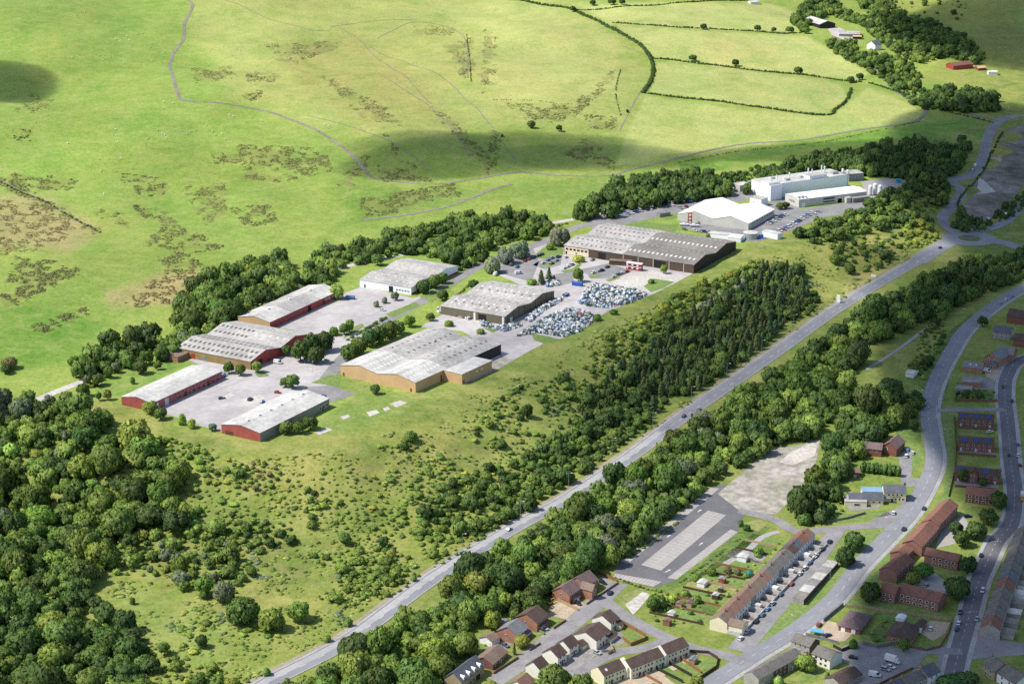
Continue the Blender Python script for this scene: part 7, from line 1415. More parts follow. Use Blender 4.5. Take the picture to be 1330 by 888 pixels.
# upper bank by the white factory
zone([(1035, 300), (1060, 295), (1110, 272), (1160, 243), (1195, 226), (1232, 238), (1238, 270), (1200, 290), (1160, 290), (1110, 300), (1060, 312)], 'in the tree bank below the white factory', dict(broad=4, bush=3), 5.8, (2.6, 5.2), (1.2, 1.7), dict(dark=4, mid=4, light=1.2), 4, 32, (24, .31))
zone([(1170, 300), (1190, 285), (1215, 292), (1218, 306), (1195, 318), (1175, 320)], 'in the sunlit yellow green clump by the roundabout', dict(bush=3, broad=2), 4.6, (2.2, 3.8), (1.2, 1.6), dict(light=3, yellow=4), 3, 33)
zone([(1080, 320), (1110, 300), (1170, 300), (1170, 330), (1150, 345), (1110, 350), (1085, 345)], 'on the mixed scrub above the white hoarding', dict(broad=2, bush=4), 8.5, (2.4, 4.6), (1.2, 1.6), dict(dark=2, mid=4, light=1, grey=1), 3, 34)
# belt between the main road and the town, in named pieces
B2 = dict(dark=3.4, mid=4, light=2, grey=.6)
zone([(372, 895), (428, 868), (510, 810), (567, 774), (620, 790), (590, 840), (560, 890), (540, 905), (370, 905)], 'in the belt between the main road and the dormer house', W_, 7.2, (3.8, 6.2), (1.5, 1.9), dict(dark=2, mid=4, light=2.5), 5, 35)
zone([(567, 774), (635, 725), (714, 672), (760, 690), (800, 720), (760, 735), (720, 765), (695, 785), (640, 800), (620, 790)], 'in the belt behind the brick houses of the close', W_, 7.2, (3.8, 6.0), (1.5, 1.9), dict(dark=4, mid=4, light=.8), 5, 36)
zone([(714, 672), (795, 618), (850, 588), (905, 600), (930, 610), (900, 640), (860, 665), (820, 705), (800, 720), (760, 690)], 'in the belt above the empty car park', W_, 7.2, (3.8, 6.2), (1.5, 1.9), B2, 5, 37)
zone([(850, 588), (920, 542), (980, 500), (1040, 520), (1060, 560), (1010, 568), (960, 600), (930, 610), (905, 600)], 'in the belt above the rubble plot', W_, 7.2, (3.8, 6.2), (1.5, 1.9), B2, 5, 38)
zone([(980, 500), (1060, 447), (1100, 446), (1116, 462), (1098, 492), (1106, 520), (1060, 562), (1040, 520)], 'in the belt beside the grassy clearing', W_, 7.2, (3.8, 6.2), (1.5, 1.9), B2, 5, 39)
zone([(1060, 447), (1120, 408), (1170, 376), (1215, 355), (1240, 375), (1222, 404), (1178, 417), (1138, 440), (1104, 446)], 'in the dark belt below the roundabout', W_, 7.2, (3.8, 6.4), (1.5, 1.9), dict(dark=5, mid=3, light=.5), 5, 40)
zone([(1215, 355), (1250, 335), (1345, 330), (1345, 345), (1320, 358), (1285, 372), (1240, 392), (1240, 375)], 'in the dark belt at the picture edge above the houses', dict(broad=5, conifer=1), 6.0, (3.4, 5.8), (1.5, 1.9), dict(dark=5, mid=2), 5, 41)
zone([(1106, 514), (1150, 506), (1190, 514), (1186, 534), (1160, 547), (1122, 577), (1097, 602), (1087, 640), (1066, 670), (1040, 670), (1046, 640), (1068, 608), (1082, 572)], 'in the tall wood between the rubble plot and the hedge house', W_, 7.4, (4.4, 6.8), (1.5, 1.9), dict(dark=5, mid=3, light=.4), 5, 42)
zone([(1195, 430), (1222, 412), (1232, 425), (1215, 460), (1200, 490), (1185, 480)], 'on the slope between the clearing and the curving road', dict(bush=3, broad=2), 5, (2, 3.6), (1.2, 1.6), dict(mid=3, light=2, dark=2), 2, 43)
# trees along the estate's back
zone([(228, 402), (240, 378), (285, 352), (330, 337), (362, 335), (384, 355), (382, 374), (340, 390), (290, 412), (252, 424), (232, 415)], 'in the tall wood behind the long red shed', W_, 7.4, (4.6, 6.8), (1.5, 1.9), dict(dark=4, mid=4, light=.6), 6, 44)
zone([(86, 470), (118, 450), (150, 440), (192, 426), (205, 440), (165, 462), (130, 480), (100, 492)], 'in the wood above the bench road behind the red unit', W_, 7.2, (4.0, 6.2), (1.5, 1.9), dict(dark=5, mid=3), 5, 45, (22, .36))
zone([(205, 440), (235, 425), (275, 425), (268, 440), (235, 452), (210, 462)], 'between the bench road and the twin bay shed', W_, 5.6, (3.0, 5.0), (1.4, 1.8), BT, 4, 46)
zone([(268, 430), (300, 408), (330, 396), (380, 375), (400, 350), (395, 372), (340, 402), (300, 418)], 'in the roadside row behind the long red shed', dict(broad=4, bush=2), 5.6, (2.6, 4.4), (1.3, 1.7), BT, 3, 47)
zone([(395, 345), (425, 318), (460, 325), (440, 350), (420, 372), (445, 385), (430, 372), (400, 362)], 'at the end of the long red shed by the bench road', W_, 5.8, (3.6, 5.4), (1.5, 1.8), BT, 4, 48)
zone([(440, 325), (490, 305), (545, 292), (600, 285), (630, 300), (640, 325), (600, 345), (585, 335), (540, 322), (490, 330), (445, 340)], 'in the tree strip behind the blue white unit', W_, 7.2, (3.6, 5.8), (1.5, 1.8), dict(dark=4, mid=4, light=.5), 5, 49, (22, .36))
zone([(575, 290), (610, 275), (660, 272), (705, 285), (715, 295), (690, 303), (640, 310), (600, 300)], 'in the tree strip above the willow trees', W_, 7.2, (3.6, 5.6), (1.5, 1.8), dict(dark=4, mid=4), 5, 50, (22, .36))
zone([(750, 275), (785, 243), (850, 226), (905, 222), (950, 235), (945, 248), (880, 256), (800, 272), (762, 284)], 'in the dark strip above the car park', W_, 7.2, (3.8, 6.0), (1.5, 1.9), dict(dark=6, mid=2), 5, 51, (22, .36))
zone([(962, 250), (1000, 220), (1060, 200), (1120, 190), (1190, 180), (1238, 196), (1248, 220), (1220, 235), (1170, 225), (1130, 222), (1060, 215), (1010, 232), (980, 240)], 'in the dark wood behind the white factory', dict(broad=6, conifer=1), 6.2, (3.8, 6.0), (1.5, 1.9), dict(dark=7, mid=2), 5, 52)
zone([(1185, 130), (1225, 112), (1285, 120), (1298, 138), (1250, 140), (1200, 136)], 'in the shaded wood above the waste ground lane', W_, 7.4, (3.8, 5.8), (1.4, 1.8), dict(dark=6, mid=1), 5, 53)
zone([(1225, 200), (1250, 180), (1258, 190), (1250, 215), (1236, 222)], 'beside the road past the waste ground', dict(broad=2, bush=1), 5, (2.6, 4.4), (1.3, 1.7), dict(dark=4, mid=2), 3, 54)
zone([(1238, 290), (1248, 270), (1262, 280), (1285, 288), (1278, 296), (1255, 298)], 'in the shaded clump beside the roundabout', dict(broad=2, conifer=2), 4.6, (2.4, 4), (1.4, 1.8), dict(dark=4, mid=1), 3, 55)
zone([(1290, 278), (1318, 258), (1335, 240), (1345, 250), (1325, 270), (1300, 286)], 'in the shaded row by the waste ground edge', dict(broad=2, bush=2), 5, (2, 3.4), (1.3, 1.7), dict(dark=4), 3, 56)
zone([(905, 232), (955, 222), (1000, 212), (992, 228), (955, 243), (915, 246)], 'between the strip car park and the far wood', dict(bush=4, broad=2), 5, (2, 3.6), (1.2, 1.6), dict(dark=5, mid=2), 2, 71)
# farm woods, far right
FB = dict(dark=3, mid=4, light=1.6)
zone([(1030, 22), (1050, 0), (1075, -12), (1150, -12), (1165, 15), (1120, 30), (1075, 15), (1055, 30), (1040, 40)], 'around the far farm barn', dict(broad=5, bush=2), 7.5, (3.2, 5.4), (1.3, 1.7), FB, 4, 57, (40, .38))
zone([(1120, 30), (1165, 18), (1210, 25), (1255, 48), (1280, 70), (1265, 80), (1225, 70), (1195, 78), (1165, 66), (1140, 48)], 'in the wooded dingle right of the farmhouse', dict(broad=5, bush=2), 7.0, (3.4, 6.0), (1.3, 1.7), FB, 4, 58)
zone([(1075, 55), (1100, 52), (1130, 68), (1170, 72), (1195, 95), (1190, 112), (1160, 112), (1140, 95), (1110, 78), (1085, 66)], 'in the wooded dingle below the farmhouse', dict(broad=5, bush=2), 6.6, (3.0, 5.4), (1.3, 1.7), FB, 4, 59)
zone([(1150, 100), (1190, 108), (1215, 118), (1200, 132), (1175, 124)], 'along the field lane below the dingle', dict(broad=2, bush=2), 6, (2.6, 4.4), (1.3, 1.6), dict(dark=4, mid=2), 3, 60)
zone([(1100, 20), (1160, -5), (1260, -5), (1250, 25), (1200, 20), (1140, 22)], 'scattered on the far pasture top', dict(bush=2, broad=1), 13, (1.6, 3.4), (1.2, 1.6), FB, 2, 61, (30, .46))
# ------------- single trees: (kind, px, py, radius, height, tone, label)
ONE = [('broad', 315, 795, 8.4, 12, 'mid', 'biggest round tree below the grassy glade'), ('broad', 352, 806, 6.6, 9.5, 'light', 'bright round tree beside the biggest one by the glade'), ('broad', 388, 795, 6.2, 8.5, 'light', 'light green tree at the end of the glade row'), ('broad', 290, 770, 5.4, 9, 'grey', 'grey green tree behind the biggest round glade tree'), ('broad', 265, 762, 5.6, 8.5, 'light', 'light tree at the head of the glade row'),
       ('broad', 262, 833, 3.2, 5.6, 'dark', 'small dark tree with a long shadow in the glade'), ('broad', 213, 843, 3.0, 5.5, 'mid', 'small tree by the wood edge of the glade'), ('bush', 172, 780, 1.9, 3.4, 'dark', 'small dark lone bush on the glade'), ('broad', 233, 735, 5.0, 8, 'mid', 'tree in front of the dead grey stump'), ('broad', 282, 685, 5.4, 7, 'light', 'round bright tree at the top edge of the glade slope'),
       ('broad', 140, 726, 6.4, 9, 'mid', 'round tree standing forward of the corner wood'), ('broad', 90, 700, 7.5, 11, 'mid', 'broad crown at the wood edge above the glade'),
       ('broad', 790, 722, 6.0, 10, 'light', 'round tree at the car park corner'), ('broad', 566, 846, 7.4, 11.5, 'light', 'large bright tree above the bungalow lawn'), ('broad', 605, 838, 6.2, 10, 'light', 'bright tree leaning over the garage lawn'), ('broad', 640, 806, 4.6, 8.5, 'light', 'bright tree above the flat grey shed'), ('broad', 657, 782, 4.6, 8, 'light', 'lone bright tree in front of the dark belt, behind the brick houses'), ('broad', 545, 888, 8, 12, 'mid', 'large tree at the photo foot beside the dormer house'),
       ('broad', 720, 884, 8.0, 12, 'mid', 'big dark tree over the lowest white gable'), ('broad', 756, 890, 5.5, 9, 'mid', 'tree in front of the cream mews row end'), ('broad', 638, 892, 3, 5, 'yellow', 'yellow green garden bush by the road foot'), ('broad', 678, 833, 3.6, 5.5, 'yellow', 'yellow green garden tree beside the light slate house'), ('conifer', 668, 842, 1.4, 6, 'pine', 'dark slim cypress before the tan bungalow'),
       ('broad', 1110, 703, 5.8, 8.5, 'dark', 'upper of two round trees on the long green verge'), ('broad', 1098, 724, 5.4, 8.5, 'dark', 'lower of two round trees on the long green verge'), ('broad', 1131, 770, 5.6, 9, 'dark', 'dark tree at the end of the front flats'), ('broad', 1244, 764, 6.8, 9.5, 'dark', 'big dark tree between flats and high street'), ('broad', 1200, 742, 4.6, 7, 'mid', 'courtyard tree of the flats against the gabled wing'), ('broad', 1186, 752, 4.0, 6, 'light', 'lighter courtyard tree of the flats'),
       ('broad', 1268, 690, 6.0, 8, 'dark', 'shaded tree beside the rear court of the flats'), ('broad', 1250, 700, 5.2, 7.5, 'dark', 'shaded tree nearest the cross wing of the flats'), ('broad', 1284, 672, 5, 7.5, 'dark', 'shaded tree on the street side of the rear court'), ('broad', 1257, 735, 5, 8, 'dark', 'tree hiding the end of the flats cross wing'), ('broad', 1242, 686, 3.6, 6, 'dark', 'small tree behind the long flats wing'), ('broad', 1297, 650, 5.4, 8, 'dark', 'tree shading the square brick block'), ('broad', 1251, 618, 3.4, 6.5, 'dark', 'tree before the central solar row'), ('broad', 1277, 626, 2.8, 4, 'dark', 'low tree under the central solar row'),
       ('broad', 1047, 862, 4.6, 6.8, 'light', 'round bright tree on the grey row lawn'), ('bush', 1012, 884, 3, 4, 'light', 'bright bush at the photo foot before the grey row'), ('bush', 1075, 878, 1.6, 3.6, 'dark', 'dark conical bush by the pebbledash house'), ('bush', 1108, 836, 3, 4, 'mid', 'bush in the corner garden above the court'), ('broad', 1174, 838, 3.2, 6, 'mid', 'small tree on the court corner grass'), ('broad', 905, 886, 3.4, 5.5, 'light', 'bright tree outside the curved garden wall'),
       ('broad', 848, 785, 3.6, 6.5, 'mid', 'twin stemmed tree at the garden corner, first stem'), ('broad', 857, 782, 3.2, 6, 'mid', 'twin stemmed tree at the garden corner, second stem'), ('bush', 905, 750, 2.8, 3.4, 'mid', 'bush above the terrace glasshouse'), ('bush', 925, 742, 3.2, 3.6, 'mid', 'bush on the meadow bank edge'), ('bush', 945, 740, 2.6, 3, 'brown', 'purple leaved bush behind the gardens'), ('bush', 958, 742, 2.4, 3, 'brown', 'second purple leaved bush nearer the tent'), ('bush', 985, 716, 3, 4, 'mid', 'bush by the back lane'),
       ('bush', 962, 679, 2.2, 3, 'dark', 'first dark bush at the car park mouth'), ('bush', 970, 685, 2.4, 3.4, 'dark', 'second dark bush at the car park mouth'), ('bush', 875, 775, 3, 3.4, 'yellow', 'yellow bush in the terrace garden'), ('bush', 905, 778, 3, 3.6, 'mid', 'round bush amid terrace plots'), ('bush', 890, 770, 3, 3, 'light', 'bright bush on the meadow edge of plots'),
       ('broad', 365, 484, 0, 0, 'mid', ''), ('broad', 380, 496, 2.8, 4.6, 'mid', 'one of the twin trees in the estate yard, nearer the orange shed'), ('broad', 370, 497, 2.8, 4.4, 'mid', 'one of the twin trees in the estate yard, nearer the red car'), ('broad', 334, 477, 2.9, 5.4, 'light', 'bright tree at the corner of the twin bay shed'), ('broad', 297, 478, 3.0, 5.6, 'mid', 'tree against the ochre wall of the twin bay shed'), ('broad', 312, 481, 3.0, 5.2, 'mid', 'second tree along the ochre wall of the twin bay shed'),
       ('broad', 372, 456, 3.0, 5, 'dark', 'small dark tree before the red gable'), ('broad', 390, 458, 4.6, 8, 'dark', 'dark tree in the clump right of the red gable'), ('broad', 405, 448, 4.6, 8, 'dark', 'second dark tree in the clump right of the red gable'), ('broad', 420, 445, 4.8, 8, 'dark', 'third dark tree in the clump right of the red gable'), ('broad', 410, 462, 4.0, 7, 'dark', 'front tree in the clump right of the red gable'), ('bush', 434, 430, 3, 4, 'mid', 'bush at the tail of the red gable clump'),
       ('broad', 447, 428, 2.6, 5, 'mid', 'thin tree on the grass island of the estate road'), ('broad', 454, 424, 2.4, 5.6, 'light', 'feathery sapling on the grass island of the estate road'), ('broad', 480, 440, 3.6, 6, 'dark', 'dark tree behind the orange shed, road end'), ('broad', 492, 436, 3.8, 6, 'dark', 'second dark tree behind the orange shed'), ('broad', 505, 430, 3.6, 6, 'mid', 'third tree behind the orange shed'), ('broad', 517, 426, 3.0, 5, 'mid', 'fourth tree behind the orange shed'), ('broad', 466, 450, 3.6, 6, 'mid', 'tree left of the orange shed roof'), ('broad', 455, 458, 3.4, 5.6, 'mid', 'lowest tree left of the orange shed roof'),
       ('broad', 532, 418, 2.2, 4, 'light', 'bright small tree at the back corner of the orange shed'), ('broad', 559, 412, 2.4, 3.6, 'mid', 'round bush beside the olive shed corner'), ('bush', 583, 420, 2.2, 2.2, 'mid', 'low shrub above the orange shed roof'), ('bush', 625, 430, 2.4, 2.4, 'mid', 'low shrub on the kerb by the olive shed'), ('broad', 575, 384, 2.9, 4.8, 'mid', 'round tree on the road kerb by the olive shed'), ('broad', 550, 373, 4.2, 6, 'dark', 'tree at the brick corner of the blue white unit'), ('broad', 565, 366, 3.8, 6.4, 'mid', 'tree beside the blue white unit gable'), ('broad', 575, 362, 3, 5, 'mid', 'smaller tree beside the blue white unit gable'),
       ('broad', 513, 385, 2.2, 4, 'grey', 'young tree at the blue white unit front'), ('bush', 489, 395, 1.8, 3, 'grey', 'sapling on the parking island of the unit yard'), ('bush', 500, 390, 1.8, 3, 'grey', 'second sapling on the parking island of the unit yard'), ('broad', 490, 338, 3.4, 5.4, 'mid', 'tree above the white roof of the blue white unit'), ('broad', 615, 370, 3.0, 4.4, 'dark', 'dark bush behind the olive shed roof'), 
       ('willow', 640, 345, 5.0, 7.5, 'grey', 'pale willow nearest the olive shed'), ('willow', 657, 333, 5.0, 7.5, 'grey', 'middle pale willow of the roadside group'), ('willow', 675, 325, 5.6, 8, 'grey', 'upper pale willow of the roadside group'), ('willow', 727, 308, 6.0, 9, 'grey', 'large pale willow at the brown warehouse corner'), ('bush', 715, 320, 3, 3.4, 'light', 'bright bush under the large willow'), ('bush', 752, 336, 4, 3.4, 'yellow', 'yellow green bush at the warehouse front car park'),
       ('conifer', 703, 360, 2.6, 7.5, 'pine', 'first dark conifer of the pair behind the olive shed'), ('conifer', 713, 356, 2.6, 7.5, 'pine', 'second dark conifer of the pair behind the olive shed'), ('broad', 751, 358, 3.0, 6.5, 'mid', 'slim tree beside the long blue skip'), ('bush', 691, 366, 3, 3, 'light', 'bright bush at the end of the olive shed roof'), ('broad', 862, 350, 2.0, 5, 'light', 'bright sapling before the brown warehouse corner'), ('bush', 846, 365, 2.4, 2.6, 'mid', 'low bush on the concrete yard edge'), ('bush', 776, 412, 3.2, 3.4, 'mid', 'bush between the two bag heaps'), ('bush', 797, 405, 2.8, 3, 'mid', 'bush below the upper bag heap'),
       ('broad', 1013, 268, 3.6, 5, 'mid', 'small tree at the white warehouse end'), ('broad', 1021, 267, 3.6, 5, 'dark', 'second small tree at the white warehouse end'), ('bush', 920, 305, 2.2, 2.6, 'mid', 'bush by the white store'), ('bush', 1138, 258, 3, 4, 'mid', 'tree in front of the silver silos'),
       ('broad', 108, 507, 3.6, 6, 'mid', 'lollipop tree on the lawn by the bench road, nearest the wood'), ('broad', 127, 494, 3.4, 5.6, 'mid', 'round tree on the lawn behind the red unit, second from the wood'), ('broad', 141, 484, 2.6, 5.6, 'mid', 'slim round tree on the lawn behind the red unit'), ('broad', 150, 478, 2.6, 5, 'grey', 'grey tree on the bench road edge'), ('broad', 167, 470, 4.0, 7, 'mid', 'taller tree by the hidden bench road'), ('broad', 182, 478, 4.2, 6, 'dark', 'broad dark tree on the red unit lawn'), ('bush', 172, 494, 1.6, 3.4, 'mid', 'small upright bush on the red unit lawn'), ('broad', 128, 515, 1.9, 4, 'mid', 'small tree at the lower end of the lawn'), ('broad', 139, 513, 2.2, 5, 'light', 'thin light tree at the lower end of the lawn'), ('broad', 113, 495, 2.4, 5, 'grey', 'greyish tree on the road edge of the lawn'), ('broad', 205, 475, 2.2, 4, 'mid', 'small tree at the roof corner of the red unit'), ('broad', 190, 465, 4, 7, 'mid', 'tall tree behind the red unit by the road'), ('broad', 210, 460, 4.2, 7, 'mid', 'tall tree left of the twin bay shed annex'),
       ('broad', 195, 530, 4.2, 5.5, 'light', 'bright tree hiding the red unit corner'), ('broad', 208, 538, 3.6, 5, 'mid', 'tree beside the bright corner tree'), ('bush', 236, 545, 2.6, 5, 'light', 'bush on the yard rim by the red unit'), ('bush', 249, 550, 2.8, 4.4, 'light', 'second bush on the yard rim'), ('broad', 276, 555, 2.2, 3.2, 'grey', 'small tree at the grey unit gable'), ('broad', 372, 556, 4.0, 5.4, 'mid', 'tree against the grey cladded wall'), ('broad', 388, 556, 3.4, 5, 'mid', 'middle tree of three along the grey cladded wall'), ('broad', 403, 550, 3.8, 6, 'dark', 'darkest tree of three along the grey cladded wall'), ('broad', 487, 506, 1.8, 3.2, 'mid', 'tiny lone tree on the orange shed lawn'),
       ('bush', 533, 567, 4.6, 4.2, 'mid', 'wide bush alone below the concrete bases'), ('bush', 525, 579, 2.8, 3.4, 'dark', 'dark bush under the wide one'), ('broad', 685, 534, 2.8, 6, 'dark', 'dark small tree alone on the bank'), ('broad', 448, 700, 3.6, 6, 'mid', 'tree alone on the lower bank above the bright thicket'), ('broad', 498, 705, 3.0, 6, 'dark', 'dark upright tree on the lower bank'), ('broad', 700, 642, 3.4, 4.4, 'mid', 'round bush beside the main road, alone'), ('bush', 346, 872, 2.6, 3.4, 'mid', 'bush beside the road foot'), ('bush', 425, 828, 2.4, 3.4, 'mid', 'bush on the verge at the road start'), ('bush', 452, 808, 2.6, 3.6, 'mid', 'second bush on the verge at the road start'),
       ('broad', 1084, 337, 4.2, 6, 'mid', 'round tree above the totem, upper of two'), ('broad', 1104, 350, 4.6, 6.5, 'mid', 'round tree behind the totem and hoarding'), ('broad', 1050, 392, 4, 6, 'dark', 'dark tree at the pine end near the totem'),
       ('broad', 690, 162, 4.2, 6, 'dark', 'lone dark tree on the shaded moor'), ('broad', 726, 167, 3.4, 5, 'dark', 'smaller lone tree on the shaded moor'), ('bush', 652, 176, 1.8, 2.6, 'dark', 'thorn bush on the moor wall line'), ('bush', 815, 144, 2, 3, 'dark', 'thorn bush by the field hedge foot'),
       ('broad', 914, 35, 4.5, 6, 'dark', 'hedge tree in the upper field, first from the bend'), ('broad', 984, 37, 4.5, 6.4, 'dark', 'hedge tree in the upper field, second'), ('broad', 1005, 39, 3.6, 5, 'dark', 'small hedge tree in the upper field'), ('broad', 1026, 39, 5, 6.4, 'mid', 'broad hedge tree near the farm'), ('broad', 1047, 40, 4.6, 6.4, 'mid', 'hedge tree closest to the farm shed'), ('broad', 900, 76, 5, 6, 'dark', 'round tree at the bend end of the middle hedge'), ('broad', 955, 82, 4.4, 6.4, 'dark', 'dark round tree in the middle hedge'), ('broad', 1037, 92, 4.6, 6.4, 'dark', 'round tree at the far end of the middle hedge'),
       ('broad', 744, 12, 4, 6, 'dark', 'dark tree at the hedge bend on the hill'), ('broad', 770, 4, 4, 6, 'dark', 'tree on the top hedge, first of three'), ('broad', 795, 3, 5, 6.4, 'dark', 'tree on the top hedge, middle of three'), ('broad', 808, 3, 4, 6, 'dark', 'tree on the top hedge, last of three'), ('broad', 1105, 104, 4.6, 6, 'dark', 'tree at the corner of the lowest field'), ('broad', 1117, 100, 4.4, 6, 'dark', 'second tree at the corner of the lowest field'),
       ('broad', 12, 472, 4.4, 5, 'brown', 'brownish tree on the moor edge by the wood'), ('broad', 8, 480, 3.4, 4, 'dark', 'bush on the moor edge by the wood'),
       ('broad', 1187, 553, 3.2, 6, 'dark', 'slim tree on the curving road kerb by the hedge house'), ('broad', 1205, 470, 4, 6.4, 'dark', 'dark tree beside the clearing sheds'), ('broad', 1256, 512, 3, 4.6, 'dark', 'shaded tree in the corner garden'), ('conifer', 1261, 514, 1.3, 5, 'yellow', 'golden slim conifer in the corner garden'), ('bush', 1272, 512, 3, 3.6, 'dark', 'shaded bush in the corner garden'), ('broad', 1276, 418, 4, 6, 'dark', 'shaded tree over the pergola at the upper bend'),
       ('bush', 1235, 884, 7, 4, 'dark', 'dark bank of bushes in the bottom corner, left half'), ('bush', 1255, 880, 7, 4, 'dark', 'dark bank of bushes in the bottom corner, right half')]
for kd, px, py, r_, h_, tn, lab in ONE:
    if r_ > 0:
        g = 1.75 if 'orange shed' in lab else 1.42 if 290 < py < 480 and 375 < px < 760 else 1.24 if 290 < py < 580 and px < 1000 else 1.04
        put(kd, px, py, r_ * .92 * g, h_ * g, 'silver' if kd == 'willow' else tn, lab); TREES[-1]['one'] = True
# the tall clipped hedge before the hedge house: a row of conifers grown together
for k in range(9):
    put('bush', 1122 + k * 5.6, 605 + k * .6, 2.6, 7.5, 'dark', 'in the tall dark screen before the hedge house', 4.0)
# ------------- choose the individuals, merge the rest
NAMES = dict(broad='broadleaf_tree', bush='shrub', willow='willow_tree', conifer='pine_tree'); CATS = dict(broad='tree', bush='shrub', willow='willow', conifer='pine')
vis = []
for t in TREES:
    px, py, d = proj(t['x'], t['y'], t['z'] + t['h'] * .5); s = t['r'] * FPX / d
    if -60 < px < 1390 and -30 < py < 940: t['s'] = s + (100 if t.get('one') else 0); t['d'] = d; vis.append(t)
SIZE = lambda t: ('small' if t['r'] < (1.7 if t['kind'] == 'bush' else 3.6) else 'broad' if t['r'] > (2.6 if t['kind'] == 'bush' else 5.0) else 'middling')
TN = dict(dark='dark green', mid='green', light='bright green', yellow='yellow green', grey='grey green', silver='silvery', pine='dark needled', pale='silvery pale', brown='brownish')
KN = dict(broad='tree', bush='bush', willow='willow', conifer='pine')
r5 = np.random.default_rng(99); rest = []; NIND = 0
for kind in NAMES:
    L = sorted([t for t in vis if t['kind'] == kind], key=lambda t: -t['s']); ind, oth = L[:298], L[298:]; rest += [(kind, oth)]
    for t in ind:
        NIND += 1
        o = bpy.data.objects.new(NAMES[kind], None); COL.objects.link(o); o.location = (t['x'], t['y'], t['z']); o.empty_display_size = 1
        if t.get('one'): tag(o, t['ph'], CATS[kind])
        else: lab = f"{SIZE(t)} {TN[t['tone']]} {KN[kind]} {t['ph']}"; tag(o, lab, CATS[kind], lab)
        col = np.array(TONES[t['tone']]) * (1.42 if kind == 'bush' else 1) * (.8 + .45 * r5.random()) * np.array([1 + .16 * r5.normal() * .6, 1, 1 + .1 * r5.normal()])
        clear = .14 if kind == 'broad' else (.02 if kind == 'bush' else .08)
        if t.get('one') and kind == 'broad' and t['r'] < 5: clear = .22
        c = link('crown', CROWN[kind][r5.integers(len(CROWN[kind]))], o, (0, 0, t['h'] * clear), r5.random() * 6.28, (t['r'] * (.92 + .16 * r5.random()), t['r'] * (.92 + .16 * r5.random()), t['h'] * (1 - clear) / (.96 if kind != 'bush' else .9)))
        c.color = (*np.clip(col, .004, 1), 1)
        if kind != 'bush': link('trunk', TR_C if kind == 'conifer' else TR_B, o, None, r5.random() * 6.28, (t['h'], t['h'], t['h']))
def merge(name, label, cat, L, kind):
    Vs, Fs, Ls, Ts, Ns = [], [], [], [], []; nv = 0; pool = LITE[kind]
    for t in L:
        V, F, Lf, Q = pool[r5.integers(len(pool))]; a = r5.random() * 6.28; ca, sa = math.cos(a), math.sin(a)
        P = np.stack([(V[:, 0] * ca - V[:, 1] * sa) * t['r'] + t['x'], (V[:, 0] * sa + V[:, 1] * ca) * t['r'] + t['y'], V[:, 2] * t['h'] + t['z'] + .05 * t['h']], -1)
        col = np.array(TONES[t['tone']]) * (1.42 if kind == 'bush' else 1) * (.8 + .45 * r5.random())
        Vs.append(P); Fs += [[i + nv for i in f] for f in F]; Ls.append(Lf); Ns.append(np.stack([Q[:, 0] * ca - Q[:, 1] * sa, Q[:, 0] * sa + Q[:, 1] * ca, Q[:, 2]], -1)); Ts.append(np.tile(col, (len(V), 1))); nv += len(V)
    o = link(name, to_mesh(name, np.concatenate(Vs), Fs, np.concatenate(Ls), np.concatenate(Ns), LEAF_A, np.concatenate(Ts))); tag(o, label, cat, None, 'stuff')
for kind, L in rest:
    if not L: continue
    if kind == 'broad': merge('far_woodland', 'mass of far green treetops in the belts and dingles', 'woodland', L, kind)
    elif kind == 'bush': merge('scrub', 'mass of small green bushes scattered over the valley', 'scrub', L, kind)
    elif kind == 'conifer': merge('pine_mass', 'mass of small pines behind the nearer ones', 'pinewood', L, kind)
print('LONG', [(len(o['label'].split()), o['label']) for o in bpy.data.objects if 'label' in o and len(o['label'].split()) > 16][:12])
print('TREES', {k: sum(t['kind'] == k for t in vis) for k in NAMES}, 'individual', NIND)
# ------------- rough herbage over the bank: nobody could count it
def herbage():
    L = []; r = np.random.default_rng(41); P = np.array([at(*p)[:2] for p in [(150, 545), (290, 588), (430, 588), (530, 545), (640, 500), (720, 462), (800, 418), (880, 382), (1010, 330), (1060, 308), (1180, 300), (1192, 336), (1085, 398), (880, 538), (720, 645), (560, 745), (430, 828), (330, 886), (190, 886), (120, 760), (240, 640)]])
    lo, hi = P.min(0), P.max(0); c = lo + (hi - lo) * r.random((42000, 2)); c = c[in_poly(P, c[:, 0], c[:, 1]) > 1]
    d = fbm(c[:, 0] / 12, c[:, 1] / 15, 88, 3); c = c[d > .50]
    for x, y in c[:7000]:
        if near_road(x, y, 3): continue
        rr = .35 + .75 * r.random() ** 2; L.append(dict(x=x, y=y, z=float(zt(x, y)) - .1, r=rr * 1.5, h=rr * (.35 + .5 * r.random()), tone=('light', 'mid', 'yellow', 'herb', 'herb', 'herb')[r.integers(6)]))
    merge('rough_herbage', 'low tussocks, brambles and bracken covering the open bank', 'herbage', L, 'tuft')
    B = []; c = lo + (hi - lo) * r.random((1500, 2)); c = c[in_poly(P, c[:, 0], c[:, 1]) > 4]; c = c[fbm(c[:, 0] / 34, c[:, 1] / 40, 91, 3) > .50][:330]
    for x0, y0 in c:
        a = r.random() * 3.14; tn = ('light', 'herb', 'mid', 'herb', 'grey')[r.integers(5)]
        for k in range(r.integers(3, 10)):
            e = r.normal() * 4.5; f = r.normal() * 1.8; x = x0 + e * math.cos(a) - f * math.sin(a); y = y0 + e * math.sin(a) + f * math.cos(a)
            if near_road(x, y, 6): continue
            rr = 1.3 + 2.0 * r.random(); B.append(dict(x=x, y=y, z=float(zt(x, y)) - .25, r=rr, h=.5 + .6 * r.random(), tone=tn))
    merge('bramble_thickets', 'spreading low bramble and bracken thickets merging over the bank', 'brambles', B, 'bush')
TONES['herb'] = (.27, .31, .085); TONES['rush'] = (.225, .235, .075); TONES['bracken'] = (.30, .24, .10)
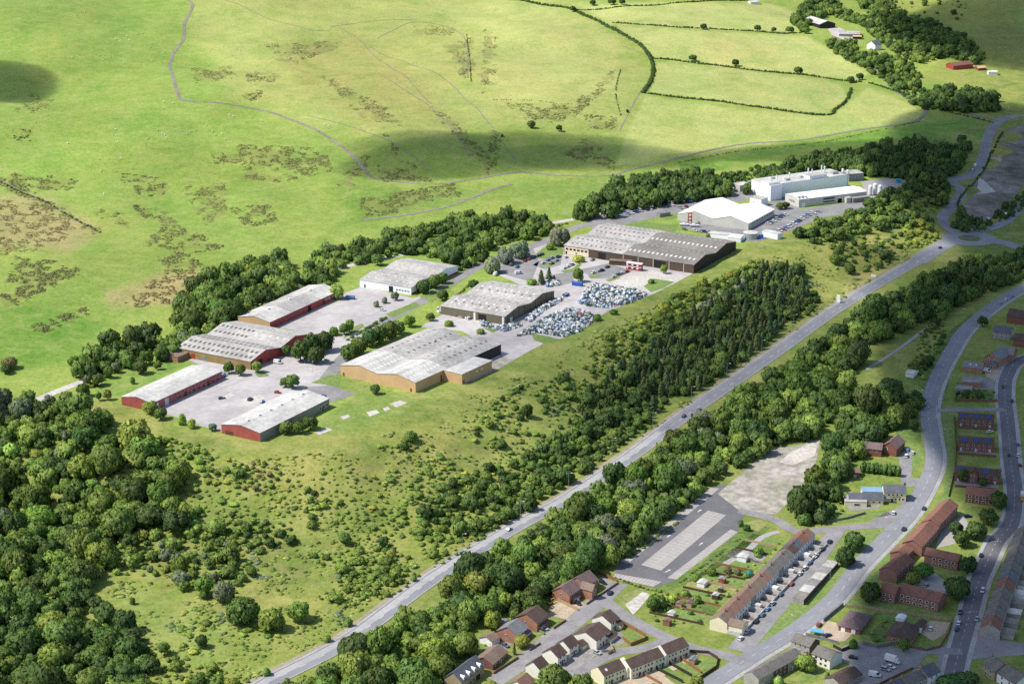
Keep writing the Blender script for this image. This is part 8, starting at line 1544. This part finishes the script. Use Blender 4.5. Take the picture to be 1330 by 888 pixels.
LITE['tuft'] = [crown_arrays('tuft', 900 + i) for i in range(4)]
herbage()
def rushes():
    L = []; r = np.random.default_rng(43)
    for k, (P, soft) in enumerate(RUSH + [([(0, 262), (62, 268), (100, 300), (60, 322), (0, 330)], -1), ([(215, 352), (290, 346), (236, 392), (160, 398)], -1)]):
        P = np.array(P, float); lo, hi = P.min(0) - 4, P.max(0) + 4; n = int((hi - lo).prod() * .8); c = lo + (hi - lo) * r.random((n, 2)); d = in_poly(P, c[:, 0], c[:, 1]); den = fbm(c[:, 0] / 9, c[:, 1] / 4, k, 3)
        c = c[(d > -2.5) & (den > .53 - .012 * np.minimum(d, 4))]
        if not len(c): continue
        for x, y, z in zip(*atv(c[:, 0], c[:, 1])):
            rr = .35 + .5 * r.random() ** 2; L.append(dict(x=x, y=y, z=z - .12, r=rr * 1.7, h=rr * .45, tone='rush' if soft > 0 else 'bracken'))
    merge('moor_rush', 'dark rush and bracken tussocks in patches on the moor', 'rushes', L, 'tuft'); print('RUSH', len(L))
rushes()
# ------------- field hedges
def hedge(pxs, label, w=1.5, h=2.2, tone='dark', gap=.0):
    P = smooth_line(np.array([at(*p)[:2] for p in pxs]), 2.2); r = r5; Vs, Fs, Ls, Ts, Ns = [], [], [], [], []; nv = 0
    for p in P:
        if r.random() < gap: continue
        V, F, Lf, Q = LITE['bush'][r.integers(4)]; rr = w * (.7 + .7 * r.random()); hh = h * (.6 + .7 * r.random()); q = p + r.normal(size=2) * w * .25
        Vs.append(V * np.array([rr, rr, hh]) + np.array([q[0], q[1], float(zt(*q)) - .1])); Fs += [[i + nv for i in f] for f in F]; Ls.append(Lf); Ns.append(Q); Ts.append(np.tile(np.array(TONES[tone]) * (.8 + .4 * r.random()), (len(V), 1))); nv += len(V)
    o = link('hedge', to_mesh('hedge', np.concatenate(Vs), Fs, np.concatenate(Ls), np.concatenate(Ns), LEAF_A, np.concatenate(Ts))); tag(o, label, 'hedge')
hedge([(660, 0), (700, 6), (750, 16), (800, 40), (835, 62), (848, 85), (846, 105), (836, 121)], 'thick curving hedge dividing the moor from the hay fields', 2.4, 2.8)
hedge([(742, 13), (830, 8), (900, 3), (970, 1)], 'topmost field hedge with three trees', 1.6, 2); hedge([(797, 30), (880, 36), (960, 40), (1040, 43)], 'straight hedge below the top hay field', 1.5, 2); hedge([(847, 76), (900, 82), (980, 92), (1060, 100), (1118, 107)], 'hedge between the two middle hay fields', 1.7, 2.2); hedge([(836, 121), (900, 129), (980, 139), (1068, 150), (1086, 142), (1100, 130), (1106, 116)], 'lowest hay field hedge turning up at its far end', 1.8, 2.2)
hedge([(806, 90), (800, 120), (806, 150)], 'thin broken hedge line at the moor edge', .9, 1.2, 'mid', .5); hedge([(0, 236), (40, 255), (80, 275), (130, 302)], 'low dark gorse line on the moor at the picture edge', 1.2, 1.4, 'dark', .3); hedge([(880, 212), (960, 197), (1060, 186), (1130, 172), (1195, 158)], 'low hedge beside the moor lane', .8, 1.1, 'mid', .3); hedge([(120, 503), (150, 484), (180, 467), (205, 452)], 'loose hedge along the bench road behind the red unit', 1.8, 2.6, 'mid', .3); hedge([(640, 322), (690, 306), (735, 291)], 'loose hedge beside the estate entrance road', 1.8, 2.4, 'mid', .25); hedge([(575, 402), (590, 388), (610, 370)], 'low hedge between the estate road and the olive shed', 1.3, 1.6, 'light', .3); hedge([(452, 442), (476, 428), (500, 414)], 'low planting on the grass island of the estate road', 1.5, 2.2, 'mid', .3); hedge([(1128, 108), (1160, 118), (1196, 131)], 'hedge above the field lane', 1.6, 2); hedge([(1205, 140), (1250, 150), (1290, 160)], 'ragged hedge along the shaded field lane', 1.2, 1.6, 'dark', .2)
hedge([(606, 45), (610, 75), (612, 105)], 'broken hedge line standing on the hill pasture', .9, 1.3, 'mid', .5); hedge([(640, 130), (720, 134), (745, 136)], 'wall line of bushes along the hill pasture foot', .7, 1, 'mid', .5); hedge([(1262, 300 - 0), (1262, 299)], 'tiny hedge on the roundabout', .6, .7) if False else None
hedge([(1262, 284), (1244, 268), (1256, 246), (1276, 224), (1290, 196), (1302, 172)], 'rough hedge along the waste ground fence', 1.2, 1.6, 'dark', .25); hedge([(820, 724), (850, 700), (880, 678)], 'bramble line beside the car park', 1.3, 1.2, 'light'); hedge([(884, 756), (930, 722), (960, 700)], 'scrubby edge of the meadow bank by the car park', 1.0, 1.0, 'mid', .4); hedge([(800, 750), (830, 762), (858, 768)], 'low green edge under the car park', 1.0, 1.0, 'mid')
# ---------------------------------------------------------------- clouds overhead for the valley's shadow patches; right-side ones added to darken the edge
def cloud(name_px, rx, ry, alt, thick, dens, label, rot=0.0):
    x, y, z = at(*name_px); k = (alt - z) / sd[2]
    cx, cy_, cz = x + sd[0] * k, y + sd[1] * k, alt
    import bmesh
    bm = bmesh.new(); r = np.random.default_rng(int(abs(x) + abs(y)))
    bmesh.ops.create_icosphere(bm, subdivisions=4, radius=1)
    for v in bm.verts:
        n = v.co.normalized(); d = 1 + .45 * (fbm(n.x * 1.6 + 9, n.y * 1.6 + n.z + 4, int(abs(x)) % 50, 3) - .5)
        v.co = n * d
    me = bpy.data.meshes.new('cloud'); bm.to_mesh(me); bm.free()
    m = bpy.data.materials.new('cloud vapour'); m.use_nodes = True; t = m.node_tree; t.nodes.clear(); o_ = t.nodes.new('ShaderNodeOutputMaterial'); v_ = t.nodes.new('ShaderNodeVolumePrincipled')
    v_.inputs['Color'].default_value = (.95, .95, .95, 1); v_.inputs['Density'].default_value = dens; t.links.new(v_.outputs[0], o_.inputs['Volume']); me.materials.append(m)
    o = link('cloud', me, None, (cx, cy_, cz), rot, (rx, ry, thick)); structure(o, label)
for p, rx, ry, th, dn, lab, ro in CLOUDS: cloud(p, rx, ry, 900, th, dn, lab, ro)
